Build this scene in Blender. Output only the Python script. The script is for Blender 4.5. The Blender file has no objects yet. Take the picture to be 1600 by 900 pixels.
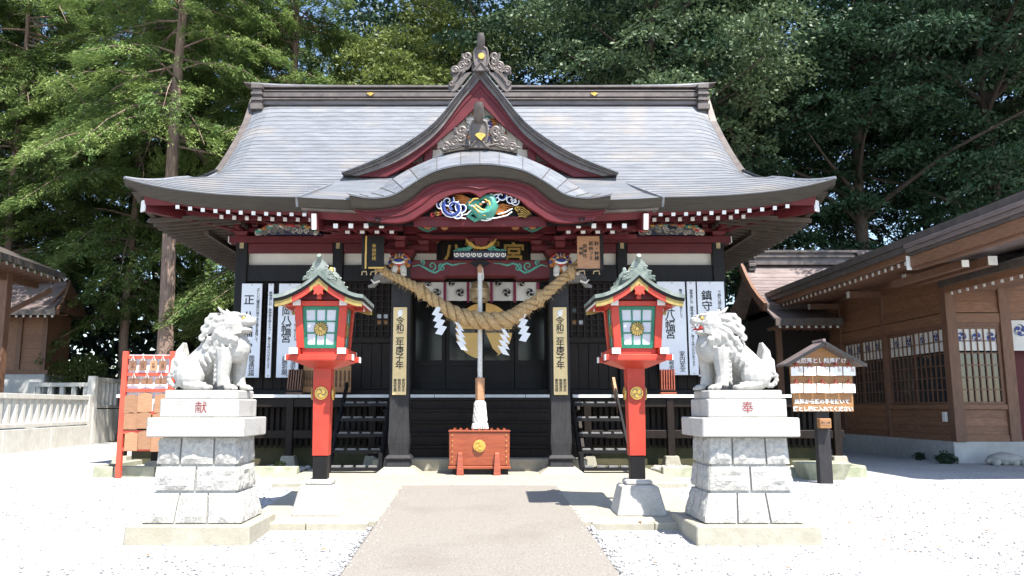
import bpy, bmesh, math, random
import numpy as np
from mathutils import Vector, Matrix, noise as mnoise

SC = bpy.context.scene
COL = SC.collection
R = math.radians
random.seed(7)

# ---------------------------------------------------------------- camera
HC, TILT, FPX, AXU = 1.25, R(8.3), 1270.0, 750.0
cam_data = bpy.data.cameras.new('camera')
cam_data.sensor_width = 36.0
cam_data.lens = FPX / 1600.0 * 36.0
cam_data.shift_x = (800.0 - AXU) / 1600.0
cam_data.clip_start = 0.05
cam_data.clip_end = 2000.0
cam = bpy.data.objects.new('camera', cam_data)
cam.location = (0, 0, HC)
cam.rotation_euler = (R(90) + TILT, 0, 0)
COL.objects.link(cam)
SC.camera = cam

# ---------------------------------------------------------------- sky, sun, exposure
SUN_DIR = Vector((0.29, -0.466, 1.0)).normalized()      # towards the sun
SUN_EL = math.asin(SUN_DIR.z)
SUN_AZ = math.atan2(SUN_DIR.x, SUN_DIR.y)
world = bpy.data.worlds.new('World')
SC.world = world
world.use_nodes = True
wn = world.node_tree.nodes
wl = world.node_tree.links
wn.clear()
sky = wn.new('ShaderNodeTexSky')
sky.sky_type = 'NISHITA'
sky.sun_disc = False
sky.sun_elevation = SUN_EL
sky.sun_rotation = SUN_AZ
sky.air_density = 1.0
sky.dust_density = 0.6
bg = wn.new('ShaderNodeBackground')
bg.inputs['Strength'].default_value = 0.13
wo = wn.new('ShaderNodeOutputWorld')
wl.new(sky.outputs[0], bg.inputs['Color'])
wl.new(bg.outputs[0], wo.inputs['Surface'])
sun_data = bpy.data.lights.new('sun', 'SUN')
sun_data.energy = 4.6
sun_data.angle = R(0.5)
sun_data.color = (1.0, 0.955, 0.88)
sun = bpy.data.objects.new('sun', sun_data)
sun.rotation_euler = SUN_DIR.to_track_quat('Z', 'Y').to_euler()
sun.location = (6, -10, 30)
COL.objects.link(sun)
SC.view_settings.view_transform = 'Standard'
SC.view_settings.look = 'None'
SC.view_settings.exposure = 1.35
SC.view_settings.gamma = 1.0
SC.view_settings.use_curve_mapping = False
SC.render.engine = 'CYCLES'
SC.cycles.max_bounces = 5
SC.cycles.diffuse_bounces = 3
SC.cycles.use_adaptive_sampling = True
SC.cycles.adaptive_threshold = 0.02
SC.cycles.glossy_bounces = 2
SC.cycles.transmission_bounces = 3
SC.cycles.transparent_max_bounces = 6
SC.cycles.use_denoising = True


def at(u, y, Y):
    """point of the place at depth Y that the photograph (1600 x 900) shows at u, y"""
    a, v = (u - AXU) / FPX, (450.0 - y) / FPX
    s = Y / (math.cos(TILT) - v * math.sin(TILT))
    return Vector((a * s, Y, HC + s * (math.sin(TILT) + v * math.cos(TILT))))


def zat(y, Y):
    return at(AXU, y, Y).z


def ground_z(Y):
    return -0.039 * (12.9 - max(-4.0, min(12.9, Y)))


# ---------------------------------------------------------------- materials
def sock(node, *names):
    for n in names:
        if n in node.inputs:
            return node.inputs[n]


def mat(name, col, col2=None, rough=0.6, metal=0.0, scale=6.0, bump=0.0, bscale=40.0, stretch=(1, 1, 1),
        rnd=0.0, spec=0.5, detail=4.0, dirt=None, dirt_amt=0.0, dirt_scale=2.0, transl=0.0, coat=0.0, local=False):
    m = bpy.data.materials.new(name)
    m.use_nodes = True
    n, l = m.node_tree.nodes, m.node_tree.links
    b = n['Principled BSDF']
    b.inputs['Roughness'].default_value = rough
    b.inputs['Metallic'].default_value = metal
    s = sock(b, 'Specular IOR Level', 'Specular')
    if s: s.default_value = spec
    if coat:
        c = sock(b, 'Coat Weight', 'Clearcoat')
        if c: c.default_value = coat
    c2 = col2 if col2 is not None else tuple(x * 0.72 for x in col)
    if local:
        tc = n.new('ShaderNodeTexCoord'); src = tc.outputs['Object']
    else:
        geo = n.new('ShaderNodeNewGeometry'); src = geo.outputs['Position']
    mp = n.new('ShaderNodeMapping')
    mp.inputs['Scale'].default_value = stretch
    l.new(src, mp.inputs['Vector'])
    t = n.new('ShaderNodeTexNoise')
    t.inputs['Scale'].default_value = scale
    t.inputs['Detail'].default_value = detail
    t.inputs['Roughness'].default_value = 0.65
    l.new(mp.outputs[0], t.inputs['Vector'])
    ramp = n.new('ShaderNodeValToRGB')
    ramp.color_ramp.elements[0].position = 0.32
    ramp.color_ramp.elements[1].position = 0.68
    ramp.color_ramp.elements[0].color = (*c2, 1)
    ramp.color_ramp.elements[1].color = (*col, 1)
    l.new(t.outputs['Fac'], ramp.inputs['Fac'])
    out = ramp.outputs['Color']
    if dirt is not None:
        t2 = n.new('ShaderNodeTexNoise')
        t2.inputs['Scale'].default_value = dirt_scale
        t2.inputs['Detail'].default_value = 6
        l.new(src, t2.inputs['Vector'])
        r2 = n.new('ShaderNodeValToRGB')
        r2.color_ramp.elements[0].position = 0.52
        r2.color_ramp.elements[1].position = 0.72
        r2.color_ramp.elements[0].color = (0, 0, 0, 1)
        r2.color_ramp.elements[1].color = (dirt_amt,) * 3 + (1,)
        l.new(t2.outputs['Fac'], r2.inputs['Fac'])
        mx = n.new('ShaderNodeMix'); mx.data_type = 'RGBA'
        l.new(r2.outputs['Color'], mx.inputs[0])
        l.new(out, mx.inputs[6])
        mx.inputs[7].default_value = (*dirt, 1)
        out = mx.outputs[2]
    if rnd:
        oi = n.new('ShaderNodeObjectInfo')
        mr = n.new('ShaderNodeMapRange')
        mr.inputs['To Min'].default_value = 1 - rnd
        mr.inputs['To Max'].default_value = 1 + rnd
        l.new(oi.outputs['Random'], mr.inputs['Value'])
        hs = n.new('ShaderNodeHueSaturation')
        l.new(mr.outputs[0], hs.inputs['Value'])
        l.new(out, hs.inputs['Color'])
        out = hs.outputs['Color']
    l.new(out, b.inputs['Base Color'])
    if bump:
        t3 = n.new('ShaderNodeTexNoise')
        t3.inputs['Scale'].default_value = bscale
        t3.inputs['Detail'].default_value = 5
        l.new(mp.outputs[0], t3.inputs['Vector'])
        bp = n.new('ShaderNodeBump')
        bp.inputs['Strength'].default_value = bump
        bp.inputs['Distance'].default_value = 0.02
        l.new(t3.outputs['Fac'], bp.inputs['Height'])
        l.new(bp.outputs[0], b.inputs['Normal'])
    if transl:
        tr = n.new('ShaderNodeBsdfTranslucent')
        l.new(out, tr.inputs['Color'])
        ms = n.new('ShaderNodeMixShader')
        ms.inputs[0].default_value = transl
        l.new(b.outputs[0], ms.inputs[1])
        l.new(tr.outputs[0], ms.inputs[2])
        l.new(ms.outputs[0], n['Material Output'].inputs['Surface'])
    return m


M = {}
M['copper'] = mat('copper_roof', (0.215, 0.225, 0.245), (0.118, 0.125, 0.140), rough=0.5, metal=0.1, scale=3.6, stretch=(0.6, 3, 3), detail=8,
                  bump=0.12, bscale=14, rnd=0.10, dirt=(0.33, 0.27, 0.2), dirt_amt=0.35, dirt_scale=0.9)
M['copper_edge'] = mat('copper_lip', (0.10, 0.10, 0.108), rough=0.6, metal=0.2)  # darker lip colour stands in for the shadow line under each course
M['copper_trim'] = mat('copper_trim', (0.15, 0.125, 0.113), (0.08, 0.068, 0.062), rough=0.5, metal=0.25, scale=4, stretch=(1, 1, 1), bump=0.05, rnd=0.05)
M['fascia'] = mat('shingle_fascia', (0.068, 0.056, 0.042), (0.038, 0.031, 0.024), rough=0.8, scale=7, stretch=(0.35, 1, 9), bump=0.25, bscale=18)
M['ridgedark'] = mat('ridge_shadow_band', (0.045, 0.043, 0.046), rough=0.5, metal=0.2)  # shadow of the recessed bands put into their colour
M['ridge'] = mat('ridge_copper', (0.19, 0.16, 0.15), (0.10, 0.085, 0.083), rough=0.5, metal=0.3, scale=3, stretch=(0.4, 1, 4), bump=0.05)
M['maroon'] = mat('maroon_lacquer', (0.115, 0.0135, 0.018), (0.078, 0.0095, 0.0125), rough=0.5, spec=0.3, scale=3.5, bump=0.05, bscale=25, rnd=0.05)
M['black'] = mat('black_lacquer', (0.013, 0.012, 0.013), (0.007, 0.0065, 0.0065), spec=0.22, rough=0.5, scale=5, stretch=(3, 3, 0.5), bump=0.1, bscale=30, rnd=0.1)
M['darkwood'] = mat('dark_stained_wood', (0.020, 0.0125, 0.0095), (0.008, 0.0055, 0.0045), spec=0.22, rough=0.55, scale=5, stretch=(4, 4, 0.6), bump=0.15, bscale=30, rnd=0.12)
M['greywood'] = mat('weathered_black_wood', (0.034, 0.033, 0.035), (0.018, 0.017, 0.018), spec=0.25, rough=0.6, scale=6, stretch=(5, 5, 0.7), bump=0.15, bscale=30, rnd=0.1)
M['soffit'] = mat('unpainted_soffit', (0.085, 0.062, 0.045), (0.045, 0.033, 0.025), rough=0.8, scale=4, stretch=(1, 4, 4), rnd=0.1)
M['white'] = mat('white_paint', (0.80, 0.79, 0.76), (0.70, 0.69, 0.66), rough=0.6, scale=8)
M['plaster'] = mat('cream_plaster', (0.66, 0.62, 0.54), (0.55, 0.51, 0.44), rough=0.85, scale=1.5, bump=0.05)
M['gold'] = mat('gilt_metal', (0.80, 0.52, 0.13), (0.62, 0.38, 0.08), rough=0.34, metal=0.75, scale=12)
M['goldpaint'] = mat('gold_paint', (0.62, 0.40, 0.10), (0.46, 0.28, 0.06), rough=0.45, metal=0.3, scale=9)
M['brass'] = mat('aged_brass', (0.46, 0.34, 0.19), (0.30, 0.21, 0.11), rough=0.42, metal=0.35, scale=6)
M['vermilion'] = mat('vermilion_paint', (0.56, 0.050, 0.024), (0.42, 0.034, 0.018), rough=0.5, scale=2.2, rnd=0.05, bump=0.03, dirt=(0.30, 0.055, 0.035), dirt_amt=0.55, dirt_scale=6)
M['rackred'] = mat('orange_red_paint', (0.68, 0.085, 0.045), (0.56, 0.065, 0.035), rough=0.5, scale=4)
M['green'] = mat('green_paint', (0.012, 0.20, 0.115), (0.008, 0.14, 0.08), rough=0.45, scale=6)
M['paper'] = mat('frosted_pane', (0.60, 0.62, 0.66), (0.52, 0.54, 0.59), rough=0.35, scale=2)
M['whitepaper'] = mat('white_paper', (0.84, 0.84, 0.84), (0.78, 0.78, 0.80), rough=0.8, scale=5, transl=0.2)
M['boardwhite'] = mat('white_board', (0.80, 0.82, 0.86), (0.73, 0.75, 0.80), rough=0.5, scale=2)
M['verdigris'] = mat('lantern_roof_copper', (0.22, 0.25, 0.22), (0.10, 0.125, 0.105), rough=0.5, metal=0.2, scale=5, bump=0.1, dirt=(0.42, 0.44, 0.40), dirt_amt=0.7, dirt_scale=4)
M['ink'] = mat('black_ink', (0.015, 0.015, 0.016), rough=0.7)
M['redink'] = mat('red_letters', (0.26, 0.022, 0.03), rough=0.7)
M['granite'] = mat('white_granite', (0.49, 0.475, 0.445), (0.36, 0.35, 0.33), rough=0.85, scale=38, detail=6, bump=0.25, bscale=90, rnd=0.05, dirt=(0.25, 0.24, 0.20), dirt_amt=0.55, dirt_scale=4.5)
M['rockface'] = mat('rock_faced_granite', (0.47, 0.455, 0.425), (0.28, 0.27, 0.255), rough=0.9, scale=26, detail=6, bump=0.6, bscale=34, rnd=0.07, dirt=(0.33, 0.32, 0.26), dirt_amt=0.5, dirt_scale=4)
M['mortar'] = mat('pale_mortar', (0.58, 0.57, 0.54), rough=0.9, scale=30, bump=0.2)
M['lionstone'] = mat('statue_granite', (0.44, 0.425, 0.395), (0.335, 0.325, 0.30), rough=0.85, scale=30, detail=6, bump=0.12, bscale=80, dirt=(0.20, 0.20, 0.175), dirt_amt=0.55, dirt_scale=6)
M['palestone'] = mat('pale_wall_stone', (0.62, 0.60, 0.555), (0.52, 0.50, 0.455), rough=0.85, scale=6, bump=0.15, dirt=(0.34, 0.31, 0.25), dirt_amt=0.4, dirt_scale=1.3)
M['slabstone'] = mat('cream_slab_stone', (0.37, 0.345, 0.28), (0.30, 0.275, 0.215), rough=0.85, scale=8, detail=6, bump=0.2, dirt=(0.30, 0.28, 0.20), dirt_amt=0.5, dirt_scale=2.0)
M['creamstone'] = mat('cream_stone', (0.37, 0.345, 0.275), (0.28, 0.26, 0.205), rough=0.85, scale=9, detail=6, bump=0.2, bscale=40, rnd=0.05, dirt=(0.33, 0.30, 0.22), dirt_amt=0.5, dirt_scale=1.6)
M['mossstone'] = mat('mossy_kerb_stone', (0.42, 0.40, 0.31), (0.24, 0.25, 0.17), rough=0.9, scale=5, detail=6, bump=0.3, rnd=0.1, dirt=(0.15, 0.19, 0.10), dirt_amt=0.7, dirt_scale=2.2)
M['concrete'] = mat('pale_concrete', (0.50, 0.50, 0.49), (0.40, 0.40, 0.39), rough=0.85, scale=5, bump=0.1, dirt=(0.30, 0.29, 0.26), dirt_amt=0.5, dirt_scale=1.2)
M['brownwood'] = mat('brown_timber', (0.285, 0.142, 0.078), (0.160, 0.076, 0.043), rough=0.6, scale=5, stretch=(1, 1, 7), bump=0.12, bscale=22, rnd=0.12)
M['brownpost'] = mat('brown_post', (0.205, 0.104, 0.062), (0.118, 0.058, 0.036), rough=0.6, scale=5, stretch=(6, 6, 0.7), bump=0.12, bscale=22, rnd=0.1)
M['copper_brown'] = mat('brown_copper_roof', (0.265, 0.210, 0.20), (0.165, 0.130, 0.125), rough=0.4, metal=0.25, scale=2, stretch=(1, 1, 3), rnd=0.06)
M['boxwood'] = mat('varnished_red_wood', (0.33, 0.075, 0.028), (0.21, 0.042, 0.017), rough=0.35, scale=3, stretch=(1, 1, 9), bump=0.08, coat=0.3)
M['emawood'] = mat('pale_cedar', (0.42, 0.225, 0.12), (0.29, 0.145, 0.075), rough=0.65, scale=6, stretch=(1, 1, 10), rnd=0.22)
M['signwood'] = mat('ochre_board', (0.36, 0.175, 0.062), (0.25, 0.115, 0.040), rough=0.55, scale=5, stretch=(1, 1, 10))
M['plaque'] = mat('gold_plaque', (0.70, 0.54, 0.28), (0.62, 0.46, 0.22), rough=0.5, scale=4)
M['rope'] = mat('straw_rope', (0.62, 0.43, 0.22), (0.29, 0.18, 0.08), rough=0.95, scale=26, detail=8, bump=1.0, bscale=90)
M['cotton'] = mat('white_cotton_rope', (0.74, 0.72, 0.68), (0.55, 0.53, 0.50), rough=0.9, scale=30, bump=0.4, bscale=70)
M['purple'] = mat('crimson_tape', (0.26, 0.03, 0.09), rough=0.8)
M['cloth'] = mat('white_cloth', (0.74, 0.73, 0.70), (0.66, 0.65, 0.62), rough=0.9, scale=3)
M['teal'] = mat('teal_paint', (0.07, 0.30, 0.22), (0.045, 0.20, 0.16), rough=0.5, scale=14)
M['blue'] = mat('blue_paint', (0.025, 0.055, 0.26), (0.015, 0.03, 0.15), rough=0.5, scale=14)
M['orange'] = mat('orange_paint', (0.50, 0.20, 0.055), (0.34, 0.12, 0.03), rough=0.5, scale=20)
M['navy'] = mat('navy_paint', (0.03, 0.04, 0.085), (0.018, 0.022, 0.05), rough=0.5, scale=14)
M['carvegrey'] = mat('grey_carving', (0.24, 0.23, 0.22), (0.12, 0.115, 0.11), rough=0.7, scale=20)
M['redpaint'] = mat('bright_red_paint', (0.50, 0.03, 0.025), rough=0.5)
M['glass'] = mat('dark_glass', (0.012, 0.013, 0.015), (0.008, 0.009, 0.010), rough=0.12, spec=0.35)
M['windowglass'] = mat('window_glass', (0.03, 0.033, 0.036), (0.022, 0.024, 0.027), rough=0.04, spec=1.0)
M['dullgold'] = mat('tarnished_gilt', (0.42, 0.31, 0.10), (0.28, 0.20, 0.06), rough=0.45, metal=0.35, scale=14)
M['crestgold'] = mat('gold_leaf_paint', (0.86, 0.56, 0.20), (0.76, 0.48, 0.15), rough=0.5, scale=3)
M['bark'] = mat('cedar_bark', (0.33, 0.235, 0.185), (0.15, 0.10, 0.08), rough=0.95, scale=5, stretch=(4, 4, 0.5), bump=1.0, bscale=7, rnd=0.1)
M['barkdark'] = mat('dark_bark', (0.11, 0.085, 0.065), (0.05, 0.04, 0.032), rough=0.95, scale=6, stretch=(3, 3, 0.7), bump=0.8, bscale=10, rnd=0.15)
M['barkpale'] = mat('pale_bark', (0.26, 0.22, 0.16), (0.15, 0.125, 0.09), rough=0.95, scale=6, stretch=(3, 3, 0.7), bump=0.6, bscale=10)
M['leaf_cypress'] = mat('cypress_foliage', (0.235, 0.300, 0.090), (0.080, 0.150, 0.045), rough=0.6, scale=0.9, transl=0.30, rnd=0.12, spec=0.3)
M['leaf_bright'] = mat('bright_foliage', (0.165, 0.195, 0.045), (0.070, 0.105, 0.026), rough=0.55, scale=1.1, transl=0.28, rnd=0.10, spec=0.4)
M['leaf_dark'] = mat('evergreen_foliage', (0.050, 0.100, 0.047), (0.018, 0.046, 0.024), rough=0.5, scale=1.2, transl=0.16, rnd=0.15, spec=0.35)  # kept darker so the shade of the grove is in the colour
M['leaf_mid'] = mat('sunlit_evergreen_foliage', (0.135, 0.188, 0.085), (0.048, 0.085, 0.040), rough=0.5, scale=1.1, transl=0.2, rnd=0.1, spec=0.35)  # lighter copy of the evergreen foliage, sunlight put into the colour
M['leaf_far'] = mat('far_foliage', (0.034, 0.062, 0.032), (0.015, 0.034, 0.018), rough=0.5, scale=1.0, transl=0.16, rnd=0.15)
M['leaf_dry'] = mat('dry_leaf', (0.36, 0.19, 0.07), (0.24, 0.11, 0.04), rough=0.8, rnd=0.3)
M['soil'] = mat('forest_soil', (0.10, 0.085, 0.045), (0.05, 0.055, 0.025), rough=1.0, scale=1.2, bump=0.5, bscale=8)
M['pebble'] = mat('grey_pebble', (0.32, 0.31, 0.28), (0.18, 0.18, 0.16), rough=0.9, rnd=0.3, scale=12)
M['pathgrit'] = mat('exposed_aggregate', (0.325, 0.295, 0.255), (0.155, 0.138, 0.118), rough=0.9, scale=60, detail=8, bump=0.8, bscale=70, dirt=(0.16, 0.135, 0.11), dirt_amt=0.45, dirt_scale=0.9)


def gravel_material():
    m = bpy.data.materials.new('white_gravel')
    m.use_nodes = True
    n, l = m.node_tree.nodes, m.node_tree.links
    b = n['Principled BSDF']
    b.inputs['Roughness'].default_value = 0.9
    geo = n.new('ShaderNodeNewGeometry')
    v = n.new('ShaderNodeTexVoronoi'); v.inputs['Scale'].default_value = 42
    l.new(geo.outputs['Position'], v.inputs['Vector'])
    ramp = n.new('ShaderNodeValToRGB')
    e = ramp.color_ramp.elements
    e[0].position = 0.0; e[0].color = (0.24, 0.237, 0.23, 1)
    e[1].position = 0.16; e[1].color = (0.385, 0.382, 0.375, 1)
    x = e.new(0.5); x.color = (0.43, 0.426, 0.42, 1)
    x = e.new(1.0); x.color = (0.49, 0.486, 0.48, 1)
    sep = n.new('ShaderNodeSeparateColor')
    l.new(v.outputs['Color'], sep.inputs[0])
    l.new(sep.outputs[0], ramp.inputs['Fac'])
    big = n.new('ShaderNodeTexNoise'); big.inputs['Scale'].default_value = 0.8; big.inputs['Detail'].default_value = 5
    l.new(geo.outputs['Position'], big.inputs['Vector'])
    mr = n.new('ShaderNodeMapRange')
    mr.inputs['From Min'].default_value = 0.3; mr.inputs['From Max'].default_value = 0.7
    mr.inputs['To Min'].default_value = 0.86; mr.inputs['To Max'].default_value = 1.06
    l.new(big.outputs['Fac'], mr.inputs['Value'])
    hs = n.new('ShaderNodeHueSaturation')
    l.new(mr.outputs[0], hs.inputs['Value']); l.new(ramp.outputs[0], hs.inputs['Color'])
    l.new(hs.outputs[0], b.inputs['Base Color'])
    bp = n.new('ShaderNodeBump'); bp.inputs['Strength'].default_value = 0.55; bp.inputs['Distance'].default_value = 0.03
    bp.invert = True
    l.new(v.outputs['Distance'], bp.inputs['Height'])
    l.new(bp.outputs[0], b.inputs['Normal'])
    return m


M['gravel'] = gravel_material()


# ---------------------------------------------------------------- mesh helpers
class MB:
    def __init__(s):
        s.v, s.f, s.mi = [], [], []

    def add(s, vs, fs, mi=0):
        o = len(s.v)
        s.v += [tuple(p) for p in vs]
        s.f += [tuple(i + o for i in f) for f in fs]
        s.mi += [mi] * len(fs)
        return s

    def box(s, x0, x1, y0, y1, z0, z1, mi=0):
        return s.add([(x0, y0, z0), (x1, y0, z0), (x1, y1, z0), (x0, y1, z0), (x0, y0, z1), (x1, y0, z1), (x1, y1, z1), (x0, y1, z1)],
                     [(0, 3, 2, 1), (4, 5, 6, 7), (0, 1, 5, 4), (1, 2, 6, 5), (2, 3, 7, 6), (3, 0, 4, 7)], mi)

    def hexa(s, lo, hi, mi=0):
        return s.add(list(lo) + list(hi), [(0, 3, 2, 1), (4, 5, 6, 7), (0, 1, 5, 4), (1, 2, 6, 5), (2, 3, 7, 6), (3, 0, 4, 7)], mi)

    def frustum(s, c, hx0, hy0, z0, hx1, hy1, z1, mi=0):
        x, y = c
        return s.hexa([(x - hx0, y - hy0, z0), (x + hx0, y - hy0, z0), (x + hx0, y + hy0, z0), (x - hx0, y + hy0, z0)],
                      [(x - hx1, y - hy1, z1), (x + hx1, y - hy1, z1), (x + hx1, y + hy1, z1), (x - hx1, y + hy1, z1)], mi)

    def beam(s, p0, p1, w, h, up=(0, 0, 1), mi=0):
        p0, p1 = Vector(p0), Vector(p1)
        d = (p1 - p0).normalized()
        sd = d.cross(Vector(up))
        if sd.length < 1e-4: sd = d.cross(Vector((0, 1, 0)))
        sd.normalize()
        u = sd.cross(d)
        q = [sd * (-w / 2) + u * (-h / 2), sd * (w / 2) + u * (-h / 2), sd * (w / 2) + u * (h / 2), sd * (-w / 2) + u * (h / 2)]
        return s.add([p0 + k for k in q] + [p1 + k for k in q], [(0, 1, 2, 3), (7, 6, 5, 4), (0, 4, 5, 1), (1, 5, 6, 2), (2, 6, 7, 3), (3, 7, 4, 0)], mi)

    def tube(s, pts, r, n=6, mi=0, up=None, flat=1.0):
        pts = [Vector(p) for p in pts]
        k = len(pts)
        rr = r if hasattr(r, '__len__') else [r] * k
        ref = Vector(up) if up else None
        rings = []
        prev = None
        for i, p in enumerate(pts):
            d = (pts[min(i + 1, k - 1)] - pts[max(i - 1, 0)]).normalized()
            a = prev if prev is not None else (ref or (Vector((0, 0, 1)) if abs(d.z) < 0.9 else Vector((1, 0, 0))))
            sd = d.cross(a)
            if sd.length < 1e-5: sd = d.cross(Vector((0.3, 0.9, 0.2)))
            sd.normalize()
            u = sd.cross(d).normalized()
            prev = u
            rings.append([p + (sd * math.cos(2 * math.pi * j / n) + u * math.sin(2 * math.pi * j / n) * flat) * rr[i] for j in range(n)])
        fs = [(i * n + j, i * n + (j + 1) % n, (i + 1) * n + (j + 1) % n, (i + 1) * n + j) for i in range(k - 1) for j in range(n)]
        fs += [tuple(range(n - 1, -1, -1)), tuple(range((k - 1) * n, k * n))]
        return s.add([p for rg in rings for p in rg], fs, mi)

    def lathe(s, prof, n=16, loc=(0, 0, 0), axis='z', mi=0):
        vs, fs = [], []
        for r, z in prof:
            for j in range(n):
                a = 2 * math.pi * j / n
                p = (r * math.cos(a), r * math.sin(a), z)
                if axis == 'y': p = (p[0], p[2], p[1])
                if axis == 'x': p = (p[2], p[0], p[1])
                vs.append((p[0] + loc[0], p[1] + loc[1], p[2] + loc[2]))
        k = len(prof)
        for i in range(k - 1):
            for j in range(n):
                q = (i * n + j, i * n + (j + 1) % n, (i + 1) * n + (j + 1) % n, (i + 1) * n + j)
                fs.append(q)
        fs += [tuple(range(n - 1, -1, -1)), tuple(range((k - 1) * n, k * n))]
        return s.add(vs, fs, mi)

    def prism(s, poly, y0, y1, mi=0):
        """polygon in XZ pushed along Y"""
        k = len(poly)
        vs = [(x, y0, z) for x, z in poly] + [(x, y1, z) for x, z in poly]
        fs = [tuple(range(k)), tuple(range(2 * k - 1, k - 1, -1))] + [(i, i + k, (i + 1) % k + k, (i + 1) % k) for i in range(k)]
        return s.add(vs, fs, mi)

    def prism_x(s, poly, x0, x1, mi=0):
        """polygon in YZ pushed along X"""
        k = len(poly)
        vs = [(x0, y, z) for y, z in poly] + [(x1, y, z) for y, z in poly]
        fs = [tuple(range(k)), tuple(range(2 * k - 1, k - 1, -1))] + [(i, i + k, (i + 1) % k + k, (i + 1) % k) for i in range(k)]
        return s.add(vs, fs, mi)

    def band(s, A, B, y0, y1, mi=0):
        """solid between two curves of XZ points, from depth y0 to y1"""
        k = len(A)
        vs = [(x, y0, z) for x, z in A] + [(x, y0, z) for x, z in B] + [(x, y1, z) for x, z in A] + [(x, y1, z) for x, z in B]
        fs = []
        for i in range(k - 1):
            fs += [(i, i + k, i + 1 + k, i + 1), (i + 2 * k, i + 1 + 2 * k, i + 1 + 3 * k, i + 3 * k),
                   (i, i + 1, i + 1 + 2 * k, i + 2 * k), (i + k, i + 3 * k, i + 1 + 3 * k, i + 1 + k)]
        fs += [(0, 2 * k, 3 * k, k), (k - 1, 2 * k - 1, 4 * k - 1, 3 * k - 1)]
        return s.add(vs, fs, mi)

    def grid(s, rows, mi=0):
        k = len(rows[0])
        vs = [p for r in rows for p in r]
        fs = [(i * k + j, i * k + j + 1, (i + 1) * k + j + 1, (i + 1) * k + j) for i in range(len(rows) - 1) for j in range(k - 1)]
        return s.add(vs, fs, mi)

    def ball(s, c, r, n=10, m=7, sq=(1, 1, 1), mi=0):
        prof = []
        vs, fs = [], []
        for i in range(m + 1):
            t = math.pi * i / m
            for j in range(n):
                a = 2 * math.pi * j / n
                vs.append((c[0] + r * sq[0] * math.sin(t) * math.cos(a), c[1] + r * sq[1] * math.sin(t) * math.sin(a), c[2] - r * sq[2] * math.cos(t)))
        for i in range(m):
            for j in range(n):
                fs.append((i * n + j, i * n + (j + 1) % n, (i + 1) * n + (j + 1) % n, (i + 1) * n + j))
        return s.add(vs, fs, mi)

    def mesh(s, name, mats, smooth=False, angle=None):
        me = bpy.data.meshes.new(name)
        me.from_pydata(s.v, [], s.f)
        for m in (mats if isinstance(mats, (list, tuple)) else [mats]):
            me.materials.append(M[m] if isinstance(m, str) else m)
        if any(s.mi): me.polygons.foreach_set('material_index', s.mi)
        me.validate()
        bm = bmesh.new(); bm.from_mesh(me)
        bmesh.ops.recalc_face_normals(bm, faces=bm.faces)
        bm.to_mesh(me); bm.free()
        if smooth:
            me.shade_smooth()
            me.set_sharp_from_angle(angle=R(angle or 40))
        me.update()
        return me

    def build(s, name, mats, parent=None, smooth=False, bevel=0.0, local=False, angle=None):
        return link(name, s.mesh(name, mats, smooth, angle), parent, bevel=bevel, local=local)


def link(name, me, parent=None, loc=None, rot=None, scale=None, bevel=0.0, local=False):
    o = bpy.data.objects.new(name, me)
    COL.objects.link(o)
    if loc is not None: o.location = loc
    if rot is not None: o.rotation_euler = rot
    if scale is not None: o.scale = scale
    if parent is not None:
        o.parent = parent
        if not local:
            o.matrix_parent_inverse = parent.matrix_basis.inverted()
    if bevel:
        b = o.modifiers.new('bevel', 'BEVEL')
        b.width = bevel; b.segments = 1; b.limit_method = 'ANGLE'; b.angle_limit = R(40)
    return o


def tag(o, label=None, cat=None, group=None, kind=None):
    if label: o['label'] = label
    if cat: o['category'] = cat
    if group: o['group'] = group
    if kind: o['kind'] = kind
    return o


def thing(name, label, cat, loc=(0, 0, 0), rotz=0.0, group=None):
    o = bpy.data.objects.new(name, None)
    COL.objects.link(o)
    o.empty_display_size = 0.2
    o.location = loc
    o.rotation_euler = (0, 0, rotz)
    return tag(o, label, cat, group)


def copy_tree(o, parent=None):
    c = o.copy()
    COL.objects.link(c)
    c.parent = parent
    for ch in o.children:
        copy_tree(ch, c)
    return c


def plain_box(name, x0, x1, y0, y1, z0, z1, m, parent, bevel=0.0, local=False):
    return MB().box(x0, x1, y0, y1, z0, z1).build(name, m, parent, bevel=bevel, local=local)


_cube = {}


def cube_inst(name, m, c, size, parent, local=False, rot=None):
    """a box piece that shares one unit-cube mesh per material"""
    if m not in _cube:
        _cube[m] = MB().box(-0.5, 0.5, -0.5, 0.5, -0.5, 0.5).mesh('block_' + m, m)
    return link(name, _cube[m], parent, loc=c, scale=size, rot=rot, local=local)


def lettering(name, body, size, loc, m, parent, rot=(R(90), 0, 0), bold=0.0, thick=0.003, vertical=False, gap=1.0, local=False, align='CENTER', xs=1.0):
    cu = bpy.data.curves.new(name, 'FONT')
    cu.body = '\n'.join(body) if vertical else body
    cu.size = size
    cu.align_x = align
    cu.align_y = 'CENTER'
    cu.space_line = gap * 0.84
    cu.extrude = thick
    cu.offset = bold * size
    cu.resolution_u = 2
    tmp = bpy.data.objects.new(name, cu)
    me = bpy.data.meshes.new_from_object(tmp)
    bpy.data.objects.remove(tmp)
    me.materials.clear()
    me.materials.append(M[m])
    o = link(name, me, parent, loc=loc, rot=rot, local=local, scale=(xs, 1, 1) if xs != 1.0 else None)
    return o


def spiral(cx, cz, r, turns=1.6, start=0.0, sign=1, n=22, y=0.0, rmin=0.12):
    pts = []
    for i in range(n):
        t = i / (n - 1)
        a = start + sign * turns * 2 * math.pi * t
        q = r * (1 - (1 - rmin) * t)
        pts.append((cx + q * math.cos(a), y, cz + q * math.sin(a)))
    return pts


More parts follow.
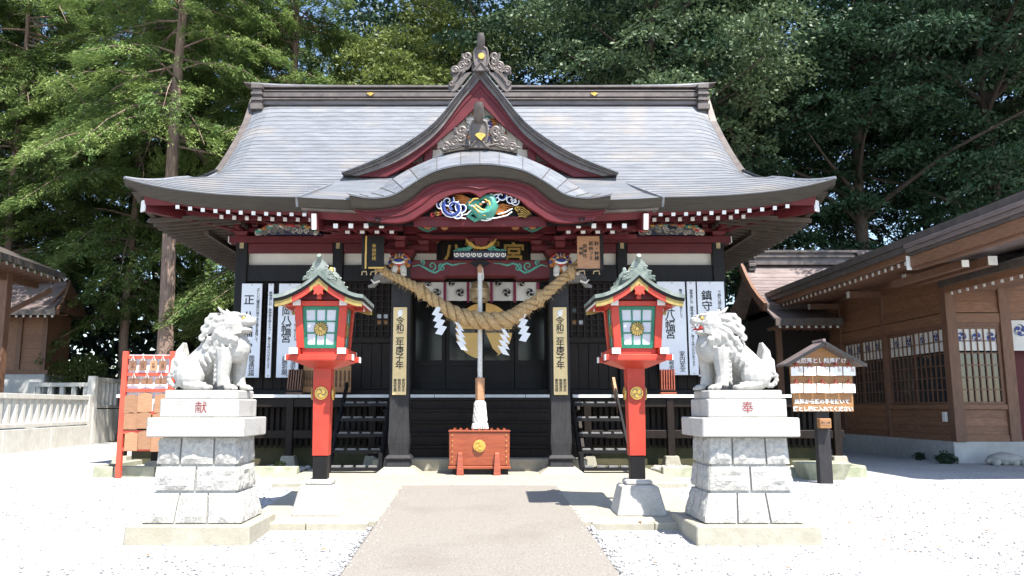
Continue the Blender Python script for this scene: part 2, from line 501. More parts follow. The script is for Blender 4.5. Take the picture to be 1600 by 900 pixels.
def interp(tab, x):
    if x <= tab[0][0]: return tab[0][1]
    for (a, b), (c, d) in zip(tab, tab[1:]):
        if x <= c:
            return b + (d - b) * (x - a) / (c - a)
    return tab[-1][1]


def smooth_tab(tab, n):
    """Catmull-Rom resampling of a table of (a, b) points"""
    p = [Vector((a, b)) for a, b in tab]
    out = []
    segs = len(p) - 1
    for i in range(n):
        t = i / (n - 1) * segs
        k = min(int(t), segs - 1)
        f = t - k
        p0, p1, p2, p3 = p[max(k - 1, 0)], p[k], p[k + 1], p[min(k + 2, segs)]
        q = 0.5 * ((2 * p1) + (p2 - p0) * f + (2 * p0 - 5 * p1 + 4 * p2 - p3) * f * f + (3 * p1 - p0 - 3 * p2 + p3) * f ** 3)
        out.append((q.x, q.y))
    return out


def crest(mb, cx, cz, r, y, thick=0.004, mi=0, rot0=0.5):
    """three-comma swirl in the XZ plane facing -Y"""
    for k in range(3):
        a0 = rot0 + k * 2 * math.pi / 3
        hx, hz = cx + 0.46 * r * math.cos(a0), cz + 0.46 * r * math.sin(a0)
        mb.prism([(hx + 0.33 * r * math.cos(2 * math.pi * j / 10), hz + 0.33 * r * math.sin(2 * math.pi * j / 10)) for j in range(10)], y - thick, y, mi)
        A, B = [], []
        for j in range(9):
            t = j / 8
            a = a0 - 0.1 + t * 1.75
            ro = 0.80 * r + 0.2 * r * t
            ri = ro - 0.42 * r * (1 - t) - 0.02 * r
            A.append((cx + ro * math.cos(a), cz + ro * math.sin(a)))
            B.append((cx + ri * math.cos(a), cz + ri * math.sin(a)))
        mb.band(A, B, y - thick * 0.96, y, mi)
    return mb

# ================================================================ the setting
def sheet(name, xs, ys, zf, m, kind='structure'):
    mb = MB()
    mb.grid([[(x, y, zf(x, y)) for x in xs] for y in ys])
    o = mb.build(name, m, smooth=True)
    return tag(o, kind=kind)


gx = [-400, -120, -40, -20, -14, -10, -8, -6, -5, -4, -3, -2, -1, 0, 1, 2, 3, 4, 5, 6, 8, 10, 14, 20, 40, 120, 400]
gy = [-200, -40, -4] + [i * 0.5 for i in range(4, 60)] + [34, 45, 80, 200, 900]
sheet('ground', gx, gy, lambda x, y: ground_z(y) + (0.012 * math.sin(x * 1.7 + y) * math.sin(y * 1.3 - x * 0.6) if 3 < y < 14 and 2.8 < abs(x) < 12 else 0) - 0.004, 'gravel')
sheet('forest_floor', [-300, -60, -30, -15, 0, 15, 30, 60, 300], [29.5, 34, 40, 50, 80, 300],
      lambda x, y: 0.03 + 0.25 * mnoise.noise((x * 0.05, y * 0.07, 0)) * (y > 30) + (0.02 * max(0, min(y, 50) - 30)), 'soil')
sheet('grove_floor', [-60, -30, -18, -13.6], [16, 20, 25, 29.4], lambda x, y: 0.02, 'soil')

# the approach path and the apron in front of the steps
pb = MB()
ys = [-3 + i * 0.5 for i in range(33)]
ys = [y for y in ys if y < 12.55] + [12.55]
L, Rr = -1.19, 1.185
pb.grid([[(L - 0.01, y, ground_z(y) - 0.02), (L, y, ground_z(y) + 0.058), (L + 0.03, y, ground_z(y) + 0.088), (-0.4, y, ground_z(y) + 0.092), (0.4, y, ground_z(y) + 0.092),
          (Rr - 0.03, y, ground_z(y) + 0.088), (Rr, y, ground_z(y) + 0.058), (Rr + 0.01, y, ground_z(y) - 0.02)] for y in ys])
tag(pb.build('path', 'pathgrit', smooth=True), kind='structure')
ap = MB()


def apz(y): return ground_z(y) + 0.078 if y < 13 else 0.078 - (y - 13) * 0.01


ayz = [9.65, 9.75, 10.5, 11.5, 12.5, 13.0]
AX = 2.72
rows = [[(-AX, 9.64, ground_z(9.6) - 0.05), (AX, 9.64, ground_z(9.6) - 0.05)]] + [[(-AX, y, apz(y) - (0.012 if y == 9.65 else 0)), (AX, y, apz(y) - (0.012 if y == 9.65 else 0))] for y in ayz]
ap.grid(rows)
for sgn in (-1, 1):
    ap.grid([[(sgn * AX, y, apz(y)), (sgn * AX, y, ground_z(y) - 0.05)] for y in ayz])
apron = tag(ap.build('apron', 'creamstone'), kind='structure')
plain_box('apron_landing', -3.25, 3.25, 13.02, 16.2, -0.05, 0.066, 'creamstone', apron, bevel=0.01)
# pale kerb stones along the front of the apron
for sgn in (-1, 1):
    xs = [1.27, 1.98, 2.70]
    for a, b in zip(xs, xs[1:]):
        x0, x1 = (a, b) if sgn > 0 else (-b, -a)
        plain_box('kerb_stone', x0 + 0.004, x1 - 0.004, 9.50, 9.63, ground_z(9.55) - 0.04, ground_z(9.6) + 0.074, 'creamstone', apron, bevel=0.012)

# mossy kerb that bounds the drip line of the hall, with pebbles behind it
kerb = tag(plain_box('drip_line_bed', -7.0, 7.0, 15.1, 17.3, -0.05, 0.055, 'soil', None), kind='structure')
random.seed(3)
for sgn in (-1, 1):
    x = 3.27
    while x < 6.9:
        w = random.uniform(0.75, 1.0)
        x1 = min(x + w, 6.95)
        a, b = (x, x1) if sgn > 0 else (-x1, -x)
        MB().frustum(((a + b) / 2, 14.99), (b - a) / 2 - 0.006, 0.11, -0.05, (b - a) / 2 - 0.014, 0.09, 0.18 + random.uniform(-0.008, 0.008)).build('kerb_stone', 'mossstone', kerb, bevel=0.012)
        x = x1
    # short return of the kerb at the end
    a = 6.95 * sgn
    MB().frustum((a, 16.0), 0.1, 0.88, -0.05, 0.085, 0.86, 0.185).build('kerb_stone', 'mossstone', kerb, bevel=0.012)
pebm = MB()
pebm.ball((0, 0, 0), 1.0, n=7, m=5, sq=(1, 0.8, 0.6))
random.seed(11)
big = MB()
for i in range(900):
    sgn = random.choice((-1, 1))
    x, y = sgn * random.uniform(3.3, 6.85), random.uniform(15.13, 16.5)
    r = random.uniform(0.025, 0.075)
    big.ball((x, y, 0.055 + r * 0.3), r, n=6, m=4, sq=(1, random.uniform(0.6, 1), random.uniform(0.5, 0.8)))
po = big.build('drip_pebbles', 'pebble', smooth=True, angle=80)
tag(po, 'grey pebbles filling the drip line under the veranda', 'pebbles', kind='stuff')
# loose white gravel stones in the foreground
random.seed(12)
gb = MB()
for i in range(6500):
    y = 6.6 + 7.5 * random.random() ** 1.6
    x = random.uniform(-1, 1) * (y * 0.72)
    if abs(x) < 1.3 or (9.4 < y < 13 and abs(x) < 2.8) or y > 14: continue
    r = random.uniform(0.006, 0.019)
    gb.ball((x, y, ground_z(y) + r * 0.25), r, n=5, m=3, sq=(1, random.uniform(0.6, 1), 0.7))
for i in range(130):      # stones kicked onto the edges of the path
    y = random.uniform(6.5, 12.4)
    sgn = random.choice((-1, 1))
    x = sgn * (1.19 - abs(random.gauss(0, 0.07)))
    r = random.uniform(0.005, 0.013)
    gb.ball((x, y, ground_z(y) + 0.086 + r * 0.3), r, n=5, m=3, sq=(1, random.uniform(0.6, 1), 0.7))
for i in range(260):      # and banked against its sides
    y = random.uniform(6.0, 9.5)
    sgn = random.choice((-1, 1))
    x = sgn * (1.20 + abs(random.gauss(0, 0.05)))
    r = random.uniform(0.01, 0.025)
    gb.ball((x, y, ground_z(y) + 0.03 + random.uniform(0, 0.04)), r, n=5, m=3, sq=(1, random.uniform(0.6, 1), 0.7))
go = gb.build('loose_gravel', 'gravel', smooth=True, angle=80)
tag(go, 'loose white gravel stones strewn over the court', 'gravel', kind='stuff')

# ================================================================ the shrine hall: roof
hall = thing('shrine_hall', 'black and maroon shrine hall under a sweeping grey copper roof', 'shrine', (0, 18, 0))
YE, YR, YW, YEN, YP, YK = 15.9, 20.6, 18.0, 16.8, 15.0, 13.3
HWE, HWR, LIFT = 7.17, 5.98, 0.40


def hw(t):
    t = max(0.0, min(t, 2.0))
    return HWR + (HWE - HWR) * (1 - t / 2.0) ** 1.15


def zroof(x, Y):
    t = Y - YE
    z = 5.40 + 0.49 * t + 0.0725 * t * t
    k = max(0.0, 1 - max(t, 0) / 2.4)
    z += LIFT * min(1.05, abs(x) / HWE) ** 5.5 * k ** 1.3
    if t > 1.2:
        z -= 0.22 * min(1.0, (t - 1.2) / 0.8) * max(0.0, (abs(x) - 5.35) / 0.63) ** 2 * (1 if t < 4.2 else max(0, (4.75 - t) / 0.55))
    return z


def cspan(h, n=41):
    # more columns near the ends, where the eave sweeps up
    return [h * math.copysign(abs(k) ** 0.8, k) for k in [(-1 + 2 * i / (n - 1)) for i in range(n)]]


roof = MB()
ts = [i * 4.7 / 14 for i in range(15)]
roof.grid([[(x, YE + t + 0.03, zroof(x, YE + t) - 0.05) for x in cspan(hw(t))] for t in ts])
roof.grid([[(x, 2 * YR - YE - t, zroof(x, YE + t) - 0.05) for x in cspan(hw(t))] for t in ts])
YB = 2 * YR - YE
for sg in (-1, 1):
    rows = []
    for j in range(7):
        q = j / 6
        rows.append([])
        for i in range(25):
            y = (YE + 2.0 * q) + i / 24 * (YB - YE - 4.0 * q)
            x = sg * (HWE - (HWE - HWR) * q)
            k = abs(y - YR) / (YR - YE)
            z = 5.40 + 1.23 * (0.8 * q + 0.2 * q * q) + LIFT * k ** 5.5 * (1 - q)
            rows[-1].append((x, y, z - 0.03))
    roof.grid(rows)
    # gable wall under the verge
    roof.add([(sg * 5.6, YE + 2.0, 6.5), (sg * 5.6, YR, 9.0), (sg * 5.6, YB - 2.0, 6.5)], [(0, 1, 2)])
roof_o = roof.build('roof', 'copper', hall, smooth=True)

NC = 30
for i in range(NC):
    t0, t1 = -0.02 + i * 4.70 / NC, -0.02 + (i + 1) * 4.70 / NC
    c = MB()
    h0, h1 = hw(t0) + 0.004 * i % 0.02, hw(t1)
    xs0, xs1 = cspan(h0), cspan(h1)
    c.grid([[(x, YE + t0, zroof(x, YE + t0) + 0.022) for x in xs0], [(x, YE + t1 + 0.02, zroof(x, YE + t1 + 0.02) + 0.006) for x in xs1]])
    c.grid([[(x, YE + t0, zroof(x, YE + t0) - 0.004) for x in xs0], [(x, YE + t0, zroof(x, YE + t0) + 0.022) for x in xs0]], mi=1)
    c.build('roof_course', ['copper', 'copper_edge'], roof_o)

# verge caps at the two ends of the upper roof
for sg in (-1, 1):
    v = MB()
    pts = [(sg * 6.0, YE + 2 + i * 0.27, zroof(6.0, YE + 2 + i * 0.27) + 0.02) for i in range(11)]
    for a, b in zip(pts, pts[1:]): v.beam(a, b, 0.16, 0.07)
    v.build('verge_cap', 'copper_trim', roof_o)
    hp = MB()
    pts = []
    for i in range(9):
        t = 2.0 * i / 8
        pts.append((sg * hw(t), YE + t, zroof(hw(t), YE + t) + 0.012))
    hp.tube(pts, 0.04, n=6)
    hp.build('hip_cap', 'copper', roof_o, smooth=True)

# eave fascia (thick layered edge), front and two sides
fx = cspan(HWE, 57)
fa = MB()
fz = [zroof(x, YE) for x in fx]
fa.grid([[(x, YE - 0.03, z - 0.010) for x, z in zip(fx, fz)], [(x, YE + 0.05, z - 0.13) for x, z in zip(fx, fz)],
         [(x * (1 - 0.018 * abs(x / HWE) ** 3), YE + 0.15, z - 0.255) for x, z in zip(fx, fz)], [(x * (1 - 0.05 * abs(x / HWE) ** 3), YE + 0.5, z - 0.245) for x, z in zip(fx, fz)]])
fa.build('eave_fascia', 'fascia', roof_o)
for sg in (-1, 1):
    sy = [YE + (YB - YE) * i / 40 for i in range(41)]
    sl = [5.40 + LIFT * (abs(y - YR) / (YR - YE)) ** 5.5 for y in sy]
    fa = MB()
    fa.grid([[(sg * HWE, y, z - 0.01) for y, z in zip(sy, sl)], [(sg * (HWE - 0.13), y + (YR - y) * 0.012, z - 0.255) for y, z in zip(sy, sl)],
             [(sg * (HWE - 0.6), y + (YR - y) * 0.06, z - 0.245) for y, z in zip(sy, sl)]])
    fa.build('eave_fascia', 'fascia', roof_o)

# maroon eave board and soffit behind the fascia
sf = MB()
for (ya, za, yb, zb) in ((16.06, -0.25, 16.12, -0.32), (16.12, -0.32, 16.4, -0.24), (16.4, -0.24, 18.1, 0.15)):
    sf.grid([[(x * 0.955, ya, z + za) for x, z in zip(fx, fz)], [(x * 0.95, yb, min(z, 5.62) + zb) for x, z in zip(fx, fz)]])
sf.build('soffit', 'maroon', roof_o)
for sg in (-1, 1):
    s2 = MB()
    s2.grid([[(sg * (HWE - 0.3), y + (YR - y) * 0.03, z - 0.22) for y, z in zip(sy, sl)], [(sg * 5.2, y + (YR - y) * 0.2, 5.45) for y in sy]])
    s2.build('side_soffit', 'soffit', roof_o)

# rafters with white painted ends
raf = MB().box(-0.037, 0.037, 0, 1.15, -0.037, 0.037).mesh('rafter', 'maroon')
rcap = MB().box(-0.039, 0.039, -0.012, 0.0, -0.039, 0.039).mesh('rafter_cap', 'white')


def rafter(x, y, z, parent=hall, slope=0.12):
    o = link('rafter', raf, parent, loc=(x, y, z), rot=(slope, 0, 0))
    link('rafter_cap', rcap, o, local=True)


n = 0
for i in range(-25, 26):
    x = i * 0.258 + 0.05
    if 2.85 < abs(x) < 6.35:
        lf = LIFT * (abs(x) / HWE) ** 5.5
        rafter(x, 16.10, zat(335.5, 16.10) + lf * 0.95, slope=0.16)
    x2 = (x + math.copysign(0.129, x)) * 16.60 / 16.10
    if 2.85 < abs(x2) < 5.55:
        lf = LIFT * (abs(x2) / HWE) ** 5.5
        rafter(x2, 16.60, zat(344, 16.60) + lf * 0.8, slope=0.16)
# tie boards the rafters sit on
for (y0, y1, zz, q) in ((16.64, 16.74, 5.15, 0.9), (17.55, 17.68, 5.30, 0.6)):
    tb = MB()
    xs = [x * 0.86 for x in fx]
    tb.grid([[(x, y0, zz + LIFT * (abs(x) / HWE) ** 5.5 * q - 0.06) for x in xs], [(x, y0, zz + LIFT * (abs(x) / HWE) ** 5.5 * q + 0.14) for x in xs]])
    tb.grid([[(x, y0, zz + LIFT * (abs(x) / HWE) ** 5.5 * q - 0.06) for x in xs], [(x, y1, zz + LIFT * (abs(x) / HWE) ** 5.5 * q - 0.06) for x in xs]])
    tb.build('eave_board', 'maroon', hall)
# corner rafters and the rafters of the side eaves
sraf = MB().box(-0.9, 0.9, -0.04, 0.04, -0.045, 0.045).mesh('side_rafter', 'soffit')
for sg in (-1, 1):
    cr = MB().beam((sg * 6.86, 16.18, 5.30), (sg * 5.1, 18.1, 5.22), 0.15, 0.22)
    o = cr.build('corner_rafter', 'maroon', hall)
    d = Vector((sg * 6.86, 16.18, 5.30)) - Vector((sg * 5.1, 18.1, 5.22)); d.normalize()
    p = Vector((sg * 6.86, 16.18, 5.30))
    MB().beam(p, p + d * 0.03, 0.16, 0.235).build('corner_rafter_cap', 'white', o)
    for i in range(31):
        y = 16.75 + i * 0.26
        k = abs(y - YR) / (YR - YE)
        lf = LIFT * k ** 5.5 * 0.7
        link('side_rafter', sraf, hall, loc=(sg * 6.08, y, 5.13 + lf * 0.6), rot=(0, sg * 0.10 - sg * lf * 0.3, 0))
    MB().beam((sg * 6.05, 17.6, 5.06), (sg * 6.05, 24.6, 5.06), 0.1, 0.1).build('side_eave_board', 'soffit', hall)
    MB().beam((sg * 6.86, 16.4, 5.26), (sg * 6.9, 24.9, 5.08), 0.1, 0.12).build('side_eave_board', 'soffit', hall)

# main ridge


def rz(z): return 9.05 + (z - 8.95) * 0.78


ridge = MB().box(-5.7, 5.7, YR - 0.15, YR + 0.15, 8.9, rz(9.6)).build('ridge', 'ridge', hall)
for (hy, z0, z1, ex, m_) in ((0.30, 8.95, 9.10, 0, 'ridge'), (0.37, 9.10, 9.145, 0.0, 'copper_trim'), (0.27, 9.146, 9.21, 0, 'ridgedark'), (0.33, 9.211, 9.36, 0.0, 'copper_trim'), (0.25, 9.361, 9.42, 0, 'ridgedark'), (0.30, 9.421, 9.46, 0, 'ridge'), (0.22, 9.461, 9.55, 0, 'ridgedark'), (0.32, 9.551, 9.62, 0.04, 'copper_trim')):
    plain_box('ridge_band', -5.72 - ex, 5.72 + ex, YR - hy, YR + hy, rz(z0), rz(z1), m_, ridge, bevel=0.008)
cap = MB()
capx = [-6.05 + 12.1 * i / 30 for i in range(31)]
cap.tube([(x, YR, rz(9.67) + 0.08 * (abs(x) / 6.05) ** 6) for x in capx], 0.14, n=10, flat=0.55)
cap.build('ridge_cap', 'copper', ridge, smooth=True)
for x in (-2.86, 2.98):
    MB().prism([(x, rz(9.22)), (x + 0.1, rz(9.32)), (x + 0.05, rz(9.34)), (x, rz(9.35)), (x - 0.05, rz(9.34)), (x - 0.1, rz(9.32))], YR - 0.36, YR - 0.331).build('fan_crest', 'gold', ridge)
for sg in (-1, 1):
    e = MB()
    for (r, z0, z1, w) in ((0.34, 8.72, 8.92, 0.16), (0.30, 8.92, 9.02, 0.13), (0.35, 9.02, 9.12, 0.15), (0.31, 9.12, 9.22, 0.12), (0.36, 9.22, 9.32, 0.15), (0.31, 9.32, 9.44, 0.12), (0.36, 9.44, 9.6, 0.15)):
        e.box(sg * 5.80 - w, sg * 5.80 + w, YR - r - 0.12, YR + r, rz(z0), rz(z1))
    e.prism([(sg * 5.6, rz(9.60)), (sg * 6.22, rz(9.76)), (sg * 6.24, rz(9.81)), (sg * 5.6, rz(9.72))], YR - 0.2, YR + 0.2)
    e.build('ridge_end_tile', 'copper_trim', ridge, bevel=0.015)

# ---------------------------------------------------------------- triangular dormer gable (chidori)
YH = 17.2
out_px = [(0, 109), (14, 128), (30, 148), (70, 197), (117, 231), (163, 255), (214, 275)]
inn_px = [(0, 127), (14, 144), (28, 160), (66, 210), (110, 244), (150, 264), (190, 277)]
rin_px = [(0, 161), (16, 177), (32, 193), (59, 216), (86, 238), (112, 258), (146, 277)]


def halfcurve(tab, Y, n=25):
    return [(at(AXU + d, y, Y).x, at(AXU + d, y, Y).z) for d, y in smooth_tab(tab, n)]


def both(c):
    return [(-x, z) for x, z in reversed(c)] + c[1:]


hO, hI, hRI = both(halfcurve(out_px, YH)), both(halfcurve(inn_px, YH)), both(halfcurve(rin_px, YH))
gable = MB().band(hO, hI, YH - 0.12, YH + 0.10).build('dormer_gable', 'copper_trim', hall)
# stepped layers of the copper verge
mid = [((a * 0.55 + c * 0.45), (b * 0.55 + d * 0.45)) for (a, b), (c, d) in zip(hO, hI)]
MB().band(hO, mid, YH - 0.17, YH - 0.121).build('verge_layer', 'copper_trim', gable)
mid2 = [((a * 0.82 + c * 0.18), (b * 0.82 + d * 0.18)) for (a, b), (c, d) in zip(hO, hI)]
MB().band(hO, mid2, YH - 0.21, YH - 0.171).build('verge_layer', 'copper_trim', gable)
MB().band(hI, hRI, YH - 0.05, YH + 0.06).build('barge_board', 'maroon', gable)
mm = [((a * 0.7 + c * 0.3), (b * 0.7 + d * 0.3)) for (a, b), (c, d) in zip(hI, hRI)]
MB().band(hI, mm, YH - 0.075, YH - 0.051).build('barge_board_moulding', 'maroon', gable)
# the gable's own roof runs back until it meets the main slope


def main_y_at(z):
    t = (-0.49 + math.sqrt(max(0, 0.49 ** 2 + 4 * 0.0725 * (z - 5.40)))) / (2 * 0.0725)
    return YE + t


half = halfcurve(out_px, YH, 19)
for sg in (-1, 1):
    NP = 9
    rows = []
    for (x, z) in half:
        yb = max(main_y_at(z + 0.05), YH + 0.05)
        rows.append([(sg * x, YH - 0.2 + (yb + 0.3 - YH + 0.2) * q / 6, z + 0.03 + 0.10 * math.sin(min(1, q / 1.5) * math.pi / 2) * (0.3 + 0.7 * (1 - x / half[-1][0]))) for q in range(7)])
    for a, b in zip(range(0, 18, 2), range(2, 20, 2)):
        p = MB().grid(rows[a:b + 1])
        p.build('gable_roof_sheet', 'copper', gable, smooth=True)
    # row of lip tiles along the verge
    for (x0, z0), (x1, z1) in zip(half[1:], half[2:]):
        p = MB().hexa([(sg * x0, YH - 0.24, z0 + 0.0), (sg * x1, YH - 0.24, z1 + 0.0), (sg * x1, YH + 0.32, z1 + 0.09), (sg * x0, YH + 0.32, z0 + 0.09)],
                      [(sg * x0, YH - 0.24, z0 + 0.03), (sg * (x1 - 0.008), YH - 0.24, z1 + 0.03), (sg * (x1 - 0.008), YH + 0.32, z1 + 0.135), (sg * x0, YH + 0.32, z0 + 0.135)])
        p.build('verge_tile', 'copper', gable)
apx = half[0][1]
MB().tube([(0, YH - 0.2, apx + 0.08), (0, YH + 1.4, apx + 0.20), (0, 20.3, apx + 0.26)], 0.12, n=8).build('gable_ridge', 'copper_trim', gable, smooth=True)
# pale boards at the back of the gable
gz0 = zroof(0, YH) - 0.05
for i in range(-6, 6):
    x0, x1 = i * 0.42, (i + 1) * 0.42 - 0.012

    def gtop(x):
        return interp([(a, b) for a, b in halfcurve(rin_px, YH + 0.4, 15)], abs(x)) + 0.25
    MB().add([(x0, YH + 0.42, gz0), (x1, YH + 0.42, gz0), (x1, YH + 0.42, gtop(x1)), (x0, YH + 0.42, gtop(x0)),
              (x0, YH + 0.46, gz0), (x1, YH + 0.46, gz0), (x1, YH + 0.46, gtop(x1)), (x0, YH + 0.46, gtop(x0))],
             [(0, 1, 2, 3), (7, 6, 5, 4), (0, 3, 7, 4), (1, 5, 6, 2), (3, 2, 6, 7), (0, 4, 5, 1)]).build('gable_board', 'plaster', gable)
for sg in (-1, 1):
    br = MB().box(sg * 1.15 - 0.09, sg * 1.15 + 0.09, YH + 0.1, YH + 0.42, 6.55, 6.95)
    br.box(sg * 1.15 - 0.2, sg * 1.15 + 0.2, YH + 0.12, YH + 0.42, 6.95, 7.08).box(sg * 1.15 - 0.28, sg * 1.15 + 0.28, YH + 0.15, YH + 0.42, 6.48, 6.6)
    br.build('gable_bracket', 'maroon', gable, bevel=0.02)
MB().beam((-2.2, YH + 0.3, 6.50), (2.2, YH + 0.3, 6.50), 0.14, 0.14).build('gable_tie_beam', 'maroon', gable)
# painted carving in the gable peak
cv = MB()
random.seed(5)
for i in range(26):
    a, b = random.uniform(-0.55, 0.55), random.random()
    z = 7.15 + b * (0.78 - abs(a) * 1.1)
    cv.ball((a, YH + 0.36, z), random.uniform(0.05, 0.1), n=7, m=5, sq=(1.3, 0.6, 0.8), mi=random.choice((0, 0, 0, 1, 2, 3)))
for i in range(9):
    cv.tube(spiral(random.uniform(-0.5, 0.55), random.uniform(7.1, 7.5), 0.085, 1.4, random.random() * 6, 1, 12, YH + 0.30), 0.018, n=5, mi=random.choice((2, 3)))
cv.build('gable_carving', ['orange', 'teal', 'blue', 'white'], gable, smooth=True)


def oni_ornament(parent, cx, cy, z0, W, H, horn_len, horn_r, name, tail=True):
    """crest tile: shield, swirling side fins and a horn"""
    s = MB()
    sh = [(-0.14, 0.0), (-0.10, 0.16), (-0.125, 0.40), (-0.125, 0.66), (-0.10, 0.80), (-0.06, 0.84), (0, 0.93), (0.06, 0.84), (0.10, 0.80), (0.125, 0.66), (0.125, 0.40), (0.10, 0.16), (0.14, 0.0)]
    s.prism([(cx + a * W, z0 + b * H) for a, b in sh], cy - 0.10, cy + 0.12)
    root = s.build(name, 'copper_trim', parent, bevel=0.012)
    rim = MB()
    rim.tube([(cx + a * W * 0.9, cy - 0.11, z0 + b * H * 0.97) for a, b in sh[1:-1]], 0.022, n=6)
    rim.tube([(cx - 0.1 * W, cy - 0.105, z0 + 0.02), (cx - 0.05 * W, cy - 0.11, z0 + 0.18 * H), (cx, cy - 0.11, z0 + 0.30 * H), (cx + 0.05 * W, cy - 0.11, z0 + 0.18 * H), (cx + 0.1 * W, cy - 0.105, z0 + 0.02)], 0.022, n=6)
    rim.build('shield_rim', 'copper_trim', root, smooth=True)
    for sg in (-1, 1):
        f = MB()
        fin = [(0.15, 0.62), (0.22, 0.66), (0.29, 0.60), (0.30, 0.48), (0.26, 0.40), (0.31, 0.33), (0.38, 0.28), (0.40, 0.18), (0.46, 0.08), (0.50, 0.0 if tail else 0.04), (0.50, -0.06 if tail else 0.0), (0.42, -0.06 if tail else 0.0), (0.15, 0.0)]
        f.prism([(cx + sg * a * W, z0 + b * H) for a, b in fin], cy - 0.03, cy + 0.05)
        for (a, b, r, st) in ((0.225, 0.55, 0.075, 0.5), (0.22, 0.33, 0.065, 1.2), (0.31, 0.20, 0.06, 2.0), (0.43, 0.05, 0.06, 3.0)):
            f.tube(spiral(cx + sg * a * W, z0 + b * H, r * W * 1.05, 1.5, st if sg > 0 else math.pi - st, -sg, 20, cy - 0.05), 0.020 * W + 0.006, n=6)
        for q in range(3):
            f.tube([(cx + sg * (0.17 + 0.055 * q) * W, cy - 0.045, z0 + (0.22 - 0.03 * q) * H), (cx + sg * (0.22 + 0.06 * q) * W, cy - 0.05, z0 + (0.10 - 0.01 * q) * H),
                    (cx + sg * (0.30 + 0.06 * q) * W, cy - 0.05, z0 + 0.03 * H), (cx + sg * (0.36 + 0.05 * q) * W, cy - 0.05, z0 - 0.02 * H * tail)], 0.022, n=5)
        f.build('fin', 'copper_trim', root, smooth=True, angle=35)
    h = MB()
    h.tube([(cx, cy + 0.05, z0 + 0.72 * H), (cx, cy - horn_len * 0.5, z0 + 0.92 * H), (cx, cy - horn_len, z0 + 1.10 * H), (cx, cy - horn_len * 1.08, z0 + 1.22 * H)], [horn_r, horn_r * 1.02, horn_r, horn_r * 0.72], n=10)
    h.build('horn', 'copper_trim', root, smooth=True)
    return root


# top crest tile: photographed from y 138 up to y 70, horn to y 48
z70, z108 = zat(70, 17.0), zat(112, 17.0)
oc = oni_ornament(gable, 0.02, 17.0, z108 - 0.02, 1.34, (z70 - z108) * 1.05, 0.22, 0.085, 'gable_crest_tile')
MB().lathe([(0.0, 0.0), (0.07, 0.0), (0.075, 0.02), (0.02, 0.03)], 12, (0.03, 16.86, zat(87, 16.86)), 'y').build('gilt_disc', 'gold', oc)
# flared lower fins of the top crest
for sg in (-1, 1):
    f = MB()
    pts = [(0.12, 0.10), (0.20, -0.04), (0.36, -0.24), (0.50, -0.42), (0.58, -0.47), (0.67, -0.43), (0.70, -0.33), (0.66, -0.25), (0.60, -0.20), (0.60, -0.08), (0.53, 0.0), (0.52, 0.12), (0.44, 0.18), (0.42, 0.28), (0.2, 0.34)]
    f.prism([(sg * a, z108 + b) for a, b in pts], 16.97, 17.05)
    for q in range(4):
        f.tube([(sg * (0.18 + 0.08 * q), 16.95, z108 + 0.18 - 0.05 * q), (sg * (0.26 + 0.08 * q), 16.95, z108 + 0.04 - 0.06 * q), (sg * (0.36 + 0.07 * q), 16.95, z108 + 0.0 - 0.085 * q), (sg * (0.42 + 0.07 * q), 16.95, z108 - 0.08 - 0.09 * q)], 0.02, n=5)
    f.tube(spiral(sg * 0.62, z108 - 0.30, 0.065, 1.4, 0.3, sg, 16, 16.95), 0.02, n=5)
    f.build('lower_fin', 'copper_trim', oc, smooth=True, angle=35)

# ---------------------------------------------------------------- porch roof with the cusped gable (karahafu)
HK = 3.06


def zk(x, Y):
    q = (Y - YK) / (16.95 - YK)
    z = 4.66 + (zroof(0, 16.95) + 0.05 - 4.66) * (0.86 * q + 0.14 * q * q)
    return z + 0.06 * (abs(x) / HK) ** 4 * (1 - q)


pr = MB()
XI = 1.92
sides = [[-HK + (HK - XI) * i / 8 for i in range(9)], [XI + (HK - XI) * i / 8 for i in range(9)]]
for kx in sides:
    pr.grid([[(x, YK + 3.65 * q / 8, zk(x, YK + 3.65 * q / 8) - 0.03) for x in kx] for q in range(9)])
porch_roof = pr.build('porch_roof', 'copper', hall, smooth=True)
for kx in sides:
    for i in range(20):
        y0, y1 = YK - 0.02 + i * 3.65 / 20, YK - 0.02 + (i + 1) * 3.65 / 20
        c = MB()
        c.grid([[(x, y0, zk(x, y0) + 0.010) for x in kx], [(x, y1 + 0.02, zk(x, y1 + 0.02) + 0.002) for x in kx]])
        c.grid([[(x, y0, zk(x, y0) - 0.004) for x in kx], [(x, y0, zk(x, y0) + 0.010) for x in kx]])
        c.build('porch_roof_course', 'copper', porch_roof)
    MB().grid([[(x, YK - 0.035, zk(x, YK) + 0.005) for x in kx], [(x, YK + 0.06, zk(x, YK) - 0.14) for x in kx], [(x, YK + 0.3, zk(x, YK) - 0.135) for x in kx]]).build('porch_fascia', 'fascia', porch_roof)
    MB().grid([[(x * 0.985, YK + 0.05, zk(x, YK) - 0.15) for x in kx], [(x * 0.985, YK + 0.09, zk(x, YK) - 0.185) for x in kx], [(x * 0.985, YK + 0.3, zk(x, YK) - 0.18) for x in kx]]).build('porch_drip_board', 'copper_trim', porch_roof)
    MB().grid([[(x * 0.96, YK + 0.16, zk(x, YK) - 0.18) for x in kx], [(x * 0.95, YK + 0.22, zk(x, YK) - 0.30) for x in kx], [(x * 0.95, 16.2, zk(x, 16.2) - 0.42) for x in kx]]).build('porch_soffit', 'maroon', porch_roof)
for sg in (-1, 1):
    MB().prism_x([(YK - 0.03, zk(HK, YK) + 0.015), (YK + 0.05, zk(HK, YK) - 0.14), (15.9, zk(HK, 15.9) - 0.14), (16.9, zk(HK, 16.9) - 0.01)], sg * HK, sg * (HK + 0.04)).build('porch_verge', 'copper', porch_roof)

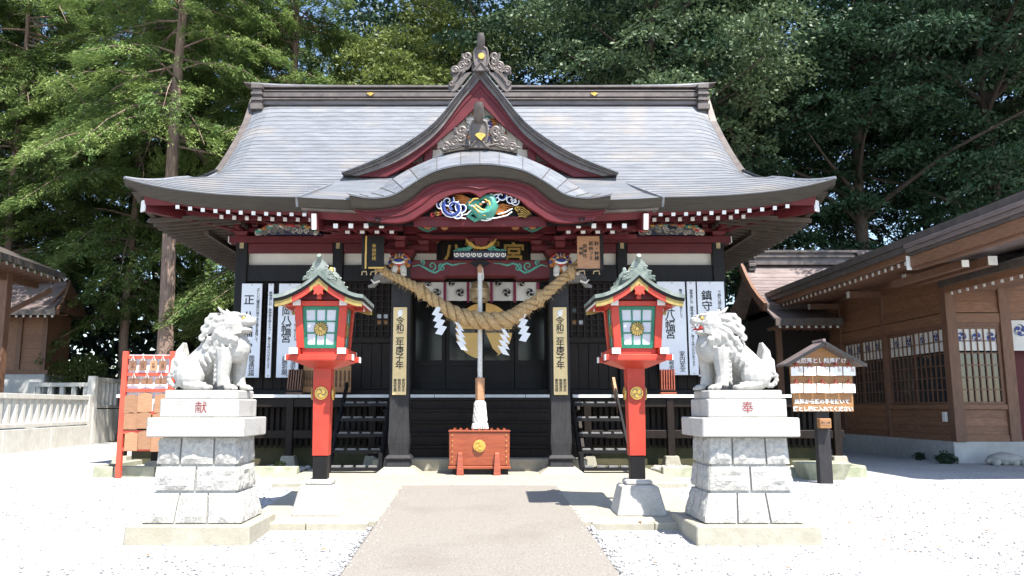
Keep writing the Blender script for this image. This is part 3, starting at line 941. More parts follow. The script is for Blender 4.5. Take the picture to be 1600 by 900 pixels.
YF = 13.15
Tpx = [(0, 258), (30, 260), (67, 268), (97, 283), (120, 298), (133, 305.5), (150, 310), (174, 311), (205, 306)]
Spx = [(0, 235), (30, 237), (67, 247), (110, 266), (137, 282), (155, 296), (170, 304), (188, 306), (208, 302)]
Bpx = [(0, 279), (36, 281), (66, 286), (86, 295), (104, 310), (120, 320), (140, 326), (172, 329), (198, 328)]
Rpx = [(0, 309), (10, 302), (22, 300), (42, 303), (62, 312), (75, 323), (92, 334), (108, 344), (130, 348), (152, 347), (178, 343)]
NK = 33
cT, cB = halfcurve(Tpx, YF, NK), halfcurve(Bpx, YF + 0.14, NK)
cS = halfcurve(Spx, YF + 0.55, NK)
cB2, cR = halfcurve(Bpx, YF + 0.16, NK), halfcurve(Rpx, YF + 0.16, NK)
km = MB()
km.grid([[(x, YF, z) for x, z in both(cT)], [(x, YF + 0.14, z) for x, z in both(cB)], [(x, YF + 0.3, z + 0.01) for x, z in both(cB)]])
km.grid([[(x, YF, z) for x, z in both(cT)], [(x, YF + 0.3, z + 0.01) for x, z in both(cT)]])
for e in (0, -1):
    t_, b_ = both(cT)[e], both(cB)[e]
    km.add([(t_[0], YF, t_[1]), (b_[0], YF + 0.14, b_[1]), (b_[0], YF + 0.9, b_[1] + 0.05), (t_[0], YF + 0.9, t_[1] + 0.05)], [(0, 1, 2, 3)])
kara = km.build('cusped_gable', 'fascia', hall)
# sloping row of copper cap sheets along the front edge
fT, fS = both(cT), both(cS)
npanel = 16
for k in range(npanel):
    a, b = k * 4, min(k * 4 + 4, len(fT) - 1)
    if a >= b: break
    A, B = fT[a:b + 1], fS[a:b + 1]
    gap = 0.006
    c = MB()
    c.grid([[(x, YF - 0.02, z + 0.004) for x, z in A], [(x, YF - 0.03, z + 0.03) for x, z in A], [(x, YF + 0.54, z + 0.022) for x, z in B]])
    o = c.build('cap_sheet', 'copper', kara)
    # standing seam between the sheets
    if k:
        MB().beam((A[0][0], YF - 0.03, A[0][1] + 0.036), (B[0][0], YF + 0.54, B[0][1] + 0.028), 0.010, 0.012).build('cap_seam', 'copper_trim', kara)
kr = MB()
kr.grid([[(x, YF + 0.53, z + 0.015) for x, z in fS], [(x, YF + 1.2, z + 0.06) for x, z in fS], [(x, 16.9, z + 0.10) for x, z in fS]])
kr.build('cusped_roof', 'copper', kara, smooth=True)
MB().grid([[(x, YF + 0.1, z + 0.01) for x, z in both(cB)], [(x, 15.4, z + 0.06) for x, z in both(cB)]]).build('cusped_ceiling', 'maroon', kara, smooth=True)
MB().band(both(cB2), both(cR), YF + 0.15, YF + 0.28).build('cusped_barge_board', 'maroon', kara)
# two raised mouldings that follow the curve
for q in (0.22, 0.55):
    A = [((1 - q) * a + q * c, (1 - q) * b + q * d) for (a, b), (c, d) in zip(both(cB2), both(cR))]
    MB().tube([(x, YF + 0.145, z) for x, z in A], 0.016, n=5).build('barge_moulding', 'maroon', kara, smooth=True)
# dark board behind the opening
bx = both([(x, z) for x, z in cR])
MB().band([(x, z + 0.12) for x, z in bx], [(x, zat(352, YF + 0.4)) for x, z in bx], YF + 0.42, YF + 0.45).build('gable_backing', 'black', kara)
sx_ = at(AXU + 104, 345, YF + 0.36).x
sill = plain_box('gable_sill', -sx_, sx_, YF + 0.36, YF + 0.41, zat(354, YF + 0.36), zat(338, YF + 0.36), 'maroon', kara, bevel=0.01)
plain_box('sill_moulding', -sx_, sx_, YF + 0.335, YF + 0.359, zat(342, YF + 0.34), zat(338.5, YF + 0.34), 'maroon', kara)
for sg in (-1, 1):   # comma flourish at each foot of the barge board
    MB().tube(spiral(sg * at(AXU + 160, 340, YF).x, zat(339, YF), 0.055, 1.2, 0.8 if sg > 0 else 2.3, -sg, 14, YF + 0.14), [0.014 * (1 - i / 22) for i in range(14)], n=5).build('comma_flourish', 'black', kara)
# crest tile standing on the cusped gable
zz = zat(237, YF + 0.45)
base = MB()
barc = [(-0.64, 0.0), (-0.40, 0.05), (0, 0.09), (0.40, 0.05), (0.64, 0.0)]
base.band([(a, zz + b + 0.03) for a, b in barc], [(a, zz + b - 0.03) for a, b in barc], YF + 0.44, YF + 0.66)
bo = base.build('crest_base', 'fascia', kara)
ok = oni_ornament(kara, -0.02, YF + 0.5, zz + 0.05, 1.34, (zat(190, YF + 0.5) - zz) / 0.93, 0.32, 0.085, 'cusped_crest_tile', tail=False)
for sg in (-1, 1):
    w = MB()
    ww = [(0.20, 0.05), (0.26, 0.36), (0.38, 0.40), (0.46, 0.30), (0.58, 0.24), (0.66, 0.16), (0.76, 0.16), (0.80, 0.08), (0.74, 0.0), (0.2, 0.02)]
    w.prism([(-0.02 + sg * a * 0.82, zz + 0.06 + b) for a, b in ww], YF + 0.46, YF + 0.54)
    for (a, b, r) in ((0.33, 0.27, 0.085), (0.50, 0.17, 0.075), (0.70, 0.08, 0.06)):
        w.tube(spiral(-0.02 + sg * a * 0.82, zz + 0.06 + b, r, 1.5, 0.4, sg, 18, YF + 0.44), 0.02, n=5)
    w.tube([(-0.02 + sg * a, YF + 0.44, zz + 0.06 + b) for a, b in ((0.16, 0.04), (0.30, 0.07), (0.42, 0.04), (0.56, 0.05), (0.72, 0.0))], 0.02, n=5)
    w.build('wave_fin', 'copper_trim', ok, smooth=True, angle=35)
zf = zat(212, YF + 0.3)
MB().prism([(0.02, zf - 0.07), (0.10, zf + 0.03), (0.06, zf + 0.06), (0.0, zf + 0.07), (-0.06, zf + 0.06), (-0.09, zf + 0.03)], YF + 0.345, YF + 0.385).build('fan_crest', 'gold', ok)

# porch rafters with white ends, right and left of the cusped gable
for sg in (-1, 1):
    for k in range(4):
        x = sg * (at(AXU + 154, 352, 13.6).x + k * 0.262)
        rafter(x, 13.62, zat(353, 13.62), slope=0.10)
        rafter(x - sg * 0.11, 14.2, zat(361.5, 14.2), slope=0.10)
    b = MB().beam((sg * 2.80, 13.42, 4.34), (sg * 2.80, 16.6, 4.95), 0.13, 0.26)
    o = b.build('porch_barge_board', 'maroon', hall)
    MB().beam((sg * 2.80, 13.395, 4.335), (sg * 2.80, 13.42, 4.34), 0.075, 0.265).build('barge_end', 'white', o)
    MB().box(min(sg * 1.5, sg * 2.85), max(sg * 1.5, sg * 2.85), 14.5, 14.6, zat(372, 14.5), zat(366, 14.5)).build('porch_eave_board', 'maroon', hall)
    MB().box(min(sg * 1.35, sg * 2.9), max(sg * 1.35, sg * 2.9), 13.9, 13.98, zat(357, 13.9) - 0.02, zat(357, 13.9) + 0.05).build('porch_eave_board', 'maroon', hall)

# ================================================================ the shrine hall: body, veranda, porch
ZF = 1.485            # veranda floor
XB = [-5.33, -3.18, -1.62, 1.62, 3.18, 5.33]      # wall posts
core = MB()
core.box(-5.2, 5.2, 23.0, 23.2, 0.1, 5.4).box(-5.3, -5.1, YW + 0.1, 23.2, 0.1, 5.4).box(5.1, 5.3, YW + 0.1, 23.2, 0.1, 5.4)
core.box(-5.2, 5.2, YW + 0.1, 23.0, 5.2, 5.4).box(-5.2, 5.2, YW + 0.1, 23.0, ZF - 0.1, ZF - 0.02)
core.box(-5.2, -1.7, YW + 0.12, YW + 0.2, ZF, 5.3).box(1.7, 5.2, YW + 0.12, YW + 0.2, ZF, 5.3)
core.build('wall_core', 'darkwood', hall)
for x in XB:
    w = 0.13 if abs(x) > 5 else 0.115
    MB().box(x - w, x + w, YW - w, YW + w, 0.12, 5.1).build('wall_post', 'black', hall, bevel=0.012)
    if abs(x) > 2:
        MB().box(x - w * 0.35, x + w * 0.35, YW - w - 0.02, YW - w, zat(390, YW), zat(372, YW)).build('post_fitting', 'brass', hall)
zb = [zat(y, YW) for y in (372, 380, 396, 415, 441)]
for a, b in zip(XB, XB[1:]):
    a2, b2 = a + 0.12, b - 0.12
    plain_box('plaster_panel', a2, b2, YW + 0.02, YW + 0.08, zb[3], zb[2], 'plaster', hall)
    plain_box('head_beam', a2, b2, YW - 0.085, YW + 0.1, zb[4], zb[3], 'black', hall, bevel=0.01)
    plain_box('tie_beam', a2, b2, YW - 0.10, YW + 0.1, zb[2], zb[1] - 0.02, 'maroon', hall, bevel=0.01)
    plain_box('sill_beam', a2, b2, YW - 0.09, YW + 0.1, ZF, ZF + 0.14, 'black', hall, bevel=0.01)
plain_box('upper_tie_beam', -5.62, 5.62, YW - 0.16, YW + 0.12, zb[1] - 0.018, zb[0] + 0.02, 'maroon', hall, bevel=0.01)
for sg in (-1, 1):
    cube_inst('beam_end', 'white', (sg * 5.63, YW - 0.03, (zb[0] + zb[1]) / 2), (0.03, 0.2, 0.14), hall)
plain_box('wall_plate', -5.5, 5.5, YW - 0.06, YW + 0.16, zb[0] + 0.26, zb[0] + 0.55, 'maroon', hall, bevel=0.01)

# bracket sets over the posts
for x in XB:
    if abs(x) < 2: continue
    br = MB()
    z = zb[0] + 0.02
    br.frustum((x, YW - 0.1), 0.12, 0.12, z, 0.17, 0.17, z + 0.09)
    br.box(x - 0.36, x + 0.36, YW - 0.18, YW - 0.04, z + 0.09, z + 0.19).box(x - 0.07, x + 0.07, YW - 0.62, YW + 0.1, z + 0.09, z + 0.19)
    for k in (-0.29, 0, 0.29):
        br.frustum((x + k, YW - 0.11), 0.06, 0.06, z + 0.19, 0.085, 0.085, z + 0.26)
    br.frustum((x, YW - 0.53), 0.06, 0.06, z + 0.19, 0.085, 0.085, z + 0.26)
    br.box(x - 0.30, x + 0.30, YW - 0.6, YW - 0.46, z + 0.26, z + 0.34)
    br.build('bracket_set', 'maroon', hall, bevel=0.012)

# painted frog-leg carvings between the brackets
random.seed(21)
for cx in (-4.27, 4.27):
    for part, cols, cnt, yy in (('carving_cloud', ['navy', 'carvegrey', 'plaster'], 40, YW - 0.27), ('carving_flower', ['teal', 'orange', 'teal', 'goldpaint', 'carvegrey', 'plaster', 'redpaint'], 64, YW - 0.30)):
        c = MB()
        for i in range(cnt):
            a = random.uniform(-0.68, 0.68)
            top = 0.30 * (1 - (abs(a) / 0.75) ** 2)
            b = random.uniform(0.0, 0.45) * top if part == 'carving_cloud' else random.uniform(0.55, 1.0) * top
            k = random.randrange(len(cols)) if part != 'carving_cloud' else random.choice((1, 1, 2))
            if part == 'carving_cloud':
                c.tube(spiral(cx + a, zb[0] + 0.06 + b, random.uniform(0.05, 0.08), 1.5, random.random() * 6, random.choice((-1, 1)), 14, yy), 0.012, n=5, mi=k)
            else:
                c.ball((cx + a, yy, zb[0] + 0.05 + b), random.uniform(0.028, 0.052), n=7, m=5, sq=(1.3, 0.6, 0.8), mi=k)
        if part == 'carving_cloud':
            c.prism([(cx - 0.76, zb[0] + 0.02), (cx + 0.76, zb[0] + 0.02), (cx + 0.5, zb[0] + 0.2), (cx + 0.2, zb[0] + 0.30), (cx - 0.2, zb[0] + 0.30), (cx - 0.5, zb[0] + 0.2)], yy + 0.02, yy + 0.06)
        c.build(part, cols, hall, smooth=True)

# lattice shutters (upper) and board panels (lower)
zl0, zl1 = zat(527, YW), zb[4] - 0.02
for a, b in ((XB[0], XB[1]), (XB[1], XB[2]), (XB[3], XB[4]), (XB[4], XB[5])):
    a2, b2 = a + 0.12, b - 0.12
    sh = plain_box('lattice_shutter', a2, b2, YW + 0.07, YW + 0.10, zl0, zl1, 'darkwood', hall)
    g = MB()
    nx = max(4, int((b2 - a2) / 0.135)); nz = 9
    for i in range(nx + 1):
        x = a2 + (b2 - a2) * i / nx
        g.box(x - 0.018, x + 0.018, YW + 0.0, YW + 0.07, zl0, zl1)
    for j in range(nz + 1):
        z = zl0 + (zl1 - zl0) * j / nz
        g.box(a2, b2, YW + 0.012, YW + 0.066, z - 0.018, z + 0.018)
    tag(g.build('lattice', 'darkwood', sh), kind='stuff')
    for (i, j, m) in (((nx - 4, 2, 'signwood'), (nx - 3, 2, 'signwood'), (nx - 4, 3, 'paper'), (nx - 3, 3, 'paper')) if a < 0 else ((2, 2, 'signwood'), (3, 2, 'paper'), (2, 4, 'glass'), (4, 4, 'glass'))):
        x = a2 + (b2 - a2) * (i + 0.5) / nx; z = zl0 + (zl1 - zl0) * (j + 0.5) / nz
        if (abs(a) < 3.0 or abs(b) < 3.5) and abs((a + b) / 2) < 3: cube_inst('lattice_pane', m, (x, YW + 0.06, z), (0.09, 0.008, 0.09), sh)
    zp0, zp1 = ZF + 0.15, zl0 - 0.13
    plain_box('shutter_rail', a2, b2, YW - 0.03, YW + 0.10, zp1 + 0.002, zl0 - 0.002, 'darkwood', hall, bevel=0.008)
    nb = max(5, int((b2 - a2) / 0.2))
    for i in range(nb):
        x0, x1 = a2 + (b2 - a2) * i / nb, a2 + (b2 - a2) * (i + 1) / nb
        cube_inst('wall_board', 'darkwood', ((x0 + x1) / 2, YW + 0.06 - 0.012 * (i % 2), (zp0 + zp1) / 2), (x1 - x0 - 0.012, 0.05, zp1 - zp0), hall)

# doorway: glazed doors with the big gilt crest behind
dY = YW + 0.42
MB().box(-1.6, 1.6, dY + 0.06, dY + 0.1, ZF, 4.2).build('door_backing', 'black', hall)
for k in range(4):
    x0 = -1.55 + k * 0.775
    d = plain_box('door', x0 + 0.008, x0 + 0.767, dY, dY + 0.05, ZF + 0.02, 4.05, 'black', hall, bevel=0.006)
    cube_inst('door_glass', 'glass', (x0 + 0.387, dY - 0.004, ZF + 1.55), (0.62, 0.01, 1.5), d)
    for z in (ZF + 0.72, ZF + 2.33, ZF + 0.35):
        cube_inst('door_rail', 'black', (x0 + 0.387, dY - 0.015, z), (0.75, 0.03, 0.09), d)
    for x in (x0 + 0.05, x0 + 0.725):
        cube_inst('door_stile', 'black', (x, dY - 0.012, ZF + 1.3), (0.08, 0.024, 2.5), d)
# gilt disc, quartered by the stiles
cY = dY - 0.06
cc = at(756, 517, cY)
rr = 43.5 / FPX * (cY + 0.3)
for qx, qz in ((-1, 1), (1, 1), (-1, -1), (1, -1)):
    p = []
    g = 0.045
    for i in range(14):
        a = (math.pi / 2) * i / 13
        p.append((rr * math.cos(a), rr * math.sin(a)))
    p = [(max(x, g), max(z, g)) for x, z in p] + [(g, g)]
    if (qx, qz) == (1, -1):
        p = p[:10] + [(0.32, rr * 0.8), (0.2, rr * 0.62)] + p[-1:]
    poly = [(cc.x + qx * x, cc.z + qz * z) for x, z in p]
    MB().prism(poly, cY, cY + 0.02).build('door_crest_quarter', 'crestgold', hall)

# side returns of the doorway
for sg in (-1, 1):
    plain_box('door_jamb', min(sg * 1.6, sg * 1.72), max(sg * 1.6, sg * 1.72), YW + 0.12, dY + 0.1, ZF, 4.2, 'darkwood', hall)
plain_box('door_lintel', -1.5, 1.5, YW + 0.0, YW + 0.1, 3.9, zb[4] - 0.002, 'black', hall)

# ---------------------------------------------------------------- veranda
XV = 7.45
nb = 40
for i in range(nb):
    x0, x1 = -XV + 2 * XV * i / nb, -XV + 2 * XV * (i + 1) / nb
    cube_inst('floor_board', 'greywood', ((x0 + x1) / 2, YEN + 0.64, ZF - 0.025 + random.uniform(-0.002, 0.002)), (x1 - x0 - 0.006, 1.2, 0.05), hall)
for i in range(16):      # white painted edge boards
    x0, x1 = -XV + 2 * XV * i / 16, -XV + 2 * XV * (i + 1) / 16
    cube_inst('edge_board', 'white', ((x0 + x1) / 2, YEN + 0.01, ZF - 0.022), (x1 - x0 - 0.012, 0.05, 0.062), hall)
plain_box('edge_beam', -XV, XV, YEN + 0.05, YEN + 0.17, ZF - 0.25, ZF - 0.06, 'darkwood', hall, bevel=0.01)
zt = zat(672, YEN + 0.1)
plain_box('lower_tie', -XV, -2.0, YEN + 0.06, YEN + 0.15, zt - 0.17, zt, 'darkwood', hall, bevel=0.01)
plain_box('lower_tie', 2.0, XV, YEN + 0.06, YEN + 0.15, zt - 0.17, zt, 'darkwood', hall, bevel=0.01)
for sg in (-1, 1):
    for x in (2.2, 3.9, 5.6, 7.3):
        p = plain_box('veranda_post', sg * x - 0.075, sg * x + 0.075, YEN + 0.02, YEN + 0.17, 0.24, ZF - 0.05, 'darkwood', hall, bevel=0.01)
        MB().frustum((sg * x, YEN + 0.1), 0.17, 0.17, 0.04, 0.13, 0.13, 0.26).build('post_stone', 'creamstone', p, bevel=0.015)
    for i in range(44):
        x = sg * (2.05 + i * 0.122)
        cube_inst('skirt_slat', 'darkwood', (x, YEN + 0.5, 0.9), (0.07, 0.03, 1.0), hall)
    plain_box('foundation', min(sg * 2.0, sg * 7.3), max(sg * 2.0, sg * 7.3), YEN + 0.55, YEN + 0.75, 0.0, 0.45, 'soil', hall)
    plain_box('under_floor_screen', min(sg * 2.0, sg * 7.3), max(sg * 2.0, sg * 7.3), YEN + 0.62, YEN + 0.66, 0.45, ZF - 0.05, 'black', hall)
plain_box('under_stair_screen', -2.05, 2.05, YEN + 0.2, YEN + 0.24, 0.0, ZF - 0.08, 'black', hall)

# stone landing and the five timber steps
plain_box('stone_landing', -2.0, 2.0, 15.42, 16.2, 0.0, 0.285, 'creamstone', hall, bevel=0.015)
for k in range(5):
    z = 0.285 + (k + 1) * (ZF - 0.30) / 5.2
    y = 15.86 + k * 0.2
    plain_box('step_tread', -1.95, 1.95, y - 0.03, y + 0.24, z - 0.055, z, 'darkwood', hall, bevel=0.008)
    plain_box('step_riser', -1.93, 1.93, y, y + 0.03, z - 0.24, z - 0.055, 'darkwood', hall)
for sg in (-1, 1):
    MB().prism_x([(15.8, 0.29), (16.75, 1.35), (17.0, 1.4), (17.0, 0.29)], sg * 1.96, sg * 2.02).build('step_string', 'darkwood', hall)

# ---------------------------------------------------------------- porch pillars and beams
XP = 1.46
for sg in (-1, 1):
    x = sg * XP
    prof = [(0.165, 0.30), (0.172, 0.45), (0.186, 0.60), (0.186, 0.72), (0.176, 0.95), (0.172, 1.30), (0.17, 4.05)]
    p = MB()
    for (r0, z0), (r1, z1) in zip(prof, prof[1:]):
        p.hexa([(x - r0, YP - r0, z0), (x + r0, YP - r0, z0), (x + r0, YP + r0, z0), (x - r0, YP + r0, z0)],
               [(x - r1, YP - r1, z1), (x + r1, YP - r1, z1), (x + r1, YP + r1, z1), (x - r1, YP + r1, z1)])
    pil = p.build('porch_pillar', 'greywood', hall)
    f = MB()
    f.frustum((x, YP), 0.215, 0.215, 0.185, 0.20, 0.20, 0.30)
    f.frustum((x, YP), 0.20, 0.20, 0.301, 0.245, 0.245, 0.335).frustum((x, YP), 0.245, 0.245, 0.335, 0.19, 0.19, 0.395)
    f.build('pillar_foot', 'greywood', pil, bevel=0.008)
    MB().frustum((x, YP), 0.44, 0.40, 0.04, 0.25, 0.25, 0.184).build('pillar_plinth', 'creamstone', pil, bevel=0.015)
    # bracket stack on the pillar
    b = MB()
    z = 4.0
    b.frustum((x, YP), 0.18, 0.18, z, 0.26, 0.26, z + 0.13)
    b.box(x - 0.5, x + 0.5, YP - 0.09, YP + 0.09, z + 0.13, z + 0.24).box(x - 0.09, x + 0.09, YP - 0.5, YP + 0.5, z + 0.13, z + 0.24)
    for k in (-0.4, 0, 0.4):
        b.frustum((x + k, YP), 0.08, 0.1, z + 0.24, 0.12, 0.13, z + 0.33)
    b.frustum((x, YP - 0.4), 0.08, 0.08, z + 0.24, 0.12, 0.12, z + 0.33)
    b.box(x - 0.72, x + 0.72, YP - 0.08, YP + 0.08, z + 0.33, z + 0.43)
    for k in (-0.62, -0.3, 0.3, 0.62):
        b.frustum((x + k, YP), 0.07, 0.1, z + 0.43, 0.1, 0.12, z + 0.50)
    b.build('pillar_bracket', 'maroon', hall, bevel=0.014)
    # tie beam back to the hall
    MB().beam((x, YP + 0.1, 3.75), (x, YW - 0.1, 4.25), 0.18, 0.3).build('rainbow_tie', 'maroon', hall, bevel=0.02)
    # side nosing (pale carved beast head pointing outwards)
    nx = x + sg * 0.30
    nz = zat(440, YP)
    h = MB()
    h.box(min(x + sg * 0.16, x + sg * 0.40), max(x + sg * 0.16, x + sg * 0.40), YP - 0.1, YP + 0.1, nz - 0.02, nz + 0.2)
    h.tube([(x + sg * 0.34, YP - 0.02, nz + 0.1), (x + sg * 0.46, YP - 0.03, nz + 0.05), (x + sg * 0.52, YP - 0.03, nz - 0.08), (x + sg * 0.62, YP - 0.03, nz - 0.1)], [0.10, 0.08, 0.05, 0.03], n=8)
    h.ball((x + sg * 0.34, YP - 0.1, nz + 0.15), 0.05, mi=1)
    h.tube([(x + sg * 0.4, YP - 0.1, nz + 0.0), (x + sg * 0.5, YP - 0.12, nz - 0.04), (x + sg * 0.56, YP - 0.12, nz + 0.02)], [0.025, 0.02, 0.01], n=6, mi=1)
    h.build('side_nosing', ['carvegrey', 'white'], hall, smooth=True)
    # front nosing: painted lion-dog head on two white paws
    cx, cz, cy = x + 0.02 * sg, zat(413, YP - 0.3), YP - 0.30
    hd = MB()
    hd.ball((cx, cy + 0.05, cz + 0.06), 0.15, n=14, m=10, sq=(1.05, 1.0, 0.85))
    for k in range(11):
        a = -0.4 + k * (math.pi + 0.8) / 10
        hd.ball((cx + 0.165 * math.cos(a), cy + 0.06, cz + 0.05 + 0.13 * math.sin(a)), 0.05, n=8, m=6, mi=(0, 1, 0, 2)[k % 4])
    for k in range(7):
        a = math.pi * (0.1 + 0.8 * k / 6)
        hd.tube([(cx + 0.10 * math.cos(a), cy - 0.07, cz + 0.06 + 0.07 * math.sin(a)), (cx + 0.17 * math.cos(a), cy - 0.01, cz + 0.06 + 0.14 * math.sin(a))], [0.012, 0.006], n=5, mi=3)
    head = hd.build('lion_head_nosing', ['orange', 'blue', 'redpaint', 'plaster'], hall, smooth=True)
    mz = MB()
    mz.ball((cx, cy - 0.10, cz + 0.055), 0.085, n=12, m=8, sq=(1.15, 0.8, 0.42))
    mz.ball((cx - 0.085, cy - 0.04, cz + 0.12), 0.05, n=8, m=6, sq=(1.2, 0.7, 0.5)).ball((cx + 0.085, cy - 0.04, cz + 0.12), 0.05, n=8, m=6, sq=(1.2, 0.7, 0.5))
    mz.build('lion_brow', 'blue', head, smooth=True)
    MB().tube([(cx - 0.10, cy - 0.12, cz + 0.03), (cx - 0.05, cy - 0.165, cz + 0.0), (cx, cy - 0.17, cz - 0.01), (cx + 0.05, cy - 0.165, cz + 0.0), (cx + 0.10, cy - 0.12, cz + 0.03)], 0.022, n=6).build('lion_teeth', 'white', head, smooth=True)
    for k in (-1, 1):
        MB().ball((cx + k * 0.065, cy - 0.125, cz + 0.105), 0.025, n=8, m=6).build('lion_eye', 'gold', head, smooth=True)
        MB().tube([(cx + k * 0.05, cy - 0.02, cz - 0.06), (cx + k * 0.085, cy - 0.08, cz - 0.12), (cx + k * 0.09, cy - 0.1, cz - 0.2)], [0.07, 0.062, 0.055], n=8).ball((cx + k * 0.09, cy - 0.12, cz - 0.21), 0.06, n=8, m=6, sq=(1, 1.2, 0.7)).build('lion_paw', 'plaster', head, smooth=True)
    MB().ball((cx, cy - 0.03, cz - 0.09), 0.09, n=10, m=8, sq=(1, 0.7, 0.9)).build('lion_chest', 'orange', head, smooth=True)
    MB().tube([(cx - 0.07, cy - 0.13, cz - 0.015), (cx, cy - 0.165, cz - 0.04), (cx + 0.07, cy - 0.13, cz - 0.015)], [0.012, 0.026, 0.012], n=6).build('lion_lip', 'redpaint', head, smooth=True)

# lower rainbow beam with carved ends
z0, z1 = zat(436, YP - 0.15), zat(407, YP - 0.15)
poly = [(-1.33, z0 + 0.02), (-1.0, z0), (-0.7, z0 - 0.01), (-0.64, z0 + 0.05), (0.64, z0 + 0.05), (0.7, z0 - 0.01), (1.0, z0), (1.33, z0 + 0.02), (1.33, z1), (0.6, z1 + 0.02), (-0.6, z1 + 0.02), (-1.33, z1)]
rb = MB().prism(poly, YP - 0.16, YP + 0.14).build('rainbow_beam', 'maroon', hall, bevel=0.02)
# upper beam and the beam under it
z2, z3 = zat(371, YP - 0.2), zat(346, YP - 0.2)
ub = plain_box('upper_beam', -1.42, 1.42, YP - 0.2, YP + 0.05, z2 + 0.08, z3, 'maroon', hall, bevel=0.015)
poly = [(-1.2, z2 + 0.078), (-1.05, z2 - 0.02), (1.05, z2 - 0.02), (1.2, z2 + 0.078)]
MB().prism(poly, YP - 0.24, YP - 0.02).build('upper_beam_corbel', 'maroon', ub, bevel=0.015)
MB().beam((-0.9, YP - 0.25, z2 + 0.05), (0.9, YP - 0.25, z2 + 0.05), 0.01, 0.025).build('groove_shadow_strip', 'black', ub)  # thin black strip laid on as a groove's shadow
MB().frustum((0.02, YP - 0.24), 0.09, 0.06, z2 - 0.16, 0.16, 0.08, z2 - 0.022).frustum((0.02, YP - 0.24), 0.22, 0.07, z2 - 0.08, 0.26, 0.07, z2 - 0.03).build('centre_corbel', 'maroon', ub, bevel=0.01)


def karakusa(x0, zc, yy, sg, s, name, m, parent):
    g = MB()
    g.tube([(x0 + sg * a * s, yy, zc + b * s) for a, b in ((0, 0.02), (0.12, 0.05), (0.22, 0.0), (0.32, -0.06), (0.42, -0.10), (0.50, -0.05), (0.56, 0.05), (0.64, 0.08), (0.74, 0.04), (0.86, 0.07), (1.0, 0.08))],
           [0.007 * s, 0.016 * s, 0.022 * s, 0.024 * s, 0.022 * s, 0.022 * s, 0.024 * s, 0.02 * s, 0.02 * s, 0.013 * s, 0.005 * s], n=5, flat=0.5, up=(0, 1, 0))
    for (a, b, r, st) in ((0.36, 0.03, 0.085, -1.4), (0.55, 0.0, 0.075, 1.8), (0.18, 0.1, 0.05, -1.4)):
        g.tube(spiral(x0 + sg * a * s, zc + b * s, r * s, 1.1, st if sg > 0 else math.pi - st, sg, 14, yy), [0.018 * s * (1 - 0.5 * i / 13) for i in range(14)], n=5, flat=0.5, up=(0, 1, 0))
    g.build(name, m, parent, smooth=True)


for sg in (-1, 1):
    karakusa(sg * 1.25, (z0 + z1) / 2 + 0.04, YP - 0.168, -sg, 1.0, 'painted_scroll', 'teal', rb)
    karakusa(sg * 1.36, (z2 + z3) / 2 + 0.05, YP - 0.208, -sg, 0.95, 'painted_vine', 'teal', ub)
    for a in (0.98, 0.66):
        MB().lathe([(0.01, -0.02), (0.045, -0.018), (0.078, 0.0)], 10, (sg * a, YP - 0.2, (z2 + z3) / 2 + 0.06), 'y').build('painted_flower', 'orange', ub, smooth=True)
# black patch at the centre of the beam where the bell rope hangs
MB().prism([(-0.2, z1 - 0.06), (-0.09, z1 + 0.0), (0.09, z1 + 0.0), (0.2, z1 - 0.06), (0.09, z1 - 0.12), (-0.09, z1 - 0.12)], YP - 0.175, YP - 0.161).build('beam_patch', 'black', rb)
# wave-and-flower frog-leg on the beam
fr = MB()
fr.prism([(-0.50, z1 + 0.03), (0.50, z1 + 0.03), (0.48, z1 + 0.19), (-0.48, z1 + 0.19)], YP - 0.17, YP - 0.08)
frog = fr.build('wave_carving', 'navy', hall, bevel=0.02)
w = MB()
for i in range(9):
    x = -0.43 + i * 0.107
    w.tube(spiral(x, z1 + 0.105, 0.05, 1.3, 2.5 if i < 5 else 0.6, 1 if i < 5 else -1, 14, YP - 0.185), 0.011, n=5)
w.build('wave_crest', 'white', frog, smooth=True)
random.seed(9)
p = MB()
for i in range(30):
    sg = random.choice((-1, 1)); a = random.uniform(0.16, 0.46)
    p.ball((sg * a, YP - 0.14, z1 + 0.18 + random.random() * 0.16 * (1.1 - a / 0.46)), 0.04, n=6, m=4, sq=(1.3, 0.6, 0.7))
p.build('pine_tuft', 'teal', frog, smooth=True)
MB().prism([(0.02 + a, z1 + 0.36 + b) for a, b in ((-0.25, 0.12), (-0.30, 0.06), (-0.27, 0.0), (-0.22, -0.08), (-0.1, -0.14), (0, -0.15), (0.1, -0.14), (0.22, -0.08), (0.27, 0.0), (0.30, 0.06), (0.25, 0.12))], YP - 0.17, YP - 0.14).build('gilt_fitting', 'goldpaint', frog)
MB().prism([(0.02 + a, z1 + 0.36 + b) for a, b in ((-0.2, 0.0), (-0.1, -0.09), (0, -0.11), (0.1, -0.09), (0.2, 0.0), (0.1, 0.08), (-0.1, 0.08))], YP - 0.178, YP - 0.171).build('fitting_panel', 'black', frog)
MB().ball((0.02, YP - 0.18, z1 + 0.36), 0.055, n=10, m=7, sq=(1, 0.5, 1)).build('fitting_boss', 'goldpaint', frog, smooth=True)

# ---------------------------------------------------------------- dragon-and-wave carving in the cusped gable
YC = YF + 0.30


def cpt(u, y): return at(u, y, YC)


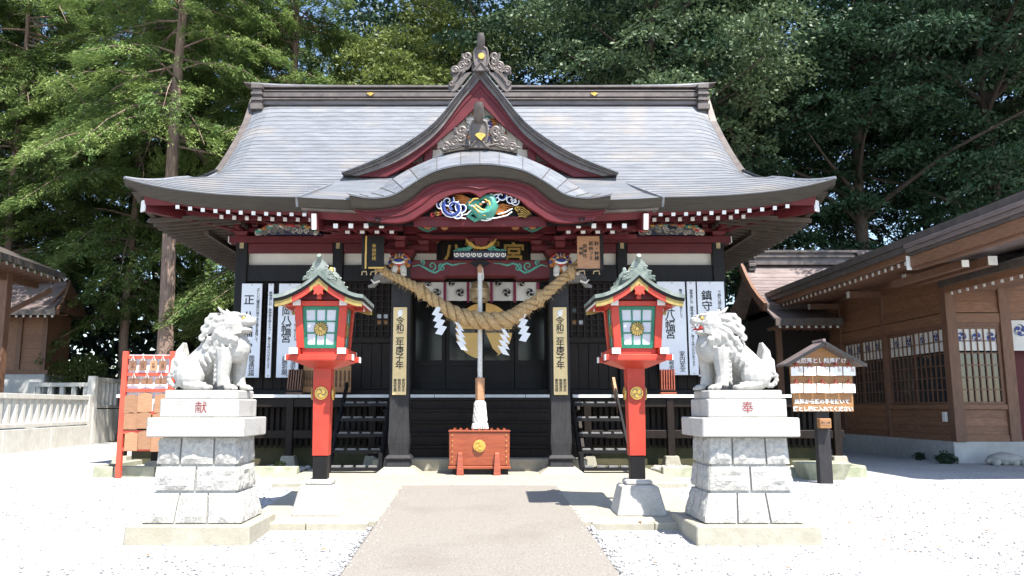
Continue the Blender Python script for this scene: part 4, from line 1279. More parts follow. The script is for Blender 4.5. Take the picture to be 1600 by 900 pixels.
dr = MB()
dr.tube([cpt(u, y) for u, y in ((728, 320), (740, 326), (752, 336), (764, 334), (770, 322), (768, 312), (758, 308), (748, 312))], [0.05, 0.11, 0.15, 0.16, 0.15, 0.13, 0.09, 0.05], n=10, flat=0.7)
dr.ball(cpt(741, 319), 0.12, n=12, m=8, sq=(1.2, 0.7, 0.85))
dr.tube([cpt(u, y) for u, y in ((740, 330), (732, 338), (742, 344), (752, 341))], [0.05, 0.045, 0.04, 0.02], n=8)
dragon = dr.build('dragon_carving', 'teal', hall, smooth=True)
for line in (((742, 322), (752, 330), (762, 332), (768, 322)), ((738, 324), (748, 334), (758, 340)), ((757, 314), (764, 318), (766, 326)), ((733, 322), (740, 314), (748, 313))):
    MB().tube([cpt(u, y) + Vector((0, -0.125, 0)) for u, y in line], [0.008, 0.016, 0.014, 0.006][:len(line)], n=5).build('carved_scale', 'goldpaint', dragon, smooth=True)
for k in range(9):
    MB().ball(cpt(734 + k * 4.2, 319 + 6 * math.sin(k * 0.8) + k * 0.8) + Vector((0, -0.11, 0)), 0.02, n=6, m=5, sq=(1.4, 0.5, 0.9)).build('carved_scale', 'plaster' if k % 2 else 'orange', dragon, smooth=True)
for k in range(5):   # orange wing feathers to the left
    MB().tube([cpt(u, y) for u, y in ((738, 313 + k * 1.6), (722, 306 + k * 3.0), (709 - k * 1.0, 305 + k * 3.6))], [0.03, 0.042, 0.012], n=6, flat=0.5).build('carved_feather', 'orange', dragon, smooth=True)
for k in range(6):   # tail feathers to the right
    MB().tube([cpt(u, y) for u, y in ((770, 322 + k * 2.2), (786, 320 + k * 3.0), (803 - k * 3, 323 + k * 3.2))], [0.03, 0.04, 0.012], n=6, flat=0.5).build('carved_feather', 'orange', dragon, smooth=True)
ed = MB()
for (u, y, r, st, sg) in ((708, 326, 0.17, 2.6, 1), (722, 326, 0.10, 2.0, 1), (700, 316, 0.09, 0.6, -1), (690, 322, 0.07, 2.5, 1), (783, 308, 0.10, 2.4, -1), (776, 313, 0.07, 1.0, 1), (797, 313, 0.08, 0.8, -1), (804, 317, 0.06, 0.4, -1), (716, 336, 0.08, 2.9, 1)):
    c = cpt(u, y)
    pts = spiral(c.x, c.z, r, 1.35, st, sg, 18, YC - 0.06)
    MB().tube(pts, [0.036 * r / 0.1 * (1 - 0.4 * i / 17) for i in range(18)], n=6, flat=0.6).build('carved_wave', 'blue', dragon, smooth=True)
    ed.tube(spiral(c.x, c.z, r * 1.28, 1.35, st, sg, 18, YC - 0.08), 0.0095, n=5)
for line in (((697, 336), (712, 341), (728, 343)), ((760, 343), (775, 342), (792, 338), (800, 332)), ((703, 331), (716, 338), (730, 336), (740, 326)), ((778, 336), (790, 333), (801, 327)), ((752, 345), (760, 346), (768, 344))):
    ed.tube([cpt(u, y) + Vector((0, -0.06, 0)) for u, y in line], 0.011, n=5)
ed.build('carved_foam', 'white', dragon, smooth=True)
dr = MB()
random.seed(4)
for i in range(10):
    dr.tube([cpt(806 + i * 0.6, 322 + i * 1.9) + Vector((0, 0.03, 0)), cpt(816, 324 + i * 1.7) + Vector((0, 0.0, 0)), cpt(829 - i, 334 + i * 0.7)], 0.018, n=5, mi=i % 2)
for i in range(7):
    c = cpt(676 + i * 4.0, 336 - i * 1.4)
    dr.tube(spiral(c.x, c.z, 0.045, 1.2, i * 1.1, 1, 12, YC + 0.0), 0.015, n=5, mi=(2, 1, 0)[i % 3])
for i in range(6):
    c = cpt(808 + i * 4.0, 325 + i * 2.0)
    dr.tube(spiral(c.x, c.z, 0.05, 1.2, i * 0.9, -1, 12, YC + 0.0), 0.016, n=5, mi=(0, 1)[i % 2])
for i in range(3):
    dr.ball(cpt(763 + i * 3, 303 + i), 0.035, n=6, m=5, mi=3)
tag(dr.build('carved_rock', ['goldpaint', 'darkwood', 'redpaint', 'white'], dragon, smooth=True), kind='stuff')

# ================================================================ things hung on and set before the hall
# offering box
ox, oy, oz = at(749, 748, 14.55).x, 14.55, apz(14.5)
box = thing('offering_box', 'red-brown wooden offering box with round gilt crest below the bell rope', 'offering box', (ox, oy, oz))
q0, q1 = zat(733, oy), zat(675, oy)
bw = 0.535
MB().frustum((ox, oy + 0.32), bw - 0.005, 0.30, q0 + 0.055, bw, 0.31, q1).build('chest', 'boxwood', box, bevel=0.012)
plain_box('base_moulding', ox - bw - 0.015, ox + bw + 0.015, oy - 0.01, oy + 0.65, q0, q0 + 0.053, 'boxwood', box, bevel=0.01)
plain_box('plinth', ox - bw + 0.06, ox + bw - 0.03, oy + 0.04, oy + 0.6, oz, q0 - 0.001, 'black', box)
plain_box('rim', ox - bw - 0.012, ox + bw + 0.012, oy - 0.012, oy + 0.655, q1 + 0.001, q1 + 0.03, 'boxwood', box, bevel=0.008)
for i in range(9):
    cube_inst('grille_bar', 'boxwood', (ox - 0.44 + i * 0.11, oy + 0.32, q1 + 0.045), (0.04, 0.6, 0.03), box)
for x in (-0.335, 0.31):
    MB().hexa([(ox + x - 0.065, oy - 0.12, oz), (ox + x + 0.065, oy - 0.12, oz), (ox + x + 0.06, oy + 0.02, oz), (ox + x - 0.06, oy + 0.02, oz)],
              [(ox + x - 0.038, oy - 0.05, q0 + 0.27), (ox + x + 0.038, oy - 0.05, q0 + 0.27), (ox + x + 0.038, oy + 0.012, q0 + 0.30), (ox + x - 0.038, oy + 0.012, q0 + 0.30)]).build('leg', 'boxwood', box, bevel=0.006)
stud = MB().ball((0, 0, 0), 0.012, n=6, m=4).mesh('stud', 'goldpaint')
for sg in (-1, 1):
    for k in range(6):
        link('stud', stud, box, loc=(ox + sg * 0.475, oy - 0.004, q0 + 0.12 + k * 0.093))
cz = zat(697, oy)
cm = MB().lathe([(0.0, -0.0), (0.105, 0.0), (0.11, 0.012), (0.02, 0.02)], 20, (ox, oy - 0.022, cz), 'y').build('crest_disc', 'goldpaint', box)
crest(MB(), ox, cz, 0.09, oy - 0.022, 0.012, rot0=0.9).build('crest', 'gold', cm)

# bell
bz = zat(437, 15.35)
bell = thing('bell', 'round brass suzu bell hanging behind the white rope', 'bell', (0, 15.35, bz - 0.5))
br = MB().lathe([(0.03, 0.0), (0.06, -0.02), (0.13, -0.05), (0.165, -0.12), (0.175, -0.17), (0.20, -0.19), (0.20, -0.215), (0.18, -0.23), (0.19, -0.30), (0.18, -0.38), (0.14, -0.43), (0.05, -0.45)], 24, (0, 15.35, bz)).build('bell_body', 'brass', bell, smooth=True, angle=50)
MB().tube([(0, 15.35, bz - 0.02), (0, 15.35, bz + 0.3)], 0.02, n=6).build('hanger', 'brass', bell)
MB().box(-0.11, 0.11, 15.155, 15.175, bz - 0.40, bz - 0.385).build('bell_slit', 'black', bell)

# bell rope
ry = 14.72
rope = thing('bell_rope', 'white braided bell rope with wooden sleeve and tassel in the middle', 'rope', (0, ry, zat(670, ry)))
zt_, zs1, zs0, ze = zat(420, ry), zat(590, ry), zat(625, ry), zat(670, ry)
for k in range(3):
    pts = []
    for i in range(120):
        t = i / 119
        a = t * 2 * math.pi * 22 + k * 2.094
        pts.append((0.0 + 0.022 * math.cos(a), ry + 0.022 * math.sin(a), zt_ + (zs1 - zt_) * t))
    MB().tube(pts, 0.026, n=6).build('strand', 'cotton', rope, smooth=True)
MB().lathe([(0.076, zs0), (0.082, zs0 + 0.01), (0.082, zs1 - 0.01), (0.075, zs1)], 6, (0, ry, 0)).build('wooden_sleeve', 'emawood', rope)
tz = zs0
MB().lathe([(0.06, tz), (0.095, tz - 0.03), (0.10, tz - 0.10), (0.115, tz - 0.3), (0.13, ze + 0.06)], 20, (0, ry, 0)).build('tassel', 'cotton', rope, smooth=True)
fr = MB()
for k in range(22):
    a = 2 * math.pi * k / 22
    fr.tube([(0.125 * math.cos(a), ry + 0.125 * math.sin(a), ze + 0.10), (0.142 * math.cos(a), ry + 0.142 * math.sin(a), ze)], 0.014, n=5)
tag(fr.build('tassel_fringe', 'cotton', rope), kind='stuff')
net = MB()
for k in range(12):
    for sg in (-1, 1):
        net.tube([((0.10 + 0.03 * t / 5) * math.cos(2 * math.pi * k / 12 + sg * t * 0.26), ry + (0.10 + 0.03 * t / 5) * math.sin(2 * math.pi * k / 12 + sg * t * 0.26), tz - 0.05 - 0.065 * t) for t in range(6)], 0.006, n=4)
tag(net.build('tassel_net', 'cotton', rope), kind='stuff')
MB().tube([(0, ry, zt_ - 0.08), (0, ry, zt_ + 0.02), (0, ry + 0.05, zt_ + 0.06)], [0.05, 0.055, 0.04], n=8).build('rope_knot', 'emawood', rope, smooth=True)
MB().tube([(0.045, ry - 0.02, zt_), (0.06, ry - 0.03, zt_ - 0.16), (0.05, ry - 0.03, zt_ - 0.22)], [0.012, 0.014, 0.008], n=5).build('rope_tail', 'cotton', rope)

# sacred straw rope
sp = [(582, 397), (592, 413), (606, 427), (631, 439), (658, 454), (687, 475), (716, 492), (746, 500), (775, 502), (800, 496), (819, 483), (844, 466), (870, 444), (892, 425), (912, 404), (917, 398)]
th = [4.5, 6, 6.5, 7, 8.5, 9.5, 12, 13.5, 14, 12.5, 10.5, 9.5, 8, 7.5, 7, 6]
YS = 14.62
sm = smooth_tab(sp, 150)
P3 = [at(u, y, YS - 0.1 * math.sin(math.pi * i / 149)) for i, (u, y) in enumerate(sm)]
rad = [interp(list(zip([k * 149 / 15 for k in range(16)], th)), i) / FPX * 15.0 for i in range(150)]
shime = thing('straw_rope', 'thick twisted straw rope sagging between the porch pillars', 'rope', (P3[75].x, P3[75].y, P3[75].z - 0.2))
for k in range(3):
    pts, rs = [], []
    ph = 0.0
    for i in range(150):
        d = (P3[min(i + 1, 149)] - P3[max(i - 1, 0)]).normalized()
        n1 = Vector((0, -1, 0)); n2 = d.cross(n1).normalized()
        ph += 0.021 / max(rad[i], 0.04) * 2.9
        a = ph + k * 2.0944
        pts.append(P3[i] + (n1 * math.cos(a) + n2 * math.sin(a)) * rad[i] * 0.60)
        rs.append(rad[i] * (0.47 + 0.05 * mnoise.noise((i * 0.31, k * 7.0, 0)) + 0.03 * mnoise.noise((i * 0.9, k * 3.0, 5))))
    MB().tube(pts, rs, n=9).build('strand', 'rope', shime, smooth=True)
for (u, y, r) in ((658, 454, 9), (844, 466, 10), (592, 414, 7), (893, 425, 8)):
    c = at(u, y, YS - 0.05)
    kk = MB()
    rr = r / FPX * 15
    for j in range(3):
        kk.tube([(c.x + (j - 1) * 0.035 + 0.02 * math.cos(2 * math.pi * i / 12), c.y + rr * 1.25 * math.cos(2 * math.pi * i / 12), c.z + rr * 1.25 * math.sin(2 * math.pi * i / 12)) for i in range(13)], 0.024, n=6)
    kk.tube([(c.x, c.y - rr, c.z - 0.05), (c.x - 0.04, c.y - rr - 0.02, c.z - 0.18)], [0.03, 0.012], n=5)
    kk.build('tie_knot', 'rope', shime, smooth=True)
wisp = MB()
random.seed(31)
for i in range(520):
    j = random.randrange(8, 142)
    d = Vector((random.uniform(-1, 1), random.uniform(-1, 0.2), random.uniform(-1, 0.5))).normalized()
    wisp.tube([P3[j] + d * rad[j] * 0.9, P3[j] + d * (rad[j] * 1.1 + random.uniform(0.02, 0.08)) + Vector((0, 0, -0.03))], [0.004, 0.0015], n=3)
tag(wisp.build('straw_wisp', 'rope', shime), kind='stuff')

# zigzag paper streamers
def streamer(u0, y0, u1, y1, label, flip):
    a, b = at(u0, y0, YS - 0.16), at(u1, y1, YS - 0.16)
    t = thing('paper_streamer', label, 'paper streamer', (b.x, a.y, b.z), group='paper streamers on the straw rope')
    d = (b - a) / 4
    s = -1 if flip else 1
    for k in range(4):
        p = a + d * k
        w = 0.085 + 0.012 * k
        y = a.y - 0.004 * k
        q = MB()
        lo = [(p.x - w * 0.5 - s * 0.04, y, p.z - 0.13), (p.x + w * 0.5 - s * 0.04, y - 0.012, p.z - 0.16), (p.x + w * 0.5 + s * 0.05, y - 0.012, p.z - 0.01), (p.x - w * 0.5 + s * 0.05, y, p.z + 0.02)]
        q.add(lo + [(x, yy + 0.003, z) for x, yy, z in lo], [(0, 1, 2, 3), (7, 6, 5, 4), (0, 4, 5, 1), (1, 5, 6, 2), (2, 6, 7, 3), (3, 7, 4, 0)])
        q.build('paper_fold', 'whitepaper', t)
    MB().tube([a + Vector((0.02 * s, 0.0, 0.0)), a + Vector((0.01 * s, 0.02, 0.1))], 0.006, n=5).build('tie_string', 'cotton', t)
    return t


streamer(682, 480, 691, 520, 'leftmost zigzag white paper streamer hanging from the straw rope', False)
streamer(718, 504, 724, 545, 'zigzag white paper streamer just left of the bell rope', True)
streamer(790, 514, 786, 551, 'zigzag white paper streamer just right of the bell rope', True)
streamer(815, 489, 821, 531, 'rightmost zigzag white paper streamer hanging from the straw rope', False)

# crested curtain over the doorway
YCU = 17.75
cu0, cu1 = zat(470, YCU), zat(441, YCU)
xL, xR = at(660, 450, YCU).x, at(842, 450, YCU).x
cur = thing('door_curtain', 'short white curtain with black swirl crests across the doorway', 'curtain', ((xL + xR) / 2, YCU, cu0))
MB().tube([(xL - 0.2, YCU, cu1 + 0.02), (xR + 0.2, YCU, cu1 + 0.02)], 0.02, n=6).build('curtain_rod', 'darkwood', cur)
npn = 5
wid = (xR - xL) / npn
for k in range(npn):
    x0 = xL + k * wid
    c = MB()
    c.grid([[(x0 + 0.01 + (wid - 0.06) * i / 8, YCU + 0.02 * math.sin(i * 1.3 + k) * (1 - j / 3), cu0 + (cu1 - cu0) * j / 3) for i in range(9)] for j in range(4)])
    pan = c.build('curtain_panel', 'cloth', cur, smooth=True)
    crest(MB(), x0 + 0.25 * wid, cu1 - 0.02, 0.085, YCU - 0.03, 0.003, rot0=0.3 + k).build('swirl_crest', 'ink', pan)
    crest(MB(), x0 + 0.62 * wid, cu0 + 0.18, 0.10, YCU - 0.03, 0.003, rot0=1.1 + k).build('swirl_crest', 'ink', pan)
    cube_inst('curtain_tape', 'purple', (x0 + wid - 0.02, YCU - 0.025, (cu0 + cu1) / 2 - 0.02), (0.055, 0.008, cu1 - cu0 + 0.04), cur)

# name plaque behind the frog-leg carving
YN = YP + 0.42
n0, n1 = zat(409, YN), zat(371, YN)
nx0, nx1 = at(682, 390, YN).x, at(829, 390, YN).x
npq = thing('name_plaque', 'dark wooden name plaque with gold characters over the entrance', 'plaque', ((nx0 + nx1) / 2, YN, n0))
plain_box('plaque_board', nx0 + 0.06, nx1 - 0.06, YN, YN + 0.05, n0, n1 - 0.03, 'darkwood', npq)
plain_box('frame_side', nx0, nx0 + 0.058, YN - 0.03, YN + 0.06, n0, n1, 'black', npq, bevel=0.008)
plain_box('frame_side', nx1 - 0.058, nx1, YN - 0.03, YN + 0.06, n0, n1, 'black', npq, bevel=0.008)
plain_box('frame_top', nx0 + 0.06, nx1 - 0.06, YN - 0.03, YN + 0.06, n1 - 0.05, n1 + 0.02, 'black', npq, bevel=0.008)
MB().prism([(nx0 - 0.0, n1 - 0.13), (nx0 + 0.05, n1 - 0.10), (nx0 + 0.05, n1 - 0.04), (nx0 + 0.18, n1 - 0.04), (nx0 + 0.16, n1), (nx0 + 0.18, n1 + 0.02), (nx0, n1 + 0.02)], YN - 0.04, YN - 0.031).build('gilt_corner', 'goldpaint', npq)
MB().prism([(nx1 - 0.0, n1 - 0.07), (nx1 - 0.06, n1 - 0.04), (nx1 - 0.18, n1 - 0.04), (nx1 - 0.16, n1 - 0.01), (nx1 - 0.18, n1 + 0.02), (nx1 - 0.04, n1 + 0.02), (nx1 + 0.02, n1)], YN - 0.04, YN - 0.031).build('gilt_corner', 'goldpaint', npq)
for ch, u, y, s in (('八', 708, 399, 0.44), ('宮', 803, 398, 0.44), ('幡', 755, 398, 0.42), ('納', 776, 381, 0.12), ('奉', 731, 381, 0.12)):
    p = at(u, y, YN - 0.015)
    lettering('gold_character', ch, s, (p.x, YN - 0.012, p.z), 'goldpaint', npq, bold=0.018, thick=0.012)

# slanting donor boards hung left and right of the porch
YD = 14.35
a, b = at(903, 440, YD), at(941, 398, YD)
db = thing('donor_board', 'pale cedar donor board with black characters hanging right of the rope', 'sign board', ((a.x + b.x) / 2, YD, a.z))
z0, z1 = zat(420, YD), zat(369, YD)
plain_box('board_face', a.x, b.x - 0.04, YD, YD + 0.04, z0, z1, 'emawood', db)
plain_box('board_frame', b.x - 0.038, b.x + 0.02, YD - 0.02, YD + 0.06, z0 - 0.03, z1 + 0.03, 'black', db)
plain_box('board_frame', a.x - 0.02, b.x - 0.04, YD - 0.02, YD + 0.06, z0 - 0.04, z0 - 0.002, 'black', db)
for x, s, tx in ((b.x - 0.10, 0.085, '鈴・鈴緒'), (b.x - 0.20, 0.085, '若林フミ'), (b.x - 0.31, 0.08, '同神社'), (b.x - 0.38, 0.07, '奉納')):
    lettering('characters', tx, s, (x, YD - 0.004, (z0 + z1) / 2 + 0.02), 'ink', db, vertical=True, gap=1.25, bold=0.01)
for x in (a.x + 0.06, b.x - 0.12):
    MB().tube([(x - 0.05, YD - 0.03, z0 - 0.10), (x - 0.04, YD - 0.03, z0 - 0.05), (x + 0.05, YD - 0.03, z0 - 0.04), (x + 0.06, YD - 0.03, z0 - 0.11)], 0.014, n=5).build('hook', 'brass', db)
a, b = at(567, 440, YD), at(600, 398, YD)
db = thing('framed_board', 'black board in a thin gilt frame hanging left of the rope', 'sign board', ((a.x + b.x) / 2, YD, a.z))
plain_box('board_face', a.x + 0.03, b.x, YD, YD + 0.04, z0, z1, 'black', db)
plain_box('board_frame', a.x - 0.03, a.x + 0.015, YD - 0.02, YD + 0.05, z0 - 0.04, z1 + 0.03, 'black', db)
cube_inst('gilt_edge', 'goldpaint', (a.x + 0.045, YD - 0.012, (z0 + z1) / 2), (0.03, 0.02, z1 - z0), db)
cube_inst('gilt_edge', 'goldpaint', ((a.x + b.x) / 2 + 0.05, YD - 0.012, z0 + 0.015), (b.x - a.x - 0.09, 0.02, 0.03), db)
lettering('characters', '奉納鈴緒', 0.075, (a.x + 0.19, YD - 0.004, (z0 + z1) / 2), 'goldpaint', db, vertical=True, gap=1.2)
for x in (a.x + 0.02, a.x + 0.18):
    MB().tube([(x - 0.04, YD - 0.03, z0 - 0.12), (x - 0.03, YD - 0.03, z0 - 0.06), (x + 0.04, YD - 0.03, z0 - 0.05), (x + 0.05, YD - 0.03, z0 - 0.12)], 0.013, n=5).build('hook', 'brass', db)

# year plaques on the porch pillars
for sg, lab in ((-1, 'tall gold year plaque fixed to the left porch pillar'), (1, 'tall gold year plaque fixed to the right porch pillar')):
    x = sg * XP
    yy = YP - 0.21
    z0, z1 = zat(617, yy), zat(480, yy)
    t = thing('year_plaque', lab, 'plaque', (x, yy, z0), group='year plaques on the porch pillars')
    plain_box('plaque_board', x - 0.125, x + 0.125, yy, yy + 0.022, z0, z1, 'plaque', t, bevel=0.004)
    lettering('year_characters', '令和二年庚子年', 0.155, (x, yy - 0.002, z0 + 0.93), 'ink', t, vertical=True, gap=1.04, bold=0.012)
    for k, tx in enumerate(('家内安全', '無病息災', '商売繁盛')):
        lettering('small_characters', tx, 0.062, (x + 0.075 - 0.075 * k, yy - 0.002, z0 + 0.17), 'ink', t, vertical=True, gap=1.1, bold=0.008)
    m = MB()
    m.ball((x, yy - 0.004, z1 - 0.11), 0.06, n=12, m=6, sq=(0.75, 0.12, 1.1)).tube([(x + 0.02, yy - 0.006, z1 - 0.06), (x + 0.07, yy - 0.006, z1 - 0.05)], [0.02, 0.006], n=6).tube([(x - 0.02, yy - 0.006, z1 - 0.16), (x - 0.07, yy - 0.006, z1 - 0.18)], [0.01, 0.004], n=5)
    m.build('white_mouse', 'white', t, smooth=True)

# tall white name boards on the hall wall
YB_ = 17.72


def name_board(u0, u1, y0, y1, label, cols):
    a, b = at(u0, y1, YB_), at(u1, y0, YB_)
    t = thing('name_board', label, 'sign board', ((a.x + b.x) / 2, YB_, a.z), group='white name boards on the hall wall')
    plain_box('board_face', a.x, b.x, YB_, YB_ + 0.025, a.z, b.z, 'boardwhite', t, bevel=0.004)
    W, H = b.x - a.x, b.z - a.z
    for fx_, fz_, s, tx, gp in cols:
        lettering('characters', tx, s, (a.x + W * fx_, YB_ - 0.003, a.z + H * fz_), 'ink', t, vertical=True, gap=gp, bold=0.012 if s > 0.15 else 0.004)
    for sg in (0.06, 0.94):
        cube_inst('screw_cap', 'brass', (a.x + W * 0.5, YB_ - 0.004, a.z + H * (0.02 if sg < 0.5 else 0.985)), (0.03, 0.01, 0.02), t)


LT = '御神徳には、御神徳を称えるべく、様々な呼び方があります'
name_board(372, 410, 443, 590, 'white board headed 正八 nearest the left corner of the hall', [(0.38, 0.56, 0.24, '正八幡宮', 1.75), (0.82, 0.66, 0.075, '正しい八幡信仰の神である事を意味して', 1.04), (0.62, 0.12, 0.13, '開運招福', 1.0)])
name_board(414, 428, 443, 590, 'narrow white board of small writing beside the left stone lion', [(0.5, 0.5, 0.068, LT, 1.1)])
name_board(431, 470, 443, 590, 'white board reading 岡八幡宮 behind the left red lantern', [(0.40, 0.60, 0.23, '鶴岡八幡宮', 1.02), (0.38, 0.13, 0.13, '必勝祈願', 1.0), (0.82, 0.62, 0.07, '武運長久の神として広く知られる', 1.1), (0.76, 0.12, 0.12, '交通安全', 1.0)])
name_board(1031, 1073, 440, 586, 'white board reading 旭丘八幡宮 behind the right red lantern', [(0.40, 0.62, 0.23, '旭丘八幡宮', 1.02), (0.40, 0.13, 0.11, '子孫繁栄', 1.0), (0.78, 0.76, 0.07, '陽が昇る丘の宮として', 1.1), (0.76, 0.14, 0.13, '家内安全', 1.0)])
name_board(1075, 1089, 440, 586, 'narrow white board of small writing beside the right stone lion', [(0.5, 0.5, 0.068, LT, 1.1)])
name_board(1092, 1131, 440, 588, 'white board headed 鎮守 nearest the right corner of the hall', [(0.38, 0.62, 0.24, '鎮守八幡宮', 1.15), (0.82, 0.68, 0.08, '下野乃国正鎮守の社として', 1.15)])

# wooden racks and notice boards on the veranda
def slot_rack(u, label, m):
    p = at(u, 607, 17.1)
    t = thing('slip_rack', label, 'rack', (p.x, 17.1, ZF))
    w = 0.13
    for k in range(6):
        cube_inst('rack_slat', m, (p.x - w + k * 0.052, 17.1, ZF + 0.32), (0.022, 0.16, 0.42), t, rot=(-0.12, 0.04, 0))
    plain_box('rack_base', p.x - w - 0.04, p.x + w + 0.04, 17.0, 17.22, ZF + 0.002, ZF + 0.06, m, t, bevel=0.006)
    plain_box('rack_rail', p.x - w - 0.02, p.x + w + 0.02, 17.06, 17.1, ZF + 0.10, ZF + 0.14, m, t)


slot_rack(461, 'dark brown slatted slip rack on the veranda by the left lantern', 'brownpost')
slot_rack(1043, 'red-brown slatted slip rack on the veranda by the right lantern', 'boxwood')
for u0, u1, lab in ((473, 496, 'small wooden notice board showing left of the left lantern post'), (515, 549, 'wider wooden notice board showing right of the left lantern post')):
    a, b = at(u0, 611, 17.25), at(u1, 571, 17.25)
    t = thing('notice_board', lab, 'notice board', ((a.x + b.x) / 2, 17.25, ZF))
    MB().box(a.x, b.x, 17.25, 17.28, ZF + 0.06, b.z).build('board_face', 'signwood', t, bevel=0.006)
    for k in range(5):
        lettering('characters', '奉納者御芳名録', 0.055, (a.x + (b.x - a.x) * (k + 0.5) / 5, 17.245, (ZF + 0.06 + b.z) / 2), 'ink', t, vertical=True, gap=1.05)
    for x in (a.x + 0.05, b.x - 0.05):
        cube_inst('board_leg', 'darkwood', (x, 17.3, ZF + 0.12), (0.03, 0.03, 0.238), t)

# step ladders up to the veranda
def ladder(x0, x1, label, nt):
    t = thing('step_ladder', label, 'steps', ((x0 + x1) / 2, 15.2, 0.05), group='portable step ladders')
    B, T_ = (15.0, 0.06), (16.72, 1.50)
    for x in (x0, x1):
        MB().beam((x, B[0], B[1] + 0.02), (x, T_[0] + 0.15, T_[1] + 0.2), 0.05, 0.14, up=(0, -1, 1)).build('ladder_string', 'black', t, bevel=0.006)
        plain_box('ladder_foot', x - 0.035, x + 0.035, B[0] - 0.04, B[0] + 0.08, 0.066, 0.42, 'black', t)
    for k in range(nt):
        q = k / nt
        y, z = B[0] + (T_[0] - B[0]) * q, 0.14 + (T_[1] - 0.06) * q
        cube_inst('tread', 'black', ((x0 + x1) / 2, y + 0.06, z), (x1 - x0 - 0.052, 0.22, 0.035), t)
        cube_inst('tread_nosing', 'black', ((x0 + x1) / 2, y - 0.062, z - 0.004), (x1 - x0 - 0.052, 0.02, 0.06), t)
        for j in range(4):
            w = (x1 - x0 - 0.05) / 4
            cube_inst('grip_pad', 'carvegrey', (x0 + 0.025 + w * (j + 0.5), y + 0.03, z + 0.036), (w * 0.72, 0.12, 0.036), t)
    return t


ladder(-2.74, -1.80, 'dark wooden step ladder leaning on the veranda behind the left lantern', 5)
lr = ladder(1.84, 2.76, 'dark wooden step ladder leaning on the veranda beside the right lantern', 5)
MB().beam((2.76, 16.35, 1.19), (2.76, 16.95, 1.80), 0.054, 0.145, up=(0, -1, 1)).build('pale_string_end', 'emawood', lr)

# ---------------------------------------------------------------- votive rack at the left
rk0, rk1 = at(186, 744, 14.75), at(273, 744, 14.75)
rx0, rx1 = rk0.x, -5.55
RY = 14.72
rack = thing('votive_rack', 'orange-red wooden rack for prayer plaques left of the stone lion', 'rack', ((rx0 + rx1) / 2, RY, 0))
ztop = zat(549, RY)
for x in (rx0, rx1):
    plain_box('rack_post', x - 0.045, x + 0.045, RY - 0.04, RY + 0.04, 0, ztop, 'rackred', rack, bevel=0.006)
rails = [zat(y, RY) for y in (558, 585, 610, 645, 675, 702)]
for z in rails:
    plain_box('rack_rail', rx0 + 0.046, rx1 - 0.046, RY - 0.025, RY + 0.025, z - 0.03, z + 0.03, 'rackred', rack)
plain_box('rack_backing', rx0 + 0.05, rx1 - 0.05, RY + 0.03, RY + 0.045, rails[3], ztop - 0.06, 'boardwhite', rack)
random.seed(17)
rows = ['top row', 'second row', 'third row', 'fourth row', 'bottom row']
orders = {4: ['first', 'second', 'third', 'last'], 3: ['left', 'middle', 'right']}
for r_, (zz, cnt, w, h, m) in enumerate(((rails[0], 4, 0.13, 0.19, 'brownwood'), (rails[1], 3, 0.21, 0.13, 'brownwood'), (zat(614, RY), 3, 0.36, 0.34, 'emawood'), (zat(645, RY), 3, 0.36, 0.30, 'emawood'), (zat(674, RY), 3, 0.36, 0.33, 'emawood'))):
    for k in range(cnt):
        span = rx1 - rx0 - 0.12
        x = rx0 + 0.06 + span * (k + 0.5) / cnt + random.uniform(-0.01, 0.01)
        w2 = min(w, span / cnt * 1.02)
        zt2 = zz - 0.05 if r_ < 2 else zz + (0.012 if k == 1 else 0)
        y = RY - 0.045 - 0.014 * (k % 2)
        if r_ > 1: zt2 += random.uniform(-0.025, 0.012); x += random.uniform(-0.015, 0.015); w2 *= random.uniform(0.90, 1.04)
        t = thing('prayer_plaque', 'cedar prayer plaque, %s in the %s of the red rack' % (orders[cnt][k], rows[r_]), 'plaque', (x, y, zt2 - h), group='prayer plaques on the red rack')
        mm_ = 'emawood' if (r_ > 1 or (r_ == 0 and k == 2)) else 'brownwood'
        MB().prism([(x - w2 / 2, zt2 - h), (x + w2 / 2, zt2 - h), (x + w2 / 2, zt2 - 0.03), (x, zt2), (x - w2 / 2, zt2 - 0.03)], y, y + 0.012).build('tablet', mm_, t)
        if r_ < 2:
            MB().tube([(x - 0.03, y - 0.004, zt2 - 0.02), (x, y - 0.006, zt2 + 0.07), (x + 0.03, y - 0.004, zt2 - 0.02)], 0.008, n=4).build('cord', 'cotton', t)
        if r_ < 2:
            lettering('characters', '祈願', h * 0.3, (x, y - 0.002, zt2 - h * 0.55), 'brownpost', t, vertical=True, thick=0.0015)
# leaning brown post behind the rack, and a grey block
p = at(247, 715, 15.6)
fp = thing('wooden_post', 'short weathered post on a pale block behind the red rack', 'post', (p.x, 15.5, 0.055))
plain_box('shaft', p.x - 0.07, p.x + 0.07, 15.43, 15.57, 0.25, 1.35, 'darkwood', fp)
MB().frustum((p.x, 15.5), 0.17, 0.17, 0.05, 0.14, 0.14, 0.25).build('footing', 'creamstone', fp, bevel=0.015)

